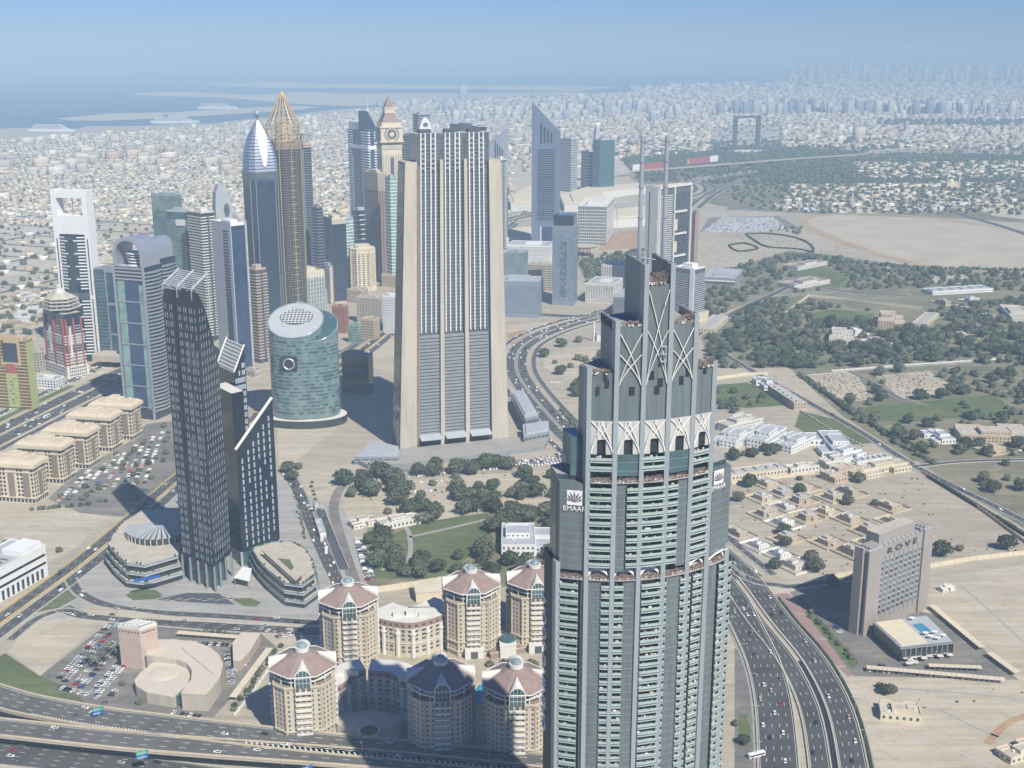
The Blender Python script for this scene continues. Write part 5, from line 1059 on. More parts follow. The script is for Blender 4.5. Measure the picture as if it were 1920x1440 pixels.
# ---- cream hotel towers with dusky red octagonal roofs
HST = mat('hotel_stone', (.56, .495, .385), var=.1, scale=.3); HST2 = mat('hotel_stone_dark', (.49, .43, .33), var=.1, scale=.3)
def hotel():
    o = thing('hotel_tower', '', 'hotel', group=None); R0, hc, hd, ha = 17.5, 41, 48, 60
    ch = [(-R0, -R0 * .62), (-R0 * .62, -R0), (R0 * .62, -R0), (R0, -R0 * .62), (R0, R0 * .62), (R0 * .62, R0), (-R0 * .62, R0), (-R0, R0 * .62)]
    b = MB(); b.prism(ch, 0, hc, 0, 1); b.build('wall', [HST, HST2], o)
    b = MB()
    for k in range(8):
        p0, p1 = ch[k], ch[(k + 1) % 8]; L = math.hypot(*vsub(p1, p0)); n = 6 if L > 15 else 3
        b.wgrid(p0, p1, 4, hc - 2, n, 11, .34, .5, .08)
    b.build('window', M['dgrey'], o, stuff=True)
    for k in range(8): b = MB(); b.box(ch[k][0] - .5, ch[k][0] + .5, ch[k][1] - .5, ch[k][1] + .5, 0, hc + .5); b.build('corner_pier', M['stone'], o)
    for z in (hc - 1.2, 10.5, 3.6): b = MB(); b.prism(inset(ch, 1.05), z, z + 1.2, 0, None, True, True); b.build('cornice', HST, o)
    for k in range(4):                      # projecting balcony bay on each long side
        a = k * math.pi / 2; rot = lambda x, y: (math.cos(a) * x - math.sin(a) * y, math.sin(a) * x + math.cos(a) * y)
        b = MB(); b.prism([rot(*v) for v in ((-5.2, -R0 - 1.6), (5.2, -R0 - 1.6), (5.2, -R0 + 1), (-5.2, -R0 + 1))], 0, hc + 4, 0); b.build('balcony_bay', HST2, o)
        bb = MB(); bb.prism([rot(*v) for v in ((-4.6, -R0 - 3), (4.6, -R0 - 3), (4.6, -R0 - 1.5), (-4.6, -R0 - 1.5))], 0, 1.1, 0, None, True, True); me = bb.mesh('balcony', M['offw'])
        for i in range(9): link('balcony', me, o, (0, 0, 5.5 + i * 3.9))
        b = MB(); b.wgrid(rot(-5.2, -R0 - 1.65), rot(5.2, -R0 - 1.65), 5, hc, 3, 10, .6, .55, .06); b.build('balcony_door', M['dgrey'], o, stuff=True)
        # arched dormer
        r0 = 4.3; zb = hc + 2.2; N = 10; pts = [(r0 * math.cos(math.pi * j / N), zb + 5 + r0 * math.sin(math.pi * j / N)) for j in range(N + 1)]; pts = [(r0, zb - 2)] + pts + [(-r0, zb - 2)]
        b = MB(); yf = -R0 * 1.24 * .924 - .35
        for (x0, z0), (x1, z1) in zip(pts, pts[1:]):
            u0, u1 = (x0 * 1.16, zb + (z0 - zb) * 1.07), (x1 * 1.16, zb + (z1 - zb) * 1.07)
            b.quad((*rot(u0[0], yf), u0[1]), (*rot(u1[0], yf), u1[1]), (*rot(x1, yf), z1), (*rot(x0, yf), z0))
            if u0[1] > hd - 1 or u1[1] > hd - 1: b.ngon([(*rot(u0[0], yf), u0[1]), (*rot(0, -R0 * .5), hd + 6.6), (*rot(u1[0], yf), u1[1])])
        d = b.build('arched_dormer', M['offw'], o)
        b = MB(); b.ngon([(*rot(x, yf + .5), z) for x, z in pts]); g = b.build('arched_window', M['teal'], d)
        b = MB(); [b.tube((*rot(x, yf + .3), zb - 2), (*rot(x, yf + .3), zb + 5 + math.sqrt(max(0, r0 * r0 - x * x))), .14, 4) for x in (-2.2, 0, 2.2)]; [b.tube((*rot(-r0, yf + .3), z), (*rot(r0, yf + .3), z), .14, 4) for z in (zb + 1, zb + 4)]; b.build('glazing_bar', M['offw'], d)
    b = MB(); b.prism(circ(0, 0, R0 * .98, 8, math.pi / 8), hc, hd, 0); b.build('drum', M['dgrey'], o)
    for k in range(16): q = circ(0, 0, R0 * 1.06, 16)[k]; b = MB(); b.tube((*q, hc), (*q, hd), .4, 5); b.build('drum_column', M['offw'], o)
    b = MB(); b.prism(circ(0, 0, R0 * 1.1, 16), hc + 2.6, hc + 3.4, 0, None, True, True); b.build('terrace_ring', M['offw'], o)
    p = circ(0, 0, R0 * 1.24, 8, math.pi / 8); b = MB(); b.frus(p, hd, circ(0, 0, R0 * .26, 8, math.pi / 8), hd + 7.6, 0, None, True, True); b.build('roof', M['terra'], o)
    b = MB(); [b.tube((*p[k], hd), (*p[(k + 1) % 8], hd), .45, 4) for k in range(8)]; b.build('eaves', M['offw'], o)
    b = MB(); b.cyl(0, 0, R0 * .25, hd + 8, hd + 10.5, 16, base=True); b.build('lantern', M['offw'], o); b = MB(); b.dome(0, 0, hd + 10.5, R0 * .19, 3, 14, 4); b.build('lantern_dome', M['paleg'], o); b = MB(); b.tube((0, 0, hd + 13), (0, 0, hd + 19), .15, 5, 0, .04); b.build('finial', M['offw'], o)
    b = MB(); b.box(-6.5, 6.5, -R0 - 5, -R0 - 1, 0, 7); b.build('entrance_porch', M['offw'], o); b = MB(); b.wpan((-6.5, -R0 - 5), (6.5, -R0 - 5), 4, 9, .2, 5.5, .08); b.build('entrance_door', M['dgrey'], o)
    return o
H0 = hotel(); HZ = 58.5; first = True
for px_, py_, rz, lab in ((566, 1212, .16, 'cream hotel tower with dusky red octagonal roof beside the parking lane, fully sunlit'), (968, 1243, .03, 'cream hotel tower with the reddest octagonal roof against the tall stepped tower'), (826, 1236, .1, 'hotel tower wholly in shadow with slate-looking octagonal roof'),
        (652, 1090, .16, 'cream hotel tower with octagonal roof nearest the triangular terraced podium'), (883, 1066, .12, 'cream hotel tower with octagonal roof backing on the lawn park'), (1003, 1057, .1, 'cream hotel tower half hidden behind the tall stepped tower')):
    c = G(px_, py_, HZ)
    if first: H0.location = (*c, 0); H0.rotation_euler = (0, 0, rz); H0['label'] = lab; first = False
    else: dup(H0, (*c, 0), rz, lab)
def curved_block(label, pix, h, red=True, thick=15, zb=None):
    # an apartment range following a surveyed line of its eaves
    p = smooth([G(*q, h if zb is None else zb) for q in pix], 3); o = thing('apartment_range', label, 'building'); q = offs(p, thick)
    b = MB(); b.prism(ccw(p + q[::-1]), 0, h, 0, 1); b.build('wall', [HST, M['conc']], o)
    if red: b = MB(); b.prism(ccw(offs(p, -.25) + offs(p, thick + .25)[::-1]), h - 4.4, h + .4, 0, 1); b.build('red_attic', [mat('dusky_red_render', (.34, .24, .20), var=.1), M['offw']], o)
    w1, w2 = MB(), MB()
    for a, c in zip(p, p[1:]):
        L = math.hypot(*vsub(c, a)); n = max(1, int(L / 3.6)); w1.wgrid(a, c, 2.5, h - 5, n, int(h / 4.2), .5, .55, .08); w2.wgrid(a, c, h - 3.8, h - .8, max(1, n // 2), 1, .45, .6, .35)
        if L > 2: b = MB(); b.wbox(a, c, -.3, L + .3, 10, 10.8, -.2, .5); b.wbox(a, c, -.3, L + .3, h - 5.2, h - 4.5, -.2, .6); b.build('string_course', M['offw'], o)
    w1.build('window', M['dgrey'], o, stuff=True); w2.build('attic_window', M['dgrey'], o, stuff=True)
    s = 5; L = plen(p)
    while s < L - 3:
        a = along(p, s); b = MB(); b.cyl(a[0], a[1], 1.6, 0, h - 5, 8, 0); b.build('bay_column', M['offw'], o); b = MB(); b.cyl(a[0], a[1], 2.3, h - 9, h - 7.6, 10, base=True); b.build('turret_balcony', M['offw'], o); s += 11
    c = p[len(p) // 2]; d = q[len(q) // 2]; m_ = lerp(c, d, .5)
    for k in range(3): b = MB(); x, y = m_[0] - 9 + 9 * k, m_[1] + RN.uniform(-1, 1); b.box(x - 3, x + 3, y - 2.5, y + 2.5, h, h + 2 + RN.random() * 2); b.build('roof_house', M['offw'], o)
    return o
curved_block('curved cream apartment range with dusky red attic between two hotel towers', ((690, 1213), (710, 1222), (740, 1229), (775, 1232), (815, 1222), (845, 1209), (864, 1198)), 26, True, 24, 0)
curved_block('L-shaped cream apartment wing behind the sunlit parking-lane hotel tower', ((618, 1290), (640, 1283), (665, 1262), (686, 1256)), 27)
curved_block('shadowed apartment wing joined to the shaded hotel tower', ((690, 1258), (735, 1262), (775, 1290), (790, 1300)), 27)
o = thing('porte_cochere', 'low curved arcade with a round planted turret in front of the hotel', 'building'); p = smooth(GP((610, 1352), (650, 1368), (680, 1378), (730, 1375), (790, 1360)), 3)
b = MB(); b.prism(ccw(p + offs(p, 7)[::-1]), 6, 8, 0, 1, True, True); b.build('arcade_roof', [M['offw'], M['conc']], o)
for i, q in enumerate(p): b = MB(); b.cyl(q[0], q[1], .6, 0, 6, 8); b.build('arcade_column', M['offw'], o)
c = G(692, 1372, 9); b = MB(); b.cyl(c[0], c[1], 7, 0, 9.5, 18); b.build('turret', M['offw'], o); b = MB(); b.cyl(c[0], c[1], 5.5, 9.5, 10.1, 18); b.build('turret_planting', M['hedge'], o)
c = G(690, 1350, 9); b = MB(); b.prism(ell(c[0], c[1], 21, 11, 24), 0, 9, 0, 1); b.build('lobby_roof', [M['offw'], M['conc']], o)
for lab, pix, h, m in (('white lobby pavilion with glass dome among the hotel trees', ((935, 1190), (965, 1188), (968, 1210), (938, 1213)), 9, 'offw'), ('red pergola roof in the hotel garden', ((915, 1215), (980, 1205), (985, 1214), (920, 1226)), 4, 'terra'), ('long cream service shed behind the hotel', ((775, 1092), (830, 1085), (838, 1108), (780, 1112)), 8, 'cream')):
    p = ccw([G(*v, h) for v in pix]); o = thing('garden_building', lab, 'building'); b = MB(); b.prism(p, 0, h, 0, 1); b.build('wall', [M[m], M['offw' if m != 'terra' else 'terra']], o); b = MB(); b.prism(inset(p, 1.04), h, h + .5, 0, 1, True, True); b.build('roof_edge', [M['offw'], M[m]], o)
    if 'dome' in lab: c = inset(p, 0)[0]; b = MB(); b.dome(c[0], c[1], h + .5, 6, 4.5, 14, 4); b.build('glass_dome', M['teal'], o)
b = MB(); q = [G(*v, z) for v, z in (((868, 1325), 7), ((912, 1272), 9), ((922, 1300), 7), ((905, 1316), 6))]; b.ngon([(x, y, z) for (x, y), z in zip(q, (7, 9.5, 8, 6))]); b.ngon([(x, y, z - .15) for (x, y), z in list(zip(q, (7, 9.5, 8, 6)))[::-1]]); s_ = b.build('shade_sail', M['turq']); tag(s_, 'turquoise shade sail strung beside the reddest-roofed hotel tower', 'shade sail'); b = MB(); [b.tube((*v, 0), (*v, z), .12, 4) for v, z in zip(q, (7, 9.5, 8, 6))]; b.build('post', M['steel'], s_)
# ---- grey hotel with square windows
F0, F1 = G(1618, 1194), G(1737, 1142); w_ = math.hypot(*vsub(F1, F0)); rz = math.atan2(F1[1] - F0[1], F1[0] - F0[0]); h = T(1628, 1030, F0[1])[2] - 2; d_ = 10.5
WG = mat('warm_grey_panel', (.33, .30, .27), var=.06, scale=.15)
o = thing('grey_hotel', 'tall grey hotel slab with rows of square windows and big letters along its top', 'hotel', (*F0, 0), rz)
b = MB(); b.box(w_ * .2, w_ * .85, 1.5, d_, 0, h - 1, 0, 1, False); b.build('wall', [WG, M['grey']], o)
b = MB(); b.box(0, w_ * .2, 0, d_, 0, h, 0, 1, False); b.build('end_pier', [WG, M['lgrey']], o); b = MB(); b.box(w_ * .85, w_, 0, d_, 0, h + 1, 0, 1, False); b.build('end_pier', [WG, M['lgrey']], o)
b = MB(); b.box(-2.2, 0, 4, d_ + 1, 0, h + 1.5, 0, 1, False); b.build('stair_pier', [WG, M['lgrey']], o); b = MB(); b.box(-.4, .3, 1.6, 4.6, 2, h - 2); b.build('side_strip', M['navy'], o)
b = MB(); b.box(w_ * .22, w_ * .78, d_ * .5, d_ + 6, h - 1, h + 7.5, 0, 1); b.build('plant_room', [WG, M['conc']], o)
for x0, x1 in ((w_ * .02, w_ * .18), (w_ * .87, w_ * .99)):
    for i in range(3): b = MB(); b.box(x0, x1, 1.5 + i * 3, 2.6 + i * 3, h + 1.4, h + 2.8); b.build('roof_beam', WG, o)
fb = MB(); wb = MB(); cw = w_ * .65 / 9; fb.wbox((0, 0), (1, 0), -1.75, 1.75, 0, 3.3, 0, .25); wm = fb.mesh('window_frame', M['lgrey']); wb.wbox((0, 0), (1, 0), -1.35, 1.35, .35, 2.95, 0, .32)
dg_, gg_ = wb.mesh('pane', M['smoke']), wb.mesh('pane', M['greyg'])
rows = int((h - 22) / 4.3)
for i in range(9):
    for j in range(rows):
        x = w_ * .2 + (i + .5) * cw; wo = link('window', wm, o, (x, 1.5, 12 + j * 4.3)); link('pane', RN.choice([dg_, gg_, gg_]), wo)
me = text_mesh('R O V E', 7, .5); me.materials.append(M['dgrey']); lo_ = link('lettering', me, o, (w_ * .52, 1.0, h - 5.4)); lo_.rotation_euler = (math.pi / 2, 0, 0); lo_.scale = (1.5, .85, 1)
for i in range(10): b = MB(); x = w_ * .22 + i * w_ * .07; b.tube((x, 1.8, h - 1), (x, 4, h + .6), .2, 4); b.build('roof_strut', M['white'], o)
for i in range(10): b = MB(); b.wbox((0, 0), (w_, 0), w_ * .2 + i * cw - .2, w_ * .2 + i * cw + .2, 8, h - 8.5, -1.4, -1.15) ; b.build('panel_joint', M['grey'], o)
hp = 11; pq = [G(*v, hp) for v in ((1638, 1167), (1689, 1214), (1787, 1203), (1737, 1154))]; o = thing('hotel_podium', 'glass-walled hotel podium with cream roof and a rooftop swimming pool', 'building'); p = ccw(pq)
b = MB(); b.prism(p, 0, hp, 0, 1); b.build('wall', [M['smoke'], M['lgrey']], o); b = MB(); q = inset(p, 1.02); b.prism(q, hp - 1.5, hp - .4, 0, None, True, True); b.build('fascia', M['grey'], o)
for k in range(4):
    L = math.hypot(*vsub(p[(k + 1) % 4], p[k])); n = int(L / 4)
    for i in range(n + 1): q_ = lerp(p[k], p[(k + 1) % 4], i / n); b = MB(); b.box(q_[0] - .3, q_[0] + .3, q_[1] - .3, q_[1] + .3, 0, hp - 1); b.build('mullion', M['grey'], o)
b = MB(); q = [G(*v, hp) for v in ((1641, 1168), (1690, 1211), (1738, 1205), (1690, 1162))]; b.prism(ccw(q), hp, hp + .6, 0, None, True, True); b.build('cream_roof', M['cream'], o)
b = MB(); q = [G(*v, hp) for v in ((1712, 1172), (1728, 1169), (1746, 1184), (1730, 1188))]; b.prism(ccw(q), hp, hp + .4, 0); b.build('pool', M['pool'], o)
for v in ((1710, 1164), (1735, 1192), (1745, 1198), (1752, 1190), (1768, 1196), (1758, 1201)): c = G(*v, hp); b = MB(); b.box(c[0] - 2, c[0] + 2, c[1] - 1.3, c[1] + 1.3, hp + 2.4, hp + 2.7); b.tube((*c, hp), (*c, hp + 2.4), .12, 4); tag(b.build('parasol', M['white']), 'square white parasol on the deck by the rooftop pool', 'parasol', 'parasols by the rooftop pool')
for v in ((1698, 1240), (1706, 1243), (1712, 1238), (1722, 1236), (1732, 1240), (1742, 1236), (1752, 1232), (1762, 1236), (1772, 1230), (1780, 1234), (1715, 1248), (1704, 1250)): c = G(*v); b = MB(); b.box(c[0] - 2.2, c[0] + 2.2, c[1] - 2, c[1] + 2, 2.8, 3.0); b.tube((*c, 0), (*c, 2.8), .12, 4); tag(b.build('parasol', M['offw']), 'cream parasol over the terrace at the foot of the glass podium', 'parasol', 'terrace parasols at the hotel podium')
canopy_row('long grey-beige car shade along the edge of the hotel forecourt', G(1625, 1262), G(1885, 1285), 26, 5); canopy_row('inner car shade parallel to the forecourt edge', G(1742, 1258), G(1842, 1262), 10, 4.5)
canopy_row('car shade running beside the sand lot behind the hotel', G(1740, 1142), G(1835, 1222), 16, 5); canopy_row('far car shade leading on from the lane crossing', G(1848, 1232), G(1900, 1270), 8, 5)
# ================================================================== the tall stepped tower under construction
AX, AY, ARZ = 51.0, 470.0, 0.20; AW, AB = 36.5, 11.0
ca, sa = math.cos(ARZ), math.sin(ARZ)
AO = thing('stepped_tower', 'tall stepped tower nearing completion, with pale green balconies, grey fins and twin masts', 'skyscraper', (AX, AY, 0), ARZ)
fy_ = lambda x: -AB * (1 - (x / AW) ** 2)
AP = lambda x, y: (AX + ca * x - sa * y, AY + sa * x + ca * y)
def LX(px, z): return solve(lambda x: PX(*AP(x, fy_(x)), z)[0], -46, 46, px)
AZ = lambda py: T(1195, py, 458)[2]
SCR = mat('grey_screen', (.135, .165, .175), rough=.4, var=.22, scale=.5, stretch=(1, 1, .08)); FINM = mat('fin_cladding', (.29, .33, .345), rough=.45, var=.06); PLT = mat('pale_grey_plate', (.20, .235, .245), rough=.45, var=.05, scale=.1)
z0t, z1t, z2t, z2b, z2c, z3t, z4t = AZ(1085), AZ(900), AZ(700), AZ(850), AZ(790), AZ(612), AZ(535)
FX = [LX(p, z1t) for p in (1047, 1101, 1151, 1201, 1248, 1294, 1331, 1370)]
FT = [z0t + 6, AZ(690), AZ(602), AZ(497), AZ(497), AZ(598), AZ(693), z0t + 6]
def arcpts(x0, x1, off, n=6): return [(x0 + (x1 - x0) * k / n, fy_(x0 + (x1 - x0) * k / n) + off) for k in range(n + 1)]
def abody(x0, x1, z0, z1, m, off=2.6, back=24, roof=None, name='wall', de=15):
    b = MB(); p = arcpts(x0, x1, off, 10); b.prism(p + [(x1, fy_(x1) + de), (x1 * .45, max(back, fy_(x1) + de)), (x0 * .45, max(back, fy_(x1) + de)), (x0, fy_(x0) + de)], z0, z1, 0, 1); return b.build(name, [m, roof or M['slab']], AO)
RECESS = mat('balcony_recess_glass', (.045, .085, .085), rough=.2, var=.5, scale=.4, spec=.7)
abody(FX[0] + .3, FX[7] - .3, 0, z0t, RECESS, de=20); abody(FX[0] + .3, FX[7] - .3, z0t, z1t, RECESS, 4.4, 22); abody(FX[1] + .2, FX[6] - .2, z1t, z2t, RECESS, 3.4, 18, de=12); abody(FX[2], FX[5], z2t, z3t, SCR, 3, 14, de=20); abody(FX[3], FX[4], z3t, z4t, SCR, 3, 14, de=25)
for i, (x, zt) in enumerate(zip(FX, FT)):          # continuous vertical fins
    b = MB(); y = fy_(x); wd = .95; b.box(x - wd, x + wd, y - .9, y + 4.5, 0, zt); b.build('fin', FINM, AO)
for i, zt, zb in ((0, z0t + 4, z0t + 4), (1, FT[1], FT[1] - 2), (2, FT[2], FT[2] - .5), (3, FT[3], FT[3] + .5), (4, FT[4], FT[4]), (5, FT[5], FT[5]), (6, FT[6], FT[6] - 1), (7, z0t + 4, z0t + 5)):
    # side plates whose tops sweep up towards the back
    b = MB(); x = FX[i]; s = -1 if i < 4 else 1; xs = x + s * .3; n = 6; de = (20, 12, 20, 25, 25, 20, 12, 20)[i]
    for k in range(n):
        u0, u1 = k / n, (k + 1) / n; ya, yb = fy_(x) + 3 + (de - 3) * u0, fy_(x) + 3 + (de - 3) * u1; g = lambda u: zt + (zb - zt) * u ** .6
        b.frus([(xs - .6, ya), (xs + .6, ya), (xs + .6, yb), (xs - .6, yb)], 0 if i in (0, 7) else z0t - 40, [(xs - .6, ya), (xs + .6, ya), (xs + .6, yb), (xs - .6, yb)], [g(u0), g(u0), g(u1), g(u1)], 0, None, True, True)
    b.build('side_plate', PLT if i not in (0, 7) else mat('side_shade_dark', (.025, .03, .045), rough=.6, var=.1), AO)  # outermost plates coloured near-black, their side shade put into the material
def balc_mesh(x0, x1, ins, cl=True):
    b = MB(); o_, i_ = arcpts(x0, x1, -.9, 3), arcpts(x0, x1, ins, 3)
    b.prism(o_ + i_[::-1], 0, .35, 0, 1, True, True); e_ = arcpts(x0, x1, -.65, 3); b.prism(o_ + e_[::-1], -.6, 1.45, 2, 2, True, True)
    return b.mesh('balcony', [M['white'], M['deck'], M['ball']])
zv = AZ(1440) - 12; clut = MB()
def bays(spec, zref, z0, z1, ins, low=False):
    for a, c, k in spec:
        x0, x1 = LX(a, zref), LX(c, zref)
        if k == 'b':
            me = balc_mesh(x0, x1, ins); z = z1 - 3.3; nlow = MB()
            while z > z0:
                if z > zv: link('balcony', me, AO, (0, 0, z))
                else:
                    o_, i_ = arcpts(x0, x1, -.9, 3), arcpts(x0, x1, ins, 3); nlow.prism(o_ + i_[::-1], z - .5, z + 1.1, 0, None, True, True)
                for _ in range(int((x1 - x0) / 1.6)):
                    if z > zv and RN.random() < .55:
                        x = RN.uniform(x0 + .5, x1 - .5); y = fy_(x) + RN.uniform(.2, ins - .6); s = RN.uniform(.25, .7); clut.box(x - s, x + s, y - s * .6, y + s * .6, z + .35, z + .35 + RN.uniform(.5, 1.6), RN.randrange(4))
                z -= 3.55
            if nlow.f: nlow.build('lower_balcony', M['ball'], AO, stuff=True)
            # party walls either side of the bay
            for xx in (x0, x1): b = MB(); y = fy_(xx); b.box(xx - .12, xx + .12, y - .2, y + ins, z0, z1); b.build('party_wall', SCR, AO)
            nm = MB(); n = max(2, int((x1 - x0) / 2.4)); yy = lambda x: fy_(x) + ins - .12
            for q in range(n + 1): x = x0 + (x1 - x0) * q / n; nm.box(x - .09, x + .09, yy(x) - .1, yy(x) + .1, max(z0, zv), z1)
            nm.build('window_mullion', M['lgrey'], AO, stuff=True)
        else:
            m = SCR if k == 'g' else M['teal']; b = MB(); p, q = arcpts(x0, x1, -.05, 3), arcpts(x0, x1, ins + .3, 3); b.prism(p + q[::-1], z0, z1 - .6, 0); b.build('screen_panel', m, AO)
            jl = MB(); z = z1 - 4
            while z > max(z0, zv):
                for (xa, ya), (xb, yb) in zip(p, p[1:]): jl.wbox((xa, ya), (xb, yb), 0, math.hypot(xb - xa, yb - ya), z, z + .16, -.02, .05)
                z -= 3.55
            if jl.f: jl.build('panel_joint', M['grey'], AO, stuff=True)
zr0 = AZ(1300)
bays([(1046, 1080, 'b'), (1086, 1121, 'g'), (1122, 1141, 'b'), (1145, 1163, 'b'), (1164, 1189, 'g'), (1196, 1242, 'b'), (1243, 1266, 'g'), (1267, 1286, 'b'), (1290, 1307, 'b'), (1308, 1334, 'g'), (1338, 1361, 'b')], zr0, 0, z0t - 1, 2.6)
zr1 = AZ(1000)
bays([(1049, 1097, 'g'), (1102, 1144, 'b'), (1150, 1171, 'g'), (1173, 1196, 'b'), (1200, 1244, 'b'), (1248, 1268, 'b'), (1269, 1289, 'g'), (1294, 1327, 'b'), (1333, 1367, 'g')], zr1, z0t + 3, z1t - 1.5, 4.4)
zr2 = AZ(875)
bays([(1104, 1148, 'b'), (1153, 1197, 't'), (1203, 1245, 'b'), (1250, 1291, 't'), (1297, 1328, 'b')], zr2, z1t + 1.5, z2b, 3.4)
b = MB(); x0, x1 = LX(1073, zr2), FX[1] - .6; b.box(x0, x1, fy_(x1) + 5, 12, z1t, AZ(828)); b.build('teal_wing', M['teal'], AO); b = MB(); x1 = LX(1345, zr2); b.box(FX[6] + .6, x1, fy_(x1) + 6, 12, z1t, AZ(835)); b.build('teal_wing', M['teal'], AO)
clut.build('balcony_clutter', [M['white'], M['dgrey'], M['offw'], M['stone']], AO, stuff=True)
# upper screens
b3 = [(1, 2), (2, 3), (3, 4), (4, 5), (5, 6)]
for i, j in b3:
    x0, x1 = FX[i] + 1.0, FX[j] - 1.0; p, q = arcpts(x0, x1, .1, 3), arcpts(x0, x1, 3.7, 3)
    b = MB(); b.prism(p + q[::-1], z2c, {1: z2t, 2: z3t, 3: z4t, 4: z3t, 5: z2t - 1}[i], 0); b.build('screen_panel', SCR, AO)
    for k in range(3): 
        if RN.random() < .6: x = RN.uniform(x0 + 1.5, x1 - 2); b = MB(); b.wpan((x - 1, fy_(x) + .05), (x + 1, fy_(x) + .05), 0, 2.2, z2t - 9 + k * 3, z2t - 5.5 + k * 3, .1); b.build('open_panel', M['dark'], AO)
    # white arcade with crossing ribs
    b = MB(); p = arcpts(x0, x1, -.25, 3); xm = (x0 + x1) / 2; hw = (x1 - x0) * .21; ym = fy_(xm)
    for xa, xb in ((x0, xm - hw), (xm + hw, x1)): b.prism([(xa, fy_(xa) - .25), (xb, fy_(xb) - .25), (xb, fy_(xb) + 3), (xa, fy_(xa) + 3)], z2b - .5, z2c, 0)
    b.prism([(xm - hw, ym - .25), (xm + hw, ym - .25), (xm + hw, ym + 3), (xm - hw, ym + 3)], z2b + 5.6, z2c, 0, None, True, True); b.build('white_arcade', mat('arcade_panel', (.50, .49, .455), var=.08), AO)
    b = MB(); b.prism([(xm - hw, ym + 1), (xm + hw, ym + 1), (xm + hw, ym + 3.3), (xm - hw, ym + 3.3)], z2b - .4, z2b + 5.6, 0); b.build('arch_opening', M['dark'], AO)
    for s in (-1, 1):
        for e in (0, 1):
            b = MB(); xa = x0 if s > 0 else x1; xe = x1 if s > 0 else x0; xt = xe if e else (xa + (xe - xa) * .56)
            pts = []
            for k in range(7): t_ = k / 6; x = xa + (xt - xa) * t_ ** 1.5; pts.append((x, fy_(x) - .7, z2b + (z2c - z2b) * t_))
            b.path(pts, .19, 5); b.build('rib', M['white'], AO)
for i, j, zb_, zt_, zt2 in ((2, 3, AZ(722), AZ(626), AZ(665)), (3, 4, AZ(722), AZ(545), AZ(622)), (4, 5, AZ(718), AZ(622), AZ(660))):
    x0, x1 = FX[i] + 1.1, FX[j] - 1.1
    for s in (-1, 1):
        for zt_k in (zt_, zt2):
            b = MB(); xa, xe = (x0, x1) if s > 0 else (x1, x0); pts = []
            for k in range(9): t_ = k / 8; x = xa + (xe - xa) * t_ ** 1.35; pts.append((x, fy_(x) - .5, zb_ + (zt_k - zb_) * t_))
            b.path(pts, .22, 5); b.build('brace', M['offw'], AO)
for i, j in ((1, 2), (2, 3), (3, 4), (5, 6), (6, 7)):    # small rib fans at the first setback
    x0, x1 = FX[i] + 1, FX[j] - 1; b = MB(); b.prism(arcpts(x0, x1, 3.4, 3) + arcpts(x0, x1, 4.2, 3)[::-1], z0t, z0t + 3.4, 0); b.build('setback_screen', M['offw'], AO)
    for s in (-1, 1):
        for e in (.5, .8, 1):
            b = MB(); xa, xe = (x0, x1) if s > 0 else (x1, x0); pts = [(xa + (xe - xa) * e * (k / 5) ** 1.6, fy_(xa) + .3 + 2.2 * k / 5, z0t + 5.2 * (k / 5) ** .8) for k in range(6)]; b.path(pts, .2, 4); b.build('rib', M['white'], AO)
# cradle, scaffolds and masts
sc_ = MB()
def scaff(x0, x1, z, n, h=2.2):
    for _ in range(n):
        x = RN.uniform(x0, x1); y = fy_(x) + RN.uniform(-.3, 2.5); sc_.tube((x, y, z), (x + RN.uniform(-.3, .3), y, z + h * RN.uniform(.5, 1)), .1, 4, RN.randrange(2)); x2 = min(x1, x + RN.uniform(1, 4)); sc_.tube((x, y, z + h * RN.random()), (x2, fy_(x2) + RN.uniform(0, 2), z + h * RN.random()), .1, 4, 0)
        sc_.box(x - .4, x + .4, y - .3, y + .3, z, z + RN.uniform(.2, 1), RN.choice([0, 2, 3]))
for i in range(7): scaff(FX[i] + 1, FX[i + 1] - 1, z0t - .6, 34)
for i in range(1, 6): scaff(FX[i] + 1, FX[i + 1] - 1, z1t - 1.2, 34)
scaff(FX[1], FX[2], z2t - .5, 30); scaff(FX[5], FX[6], z2t - .5, 50, 4); scaff(FX[2], FX[3], z3t, 26); scaff(FX[4], FX[5], z3t, 30, 3.5); scaff(FX[3], FX[4], z4t, 30, 5)
sc_.build('scaffolding', [M['rust'], M['steel'], M['slab'], M['offw']], AO, stuff=True)
for i, j, z in ((0, 7, z0t - .55), (1, 6, z1t - 1.1)):
    for k in range(i, j): x0, x1 = FX[k] + 1, FX[k + 1] - 1; b = MB(); b.prism(arcpts(x0, x1, -.9, 3) + arcpts(x0, x1, 4, 3)[::-1], z - .3, z, 0, None, True, True); b.build('terrace_slab', M['slab'], AO); b = MB(); b.path([(x, y, z + 1) for x, y in arcpts(x0, x1, -.8, 3)], .12, 4); b.build('guard_rail', M['rust'], AO)
x = (FX[3] + FX[4]) / 2 + 2.2; b = MB(); y = fy_(x) - 1.4; zz = AZ(665)
for dx, dy in ((-1, -.6), (1, -.6), (-1, .6), (1, .6)): b.tube((x + dx, y + dy, zz - 3), (x + dx, y + dy, zz + 3), .1, 4)
for q in (-3, 0, 3): b.box(x - 1.1, x + 1.1, y - .7, y + .7, zz + q - .1, zz + q + .1)
b.build('work_cradle', M['lgrey'], AO); b = MB(); b.tube((x, y + .3, zz + 3), (x, y + .6, z4t), .05, 4); b.build('cradle_rope', M['steel'], AO)
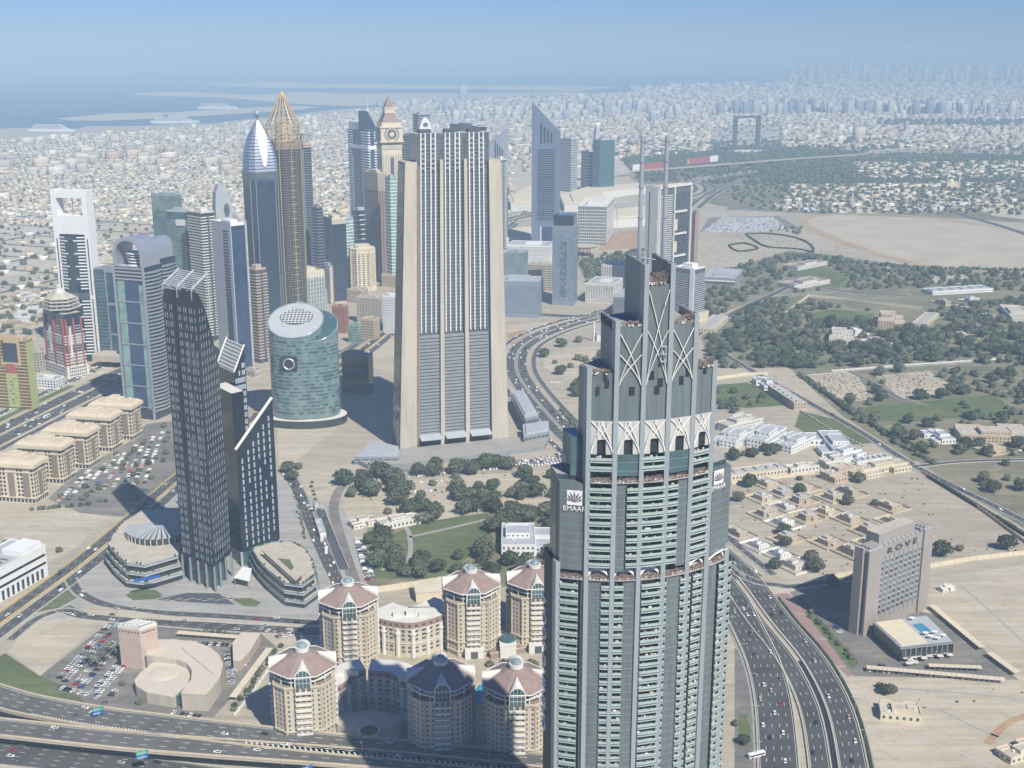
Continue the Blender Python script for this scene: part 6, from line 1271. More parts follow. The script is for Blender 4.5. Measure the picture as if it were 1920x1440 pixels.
for px_, yb, nm in ((1205, 8.0, 'mast'), (1251, 8.0, 'mast')):
    zt = AZ(256) ; zt = T(px_, 256, AY + 4)[2]; xx = solve(lambda x: PX(*AP(x, yb), zt)[0], -20, 20, px_)
    b = MB(); b.cyl(xx, yb, 1.0, z3t, zt, 14, 0, .8); ms = b.build('mast', M['silver'], AO)
    for q in (.55, .72, .86, .97): z = z3t + (zt - z3t) * q; b = MB(); b.cyl(xx, yb, 1.25, z, z + .4, 14, base=True); b.build('mast_collar', M['steel'], ms)
b = MB(); b.tube((FX[3], 8, z4t), (FX[3], 8, z4t + 9), .25, 4); b.tube((FX[3], 8, z4t + 8), (FX[4], 8, z4t + 6), .25, 4); b.tube((FX[4], 8, z4t), (FX[4], 8, z4t + 7), .25, 4); b.build('mast_bracing', M['steel'], AO)
# signs: a white square with a dark fan of leaves above the name
def emblem(x, z, s, flip=1):
    y = fy_(x) - .35; ang = math.atan2(2 * AB * x / AW ** 2, 1)
    b = MB(); b.box(-s, s, -.1, .1, -s, s); o = b.build('sign_board', M['white'], AO, (x, y, z), ang)
    b = MB()
    for k in range(7):
        t_ = math.pi * (.12 + .76 * k / 6); L = s * 1.7; w_ = s * .13; bx, bz = 0, -s * .62; m_ = (bx + math.cos(t_) * L * .55, bz + math.sin(t_) * L * .55); e_ = (bx + math.cos(t_) * L, bz + math.sin(t_) * L * .9); n_ = (-math.sin(t_) * w_, math.cos(t_) * w_)
        b.ngon([(bx, -.16, bz), (m_[0] - n_[0], -.16, m_[1] - n_[1]), (max(-s * .95, min(s * .95, e_[0])), -.16, min(s * .95, e_[1])), (m_[0] + n_[0], -.16, m_[1] + n_[1])])
    b.build('leaf_emblem', M['dgrey'], o)
    me = text_mesh('EMAAR', s * .95, .08); me.materials.append(M['white']); t_ = link('lettering', me, o, (0, -.1, -s * 1.5)); t_.rotation_euler = (math.pi / 2, 0, 0)
emblem((FX[0] + FX[1]) / 2 + .6, AZ(936), 3.1); emblem((FX[6] + FX[7]) / 2 - .9, AZ(921), 3.0)
me = text_mesh('EMAAR', 5, .15); me.materials.append(M['black']); t_ = link('lettering', me, AO, (FX[2] - 1.0, fy_(FX[2]) + 12, AZ(615))); t_.rotation_euler = (math.pi / 2, 0, -math.pi / 2)
me = text_mesh('OPENING SOON', 8.5, .3); me.materials.append(M['white']); t_ = link('lettering', me, AO, (FX[0] - 1.1, fy_(FX[0]) + 17.5, AZ(1290))); t_.rotation_euler = (math.pi / 2, -math.pi / 2, -math.pi / 2)
me = text_mesh('ADDRESS', 7, .3); me.materials.append(M['white']); t_ = link('lettering', me, AO, (FX[7] + 1.1, fy_(FX[7]) + 4, AZ(1330))); t_.rotation_euler = (math.pi / 2, math.pi / 2, math.pi / 2)
# ================================================================== MIDDLE DISTANCE
PERF = mat('perforated_blue_grey', (.22, .26, .32), rough=.5, var=.08)
t = Tower('perforated_tower', 'blue grey tower pricked with small random windows and a green emblem on top', (1077, 424, 1835), 1036, 1084, 78)
t.body(PERF, roof=M['lgrey']).win('LR', 16, 30, .35, .42, M['navy'], 8, t.h - 8, .1, 'window', rnd=.35).win('L', 4, 26, .8, .7, M['teal'], 14, t.h - 26, .2, 'bay_window', u0=.36, u1=.66, rnd=.15)
b = MB(); b.box(1, t.w - 1, 1.5, t.d - 1.5, t.h, t.h + 17); b.build('crown', M['navy'], t.o); b = MB(); c = (-.1, t.d * .5, t.h + 8); b.ngon([(1.2, t.d * .5 + 6 * math.cos(k * .5236), t.h + 9 + 6.5 * math.sin(k * .5236)) for k in range(12)]); b.build('green_emblem', mat('emblem_green', (.12, .5, .28), var=0), t.o)
t = Tower('perforated_block', 'wide blue grey block pricked with small windows beside the slab tower', (1012, 528, 1745), 930, 1016, 84, 'building'); t.body(PERF, roof=M['lgrey']).win('L', 22, 13, .35, .4, M['navy'], 6, t.h - 8, .1, 'window', rnd=.3).crown(M['lgrey'])
t = Tower('hotel_block', 'white balconied hotel block with stepped roof next to the flat trade halls', (1138, 388, 2450), 1084, 1152, 80, 'building'); t.body(M['greyg'], roof=M['offw']).ring(11, 1.6, .9, M['offw'], 6, t.h - 2, 'balcony').fin('L', 14, .8, 1.0, M['offw'], 0).crown(M['offw'], hgt=8)
# broad residential slab with framed grid and its companions
t = Tower('residential_slab', 'cream slab block with a dark slot in its end wall and wide balcony grid', (1236, 352, 1880), 1212, 1296, 46); h = t.h; FR = M['offw']
t.body(M['greyg'], roof=M['cream']); t.pan('L', 0, 1, 0, h + 2, M['offw'], name='end_wall', thick=1.4).pan('L', .28, .36, 8, h - 8, M['dgrey'], name='end_slot', thick=1.5)
n = nfl(h - 16, 3.7); t.band('R', n, 1.2, 1.3, M['offw'], 6, h - 12, 'balcony', u0=.02, u1=.42).win('R', 14, n, .55, .6, M['navy'], 6, h - 12, .15, u0=.5, u1=.98)
for u in (0, .46, .98): t.pan('R', u, u + .03, 0, h + 2, FR, name='frame_post', thick=2.2)
t.pan('R', 0, 1, h - 2, h + 2, FR, name='frame_beam', thick=2.4)
for k in range(4): t.pan('R', .46, .86, h * (.16 + .2 * k), h * (.16 + .2 * k) + 3, FR, name='sky_terrace', thick=3.2)
for k in range(3): t.pan('R', .5, .6, h * (.2 + .2 * k), h * (.3 + .2 * k), M['cream'], name='stone_panel', thick=.6)
t = Tower('residential_slab', 'dark brown slab edge just beyond the cream balcony-grid slab', (1304, 400, 2000), 1298, 1311, 46); t.body(M['brown']).fin('R', 6, 1, .6, M['pink']).crown(M['brown'])
t = Tower('apartment_tower', 'white-framed grey apartment tower with banded balconies beside the estate road', (1302, 506, 1712), 1266, 1322, 48); t.body(M['greyg'], roof=M['white']).band('LR', nfl(t.h, 3.8), 1.3, .6, M['lgrey'], 5, t.h - 6, 'balcony').pan('L', .80, 1.02, 0, t.h + 2, M['white'], name='white_pier', thick=1.4).crown(M['white'], ph=2, hgt=7)
t.bottom(M['cream'], 14, 6)
t = Tower('office_building', 'long low grey office with a white colonnade beyond the white-framed tower', (1378, 523, 1985), 1320, 1392, 72, 'building'); t.body(M['grey'], roof=M['lgrey']).win('L', 18, 1, .5, .6, M['navy'], 3, 10).band('L', 1, 2, 1.5, M['white'], 10, 14).crown(M['lgrey'])
for lab, c, l, r_, a, m, cat in (
   ('white apartment block with many recessed balconies behind the stepped tower crown', (1178, 500, 1960), 1128, 1192, 70, 'offw', 'building'), ('white apartment block stepping down towards the boulevard', (1150, 535, 1850), 1098, 1168, 72, 'offw', 'building'), ('shaded grey apartment block at the bend of the avenue', (1196, 560, 1750), 1150, 1215, 72, 'grey', 'building'),
   ('pale green glazed office box beside the slab tower edge', (982, 475, 2000), 930, 990, 76, 'paleg', 'building'), ('flat beige roofed exhibition hall near the perforated tower', (1038, 497, 1950), 990, 1045, 74, 'conc', 'building'), ('low white art building with porthole windows below the wedge-topped tower', (1030, 462, 2200), 950, 1040, 78, 'white', 'building'),
   ('rust brick office block behind the oval building', (646, 576, 1640), 622, 653, 70, 'brick', 'building'), ('small mint green block on the shopping street', (671, 610, 1580), 652, 676, 68, 'mint', 'building'), ('grey beige office block with ribbon windows below the yellow tower', (714, 560, 1700), 668, 722, 72, 'conc', 'building'), ('white gridded office block against the slab tower edge', (743, 556, 1640), 717, 752, 74, 'white', 'building'),
   ('peach rendered low block under the yellow tower', (676, 545, 1850), 650, 690, 68, 'pink', 'building'), ('tan shop row along the shopping street', (700, 600, 1600), 676, 712, 68, 'stone', 'building'), ('white boxy garage block beside the oval building', (503, 655, 1480), 485, 510, 62, 'white', 'building'), ('sunlit beige mid-rise between the charcoal and oval buildings', (478, 700, 1400), 455, 492, 55, 'conc', 'building'),
   ('grey mid-rise behind the charcoal wing beside the pinkish tower', (445, 770, 1290), 425, 470, 58, 'lgrey', 'building'), ('grey block with tan side behind the red-ribbed hotel', (72, 660, 1420), 52, 82, 70, 'conc', 'building'), ('white showroom with a wide advertising wall by the service road', (104, 712, 1345), 60, 120, 74, 'white', 'building'),
   ('beige low hotel block between clock tower and slab tower', (742, 518, 1980), 715, 760, 60, 'beige', 'building'), ('white mid-rise with roof boxes under the tall dark slab', (598, 545, 1800), 560, 612, 60, 'offw', 'building'), ('small cream office block next to the slender grey tower', (588, 470, 1950), 560, 600, 55, 'cream', 'building'), ('pale hotel block among the towers left of the brown tower', (656, 450, 2250), 630, 668, 55, 'offw', 'building')):
    t = Tower('mid_rise', lab, c, l, r_, a, cat)
    if t.h < 6: t.h = 8
    wm = M['navy'] if m != 'paleg' else M['teal']
    nv = nfl(t.h, 4); t.body(M[m], roof=M['conc' if m in ('conc', 'stone', 'beige') else 'lgrey']).win('LR', max(4, int(t.d / 4.2)), nv, .55, .5, wm, 1.5, t.h - 1.5, .1, 'window').crown(M[m], ph=1, hgt=3, fr=.35)
    if t.h > 22 and m in ('offw', 'white', 'grey'): t.ring(nv, .9, .7, M[m], 3, t.h - 1, 'balcony')
# trade halls: wide flat cream roofs
for lab, pix, hh in (('widest cream trade hall roof with a long ridge east of the wedge-topped tower', ((1050, 365), (1100, 350), (1200, 343), (1212, 352), (1130, 362), (1095, 385), (1058, 385)), 16), ('cream trade hall roof west of the wedge-topped tower', ((955, 372), (985, 350), (1000, 346), (1000, 384), (958, 384)), 16), ('long pale hall with columns behind the hotel block', ((1150, 392), (1212, 385), (1212, 408), (1150, 412)), 20), ('low white hall roofs at the foot of the wedge-topped tower', ((948, 430), (1000, 424), (1002, 442), (950, 445)), 12)):
    p = ccw([G(*v, hh) for v in pix]); o = thing('trade_hall', lab, 'building'); b = MB(); b.prism(p, 0, hh, 0, 1); b.build('wall', [M['offw'], M['cream']], o); b = MB(); b.prism(inset(p, .75), hh, hh + 3, 0, 1); b.build('roof_step', [M['cream'], M['cream']], o)
# disc-shaped pavilion on red legs
c = G(1098, 482); X, Y, h = T(1096, 466, c[1]); o = thing('disc_pavilion', 'saucer-shaped roof deck with red rim on splayed red legs', 'pavilion', (X, Y + 20, 0)); b = MB(); b.cyl(0, 0, 26, h, h + 3, 28, 0, 29, 1, True); b.build('saucer', [M['redp'], M['pink']], o); b = MB(); b.cyl(0, 0, 24, h + 3, h + 3.6, 28); b.build('deck', M['conc'], o)
for k in range(5): b = MB(); a = k * 1.2566; b.tube((10 * math.cos(a), 10 * math.sin(a), h), (16 * math.cos(a + .5), 16 * math.sin(a + .5), 0), 1.1, 6); b.build('leg', M['redp'], o)
# construction pit
zone('construction_pit', M['soil'], .1, (1140, 440), (1200, 430), (1200, 465), (1120, 470)); zone('construction_pit', M['soil'], .1, (950, 625), (985, 618), (1000, 640), (960, 655))
def lattice(name, label, cat, c, h, m, w_=2.0, jib=None, rz=0.0):
    o = thing(name, label, cat, (*c, 0), rz); b = MB()
    for dx, dy in ((-1, -1), (1, -1), (1, 1), (-1, 1)): b.tube((dx * w_ / 2, dy * w_ / 2, 0), (dx * w_ / 2, dy * w_ / 2, h), .22, 4)
    z = 0
    while z < h: b.tube((-w_ / 2, -w_ / 2, z), (w_ / 2, -w_ / 2, min(h, z + w_)), .14, 4); b.tube((w_ / 2, w_ / 2, z), (w_ / 2, -w_ / 2, min(h, z + w_)), .14, 4); z += w_
    b.build('lattice_mast', m, o)
    if jib: b = MB(); b.tube((-12, 0, h), (jib, 0, h), .5, 4); b.tube((0, 0, h + 8), (jib * .8, 0, h), .15, 4); b.tube((0, 0, h + 8), (-11, 0, h), .15, 4); b.tube((0, 0, h), (0, 0, h + 8), .4, 4); b.build('jib', m, o); b = MB(); b.box(-12, -8, -1, 1, h - 3, h); b.build('counterweight', M['conc'], o)
    return o
lattice('tower_crane', 'slim pale tower crane over the earth pit by the trade halls', 'crane', G(1156, 440), 75, M['offw'], 2, 34, .5)
# small mosque with minaret near the avenue
c = G(1121, 640); o = thing('mosque', 'small pale mosque with a slender minaret by the curving avenue', 'mosque', (*c, 0)); b = MB(); b.box(-2, 34, 0, 26, 0, 9, 0, 1); b.build('prayer_hall', [M['offw'], M['lgrey']], o); b = MB(); b.cyl(-6, 2, 1.5, 0, 26, 10); b.cyl(-6, 2, 2.1, 20, 21.5, 10, base=True); b.dome(-6, 2, 26, 1.5, 3, 10); b.build('minaret', M['offw'], o); b = MB(); b.dome(16, 12, 9, 6, 5, 14); b.build('dome', M['lgrey'], o)
# the big picture frame
X, Y = G(1398, 286); o = thing('giant_frame', 'giant upright rectangular frame standing in the far parkland', 'monument', (X, Y, 0), .15); zt = T(1398, 217, Y)[2]; hw = 22 / FPX * Y * .99
for s in (-1, 1): b = MB(); b.box(s * hw - 8, s * hw + 8, -6, 6, 0, zt); b.build('frame_tower', M['dgrey'], o)
b = MB(); b.box(-hw + 7, hw - 7, -5, 5, zt - 9, zt); b.build('sky_bridge', M['dgrey'], o); b = MB(); b.box(-hw - 20, hw + 20, -18, 18, 0, 10); b.build('base_hall', M['offw'], o)
# red billboards beside the viaduct
for lab, a_, b_, m in (('red billboard with white edge panel by the viaduct', (1205, 322), (1252, 318), 'redp'), ('red billboard with yellow mark further along the viaduct', (1288, 312), (1330, 307), 'redp'), ('white billboard at the near end of the red ones', (1186, 324), (1204, 322), 'white'), ('white billboard at the far end of the red ones', (1331, 307), (1346, 305), 'white')):
    p, q = G(*a_), G(*b_); L = math.hypot(*vsub(q, p)); o = thing('billboard', lab, 'billboard'); b = MB(); b.wbox(p, q, 0, L, 6, 28, -.5, .5); b.build('panel', M[m], o); b = MB(); [b.tube((*lerp(p, q, u), 0), (*lerp(p, q, u), 6), .6, 5) for u in (.1, .5, .9)]; b.build('post', M['steel'], o, stuff=True)
    if 'yellow' in lab: b = MB(); b.wbox(p, q, 2, 14, 10, 24, .4, .8); b.build('yellow_mark', M['yel'], o)
# mosque with two minarets in the villa district
c = G(1782, 352); o = thing('mosque', 'cream mosque with two slim minarets and dome among far villas', 'mosque', (*c, 0), .3); b = MB(); b.box(-22, 22, -14, 16, 0, 16, 0, 1); b.build('prayer_hall', [M['cream'], M['beige']], o); b = MB(); b.dome(0, 0, 16, 10, 11, 16); b.build('dome', M['cream'], o)
for x in (-22, 20): b = MB(); b.cyl(x, -14, 2.4, 0, 44, 8); b.cyl(x, -14, 3.4, 32, 34, 8, base=True); b.cyl(x, -14, 1.8, 44, 54, 8, 0, .1); b.build('minaret', M['cream'], o)
# cruise ships
def ship(label, px_, py_, L, rz):
    c = G(px_, py_); o = thing('cruise_ship', label, 'ship', (*c, -2.5), rz); hl = [(-L / 2, -13), (L * .42, -13), (L / 2, 0), (L * .42, 13), (-L / 2, 13)]; b = MB(); b.frus(inset(hl, .93), 0, hl, 14, 0); b.build('hull', M['white'], o)
    for k in range(4): b = MB(); b.box(-L * .42 + k * 6, L * .33 - k * 12, -11, 11, 14 + k * 6, 19.4 + k * 6); b.build('deck', M['white'], o); b = MB(); b.box(-L * .41 + k * 6, L * .32 - k * 12, -11.3, 11.3, 15.4 + k * 6, 17.4 + k * 6); b.build('window_row', M['navy'], o)
    b = MB(); b.frus([(-L * .22, -5), (-L * .12, -5), (-L * .12, 5), (-L * .22, 5)], 38, [(-L * .24, -4), (-L * .16, -4), (-L * .16, 4), (-L * .24, 4)], 50, 0); b.build('funnel', M['signb'], o); b = MB(); b.tube((L * .1, 0, 36), (L * .1, 0, 56), .7, 5); b.build('mast', M['white'], o)
ship('large white cruise ship moored inside the harbour arm', 329, 230, 290, .15); ship('white ship alongside the outer harbour island', 408, 203, 300, .1); ship('white ship docked at the shore quay', 98, 246, 260, -.1)
# ---- walled villas, halls and walls on the right
def villa(label, pix, h, m='offw', name='villa', cat='villa'):
    # surveyed outline -> its oriented rectangle, filled with rectilinear wings
    p = ccw([G(*v, h) for v in pix]); n = len(p); e = max(range(n), key=lambda k: math.hypot(*vsub(p[(k + 1) % n], p[k]))); d = vsub(p[(e + 1) % n], p[e]); a = math.atan2(d[1], d[0]); c, s = math.cos(a), math.sin(a)
    q = [(x * c + y * s, -x * s + y * c) for x, y in p]; u0, u1, v0, v1 = min(t[0] for t in q), max(t[0] for t in q), min(t[1] for t in q), max(t[1] for t in q)
    if v1 - v0 > u1 - u0: a += math.pi / 2; c, s = math.cos(a), math.sin(a); q = [(x * c + y * s, -x * s + y * c) for x, y in p]; u0, u1, v0, v1 = min(t[0] for t in q), max(t[0] for t in q), min(t[1] for t in q), max(t[1] for t in q)
    W_, D_ = (u1 - u0) * .92, (v1 - v0) * .9; cu, cv = (u0 + u1) / 2, (v0 + v1) / 2; o = thing(name, label, cat, (cu * c - cv * s, cu * s + cv * c, 0), a); rf = M['lgrey' if m == 'white' else ('terra' if m == 'terra' else 'conc')]; wl = M['offw'] if m == 'terra' else M[m]
    long_ = W_ > 3.2 * D_
    bl = [(-.5, .5, -.5, .5, h)] if long_ else [(-.5, .5, -.12, .5, h * .92), (-.5, -.12, -.5, -.12, h * RN.uniform(.6, .9)), (.1, .46, -.42, -.12, h * RN.uniform(.5, .8)), (-.18, .22, -.02, .42, h * 1.28)]
    for x0, x1, y0, y1, hh in bl:
        x0, x1, y0, y1 = x0 * W_, x1 * W_, y0 * D_, y1 * D_; z0 = 0 if hh <= h * 1.1 else h * .92; b = MB(); b.box(x0, x1, y0, y1, z0, hh, 0, 1, False); b.build('wing', [wl, rf], o)
        E = (((x0, y0), (x1, y0)), ((x1, y0), (x1, y1)), ((x1, y1), (x0, y1)), ((x0, y1), (x0, y0)))
        b = MB(); [b.wbox(f, g, -.08, math.hypot(*vsub(g, f)) + .08, hh - .15, hh + .7, -.35, .1) for f, g in E]; b.build('parapet', wl, o)
        if hh - z0 > 2.4: b = MB(); [b.wgrid(f, g, z0 + .7, hh - .6, max(1, int(math.hypot(*vsub(g, f)) / 3.8)), max(1, int((hh - z0) / 3.6)), .42, .5, .08) for f, g in E]; b.build('window', M['dgrey'], o, stuff=True)
    for _ in range(7): x, y = RN.uniform(-.45, .45) * W_, RN.uniform(.05, .45) * D_; b = MB(); b.box(x - .9, x + .9, y - .7, y + .7, h * .9, h * .92 + RN.uniform(.7, 1.5) + (h * .1 if long_ else 0)); b.build('roof_unit', M['offw'], o)
    if long_:
        for k in range(6): x = (-.42 + k * .165) * W_; b = MB(); b.box(x, x + W_ * .06, -.2 * D_, .3 * D_, h, h + 1.4); b.build('roof_light', M['lgrey'], o)
    return o
for lab, pix, h, m in (
  ('white flat-roofed embassy villa with skylights behind the hotel towers', ((935, 1000), (960, 990), (985, 992), (1000, 978), (1045, 985), (1048, 1015), (1000, 1022), (965, 1020)), 11, 'white'),
  ('white villa with arcaded front left in the walled villa compound', ((1338, 812), (1360, 798), (1400, 800), (1402, 815), (1372, 826), (1340, 822)), 9, 'white'), ('tall white villa with roof rooms in the middle of the compound', ((1390, 808), (1420, 790), (1455, 795), (1460, 812), (1425, 822), (1395, 820)), 11, 'white'),
  ('white villa at the roadside end of the compound', ((1455, 818), (1485, 805), (1510, 815), (1508, 828), (1470, 835)), 9, 'white'), ('large white courtyard villa beside the estate road', ((1508, 810), (1560, 805), (1585, 815), (1600, 835), (1560, 845), (1530, 838)), 9, 'white'), ('white two-storey villa south of the courtyard villa', ((1560, 845), (1600, 835), (1622, 848), (1580, 860)), 9, 'white'),
  ('cream palace wing with red-free flat roof in the north compound', ((1340, 783), (1375, 775), (1420, 778), (1415, 788), (1375, 792), (1345, 793)), 9, 'offw'),
  ('pale three-storey villa alone in the wooded estate', ((1555, 622), (1575, 612), (1607, 616), (1604, 632), (1580, 636)), 13, 'offw'), ('grey stone mansion with ranks of windows in the wooded estate', ((1645, 592), (1655, 580), (1702, 583), (1700, 600), (1660, 602)), 14, 'stone'), ('long low buff building beside the grey stone mansion', ((1705, 608), (1735, 585), (1755, 586), (1735, 610)), 6, 'cream'),
  ('wide low buff hall with arched arcade by the green field', ((1788, 805), (1830, 790), (1925, 793), (1930, 812), (1850, 818)), 9, 'stone'), ('white low villa near the buff arcade hall', ((1725, 808), (1765, 803), (1785, 818), (1750, 825)), 6, 'white'),
  ('long cream warehouse along the compound wall', ((1345, 882), (1465, 868), (1468, 880), (1348, 896)), 6, 'cream'), ('low white store beside the cream warehouse', ((1475, 868), (1520, 862), (1525, 874), (1482, 880)), 6, 'offw'), ('buff shed with ridged grey roof by the villas', ((1545, 880), (1600, 868), (1625, 880), (1565, 895)), 8, 'stone'), ('long buff barrack building at the road junction', ((1600, 872), (1700, 862), (1718, 872), (1622, 888)), 7, 'cream'),
  ('cream school wing with parapet south of the white courtyard villa', ((1550, 858), (1590, 852), (1600, 866), (1555, 872)), 7, 'offw'), ('cream row house north of the barrack building', ((1600, 860), (1660, 850), (1668, 858), (1605, 868)), 6, 'white'),
  ('lone cream walled house on the open sand', ((1645, 1318), (1652, 1306), (1720, 1312), (1728, 1330), (1690, 1340)), 6, 'cream'), ('ruined cream yard at the frame edge on the sand', ((1880, 1390), (1930, 1375), (1940, 1410), (1890, 1420)), 5, 'cream'),
  ('white hut with red barrier on the sand lot', ((1765, 1098), (1785, 1095), (1788, 1102), (1768, 1106)), 3, 'offw'), ('long white single-storey sheds in the stables', ((1740, 540), (1845, 534), (1848, 542), (1745, 548)), 6, 'white'), ('flat beige warehouses at the stables edge', ((1880, 580), (1940, 572), (1960, 590), (1895, 596)), 8, 'offw'),
  ('terracotta-roofed stable court beside the green field', ((1478, 492), (1520, 484), (1530, 494), (1490, 500)), 8, 'terra'), ('larger terracotta-roofed stable wing with white walls', ((1470, 524), (1520, 516), (1535, 528), (1480, 534)), 8, 'terra'), ('pink brick depot beside the estate road', ((1446, 728), (1458, 721), (1503, 747), (1490, 757)), 9, 'stone'), ('white depot tent roof beside the pink brick depot', ((1416, 712), (1432, 705), (1450, 716), (1432, 724)), 7, 'white'),
  ('cream show house beside the tall white-framed tower', ((1312, 610), (1345, 590), (1368, 592), (1340, 618)), 7, 'cream'), ('orange-roofed workshop by the park trees', ((655, 975), (700, 965), (708, 975), (662, 985)), 5, 'terra'), ('long cream park shed with white roof', ((705, 968), (775, 955), (780, 970), (712, 984)), 7, 'offw'), ('white marquee row on the dusty lot by the street', ((590, 975), (602, 972), (612, 1000), (600, 1003)), 4, 'white'), ('grey sunken ramp head house by the street', ((588, 945), (606, 943), (608, 950), (590, 952)), 3, 'lgrey')):
    villa(lab, pix, h, m)
# boundary walls of posts and panels
def bwall(label, pix, h=3.0, m='cream', step=7.0):
    p = [G(*v) for v in pix]; o = thing('boundary_wall', label, 'wall'); L = plen(p); n = max(1, int(L / step)); pm = None
    for i in range(n):
        a, c = along(p, L * i / n), along(p, L * (i + 1) / n - .01)
        if a and c: b = MB(); b.wbox(a[:2], c[:2], 0, math.hypot(c[0] - a[0], c[1] - a[1]), 0, h, -.15, .15); b.build('wall_panel', M[m], o)
        if pm is None: b = MB(); b.box(-.4, .4, -.4, .4, 0, h + .5); pm = b.mesh('post', M[m])
        if a: link('post', pm, o, (a[0], a[1], 0), a[2])
    return o
for lab, pix, h, m in (('cream panelled wall along the sand lot behind the grey hotel', ((1738, 1066), (1830, 1050), (1925, 1040), (2000, 1034)), 4, 'cream'), ('cream wall between the villas and the grey hotel', ((1548, 1086), (1605, 1078)), 4, 'cream'), ('cream wall along the top of the grass paddock', ((1342, 712), (1400, 704), (1440, 703)), 4, 'cream'), ('buff wall beside the estate road down to the corner', ((1730, 888), (1790, 925), (1850, 965), (1910, 1010), (1960, 1045)), 3, 'stone'), ('low cream wall across the villas plot', ((1372, 908), (1440, 900), (1528, 888)), 3, 'cream'), ('long pale wall around the wooded estate', ((1516, 556), (1580, 562), (1660, 572), (1730, 580), (1790, 590)), 4, 'cream'), ('pale wall climbing beside the wooded estate', ((1470, 590), (1516, 556)), 4, 'cream'), ('white kerb wall along the estate road hedge', ((1500, 770), (1560, 808), (1620, 838)), 1.5, 'white'), ('pale wall along the country road', ((1560, 697), (1700, 686), (1850, 676), (1960, 668)), 2.5, 'offw'), ('cream wall of the hotel garden', ((700, 1112), (780, 1100), (840, 1090)), 5, 'cream'), ('low white fence on the parking lane', ((440, 1342), (470, 1305), (500, 1262), (520, 1235)), 1.6, 'white')): bwall(lab, pix, h, m)
for lab, pix in (('dark clipped hedge along the estate road, north side', ((1510, 708), (1580, 765), (1640, 800), (1740, 852))), ('dark clipped hedge along the estate road, corner side', ((1740, 895), (1830, 950), (1930, 1010))), ('oval hedge around the small paddock', ((1398, 440), (1415, 452), (1440, 464), (1500, 468), (1524, 474), (1520, 460), (1490, 446), (1440, 439), (1400, 439))), ('square hedge of the sunken riding yard', ((1366, 461), (1396, 457), (1421, 467), (1384, 472), (1367, 462)))):
    p = smooth([G(*v) for v in pix], 3); b = MB()
    for a, c in zip(p, p[1:]): b.wbox(a, c, 0, math.hypot(*vsub(c, a)), 0, 2.6 + RN.random(), -1.6, 1.6)
    tag(b.build('hedge', M['hedge']), lab, 'hedge')
# ================================================================== CITY, TREES, CARS
bpy.context.view_layer.update()
RES, OX0, OY0, ONX, ONY = 4.0, -4600, 300, 2400, 1800
OCC = np.zeros((ONX, ONY), bool)
def stamp(x0, x1, y0, y1):
    i0, i1 = int((x0 - OX0) / RES), int((x1 - OX0) / RES) + 1; j0, j1 = int((y0 - OY0) / RES), int((y1 - OY0) / RES) + 1
    OCC[max(0, i0):max(0, i1), max(0, j0):max(0, j1)] = True
TREEOCC = OCC.copy()
for ob in sc.objects:
    if ob.type != 'MESH' or ob.name.startswith(('haze', 'sea')): continue
    bb = [ob.matrix_world @ Vector(c) for c in ob.bound_box]; xs = [c.x for c in bb]; ys = [c.y for c in bb]; zs = [c.z for c in bb]
    if ob.name.startswith('roadway'):
        for v in ob.data.vertices: stamp(v.co.x - 30, v.co.x + 30, v.co.y - 30, v.co.y + 30)
        continue
    if max(xs) - min(xs) > 170 or max(ys) - min(ys) > 170 or (max(zs) < 1.2): continue
    stamp(min(xs) - 2, max(xs) + 2, min(ys) - 2, max(ys) + 2)
for ob in list(sc.objects):
    # roads: stamp along their own surface
    if ob.type == 'MESH' and ob.get('kind') == 'structure' and len(ob.data.polygons) > 3 and any(k in ob.name for k in ('road', 'street', 'highway', 'avenue', 'carriage', 'boulevard', 'motorway', 'ramp', 'track')):
        V = ob.data.vertices
        for f in ob.data.polygons:
            q = [V[i].co for i in f.vertices]; n = int(max((q[0] - q[1]).length, (q[1] - q[2]).length) / 5) + 2
            if n > 60: n = 60
            for a in range(n):
                for c in range(min(n, 8)):
                    u, v = a / (n - 1), c / (min(n, 8) - 1) if min(n, 8) > 1 else 0
                    e0 = q[0].lerp(q[1], u); e1 = q[3].lerp(q[2], u) if len(q) > 3 else e0; P_ = e0.lerp(e1, v) if (q[0] - q[1]).length >= (q[1] - q[2]).length else q[0].lerp(q[3], u).lerp(q[1].lerp(q[2], u), v)
                    stamp(P_.x - 3, P_.x + 3, P_.y - 3, P_.y + 3)
def free(x, y):
    i, j = int((x - OX0) / RES), int((y - OY0) / RES)
    return not (0 <= i < ONX and 0 <= j < ONY and OCC[i, j])
def scatter(pix, cell, ang, prob, jit=.35, rows=None, avoid=()):
    P_ = [G(*p) for p in pix]; av = [[G(*p) for p in a] for a in avoid]; c, s = math.cos(ang), math.sin(ang)
    L = [(x * c + y * s, -x * s + y * c) for x, y in P_]; x0, x1, y0, y1 = min(p[0] for p in L), max(p[0] for p in L), min(p[1] for p in L), max(p[1] for p in L); out = []
    nx, ny = int((x1 - x0) / cell) + 1, int((y1 - y0) / cell) + 1
    for i in range(nx):
        for j in range(ny):
            if rows and (i % rows[0] == 0 or j % rows[1] == 0): continue
            if RN.random() > prob: continue
            a = x0 + (i + RN.uniform(-jit, jit)) * cell; b = y0 + (j + RN.uniform(-jit, jit)) * cell; x, y = a * c - b * s, a * s + b * c
            if inpoly(x, y, P_) and free(x, y) and not any(inpoly(x, y, q) for q in av): out.append((x, y))
    return out
CITYM = bpy.data.materials.new('city_render'); CITYM.use_nodes = True
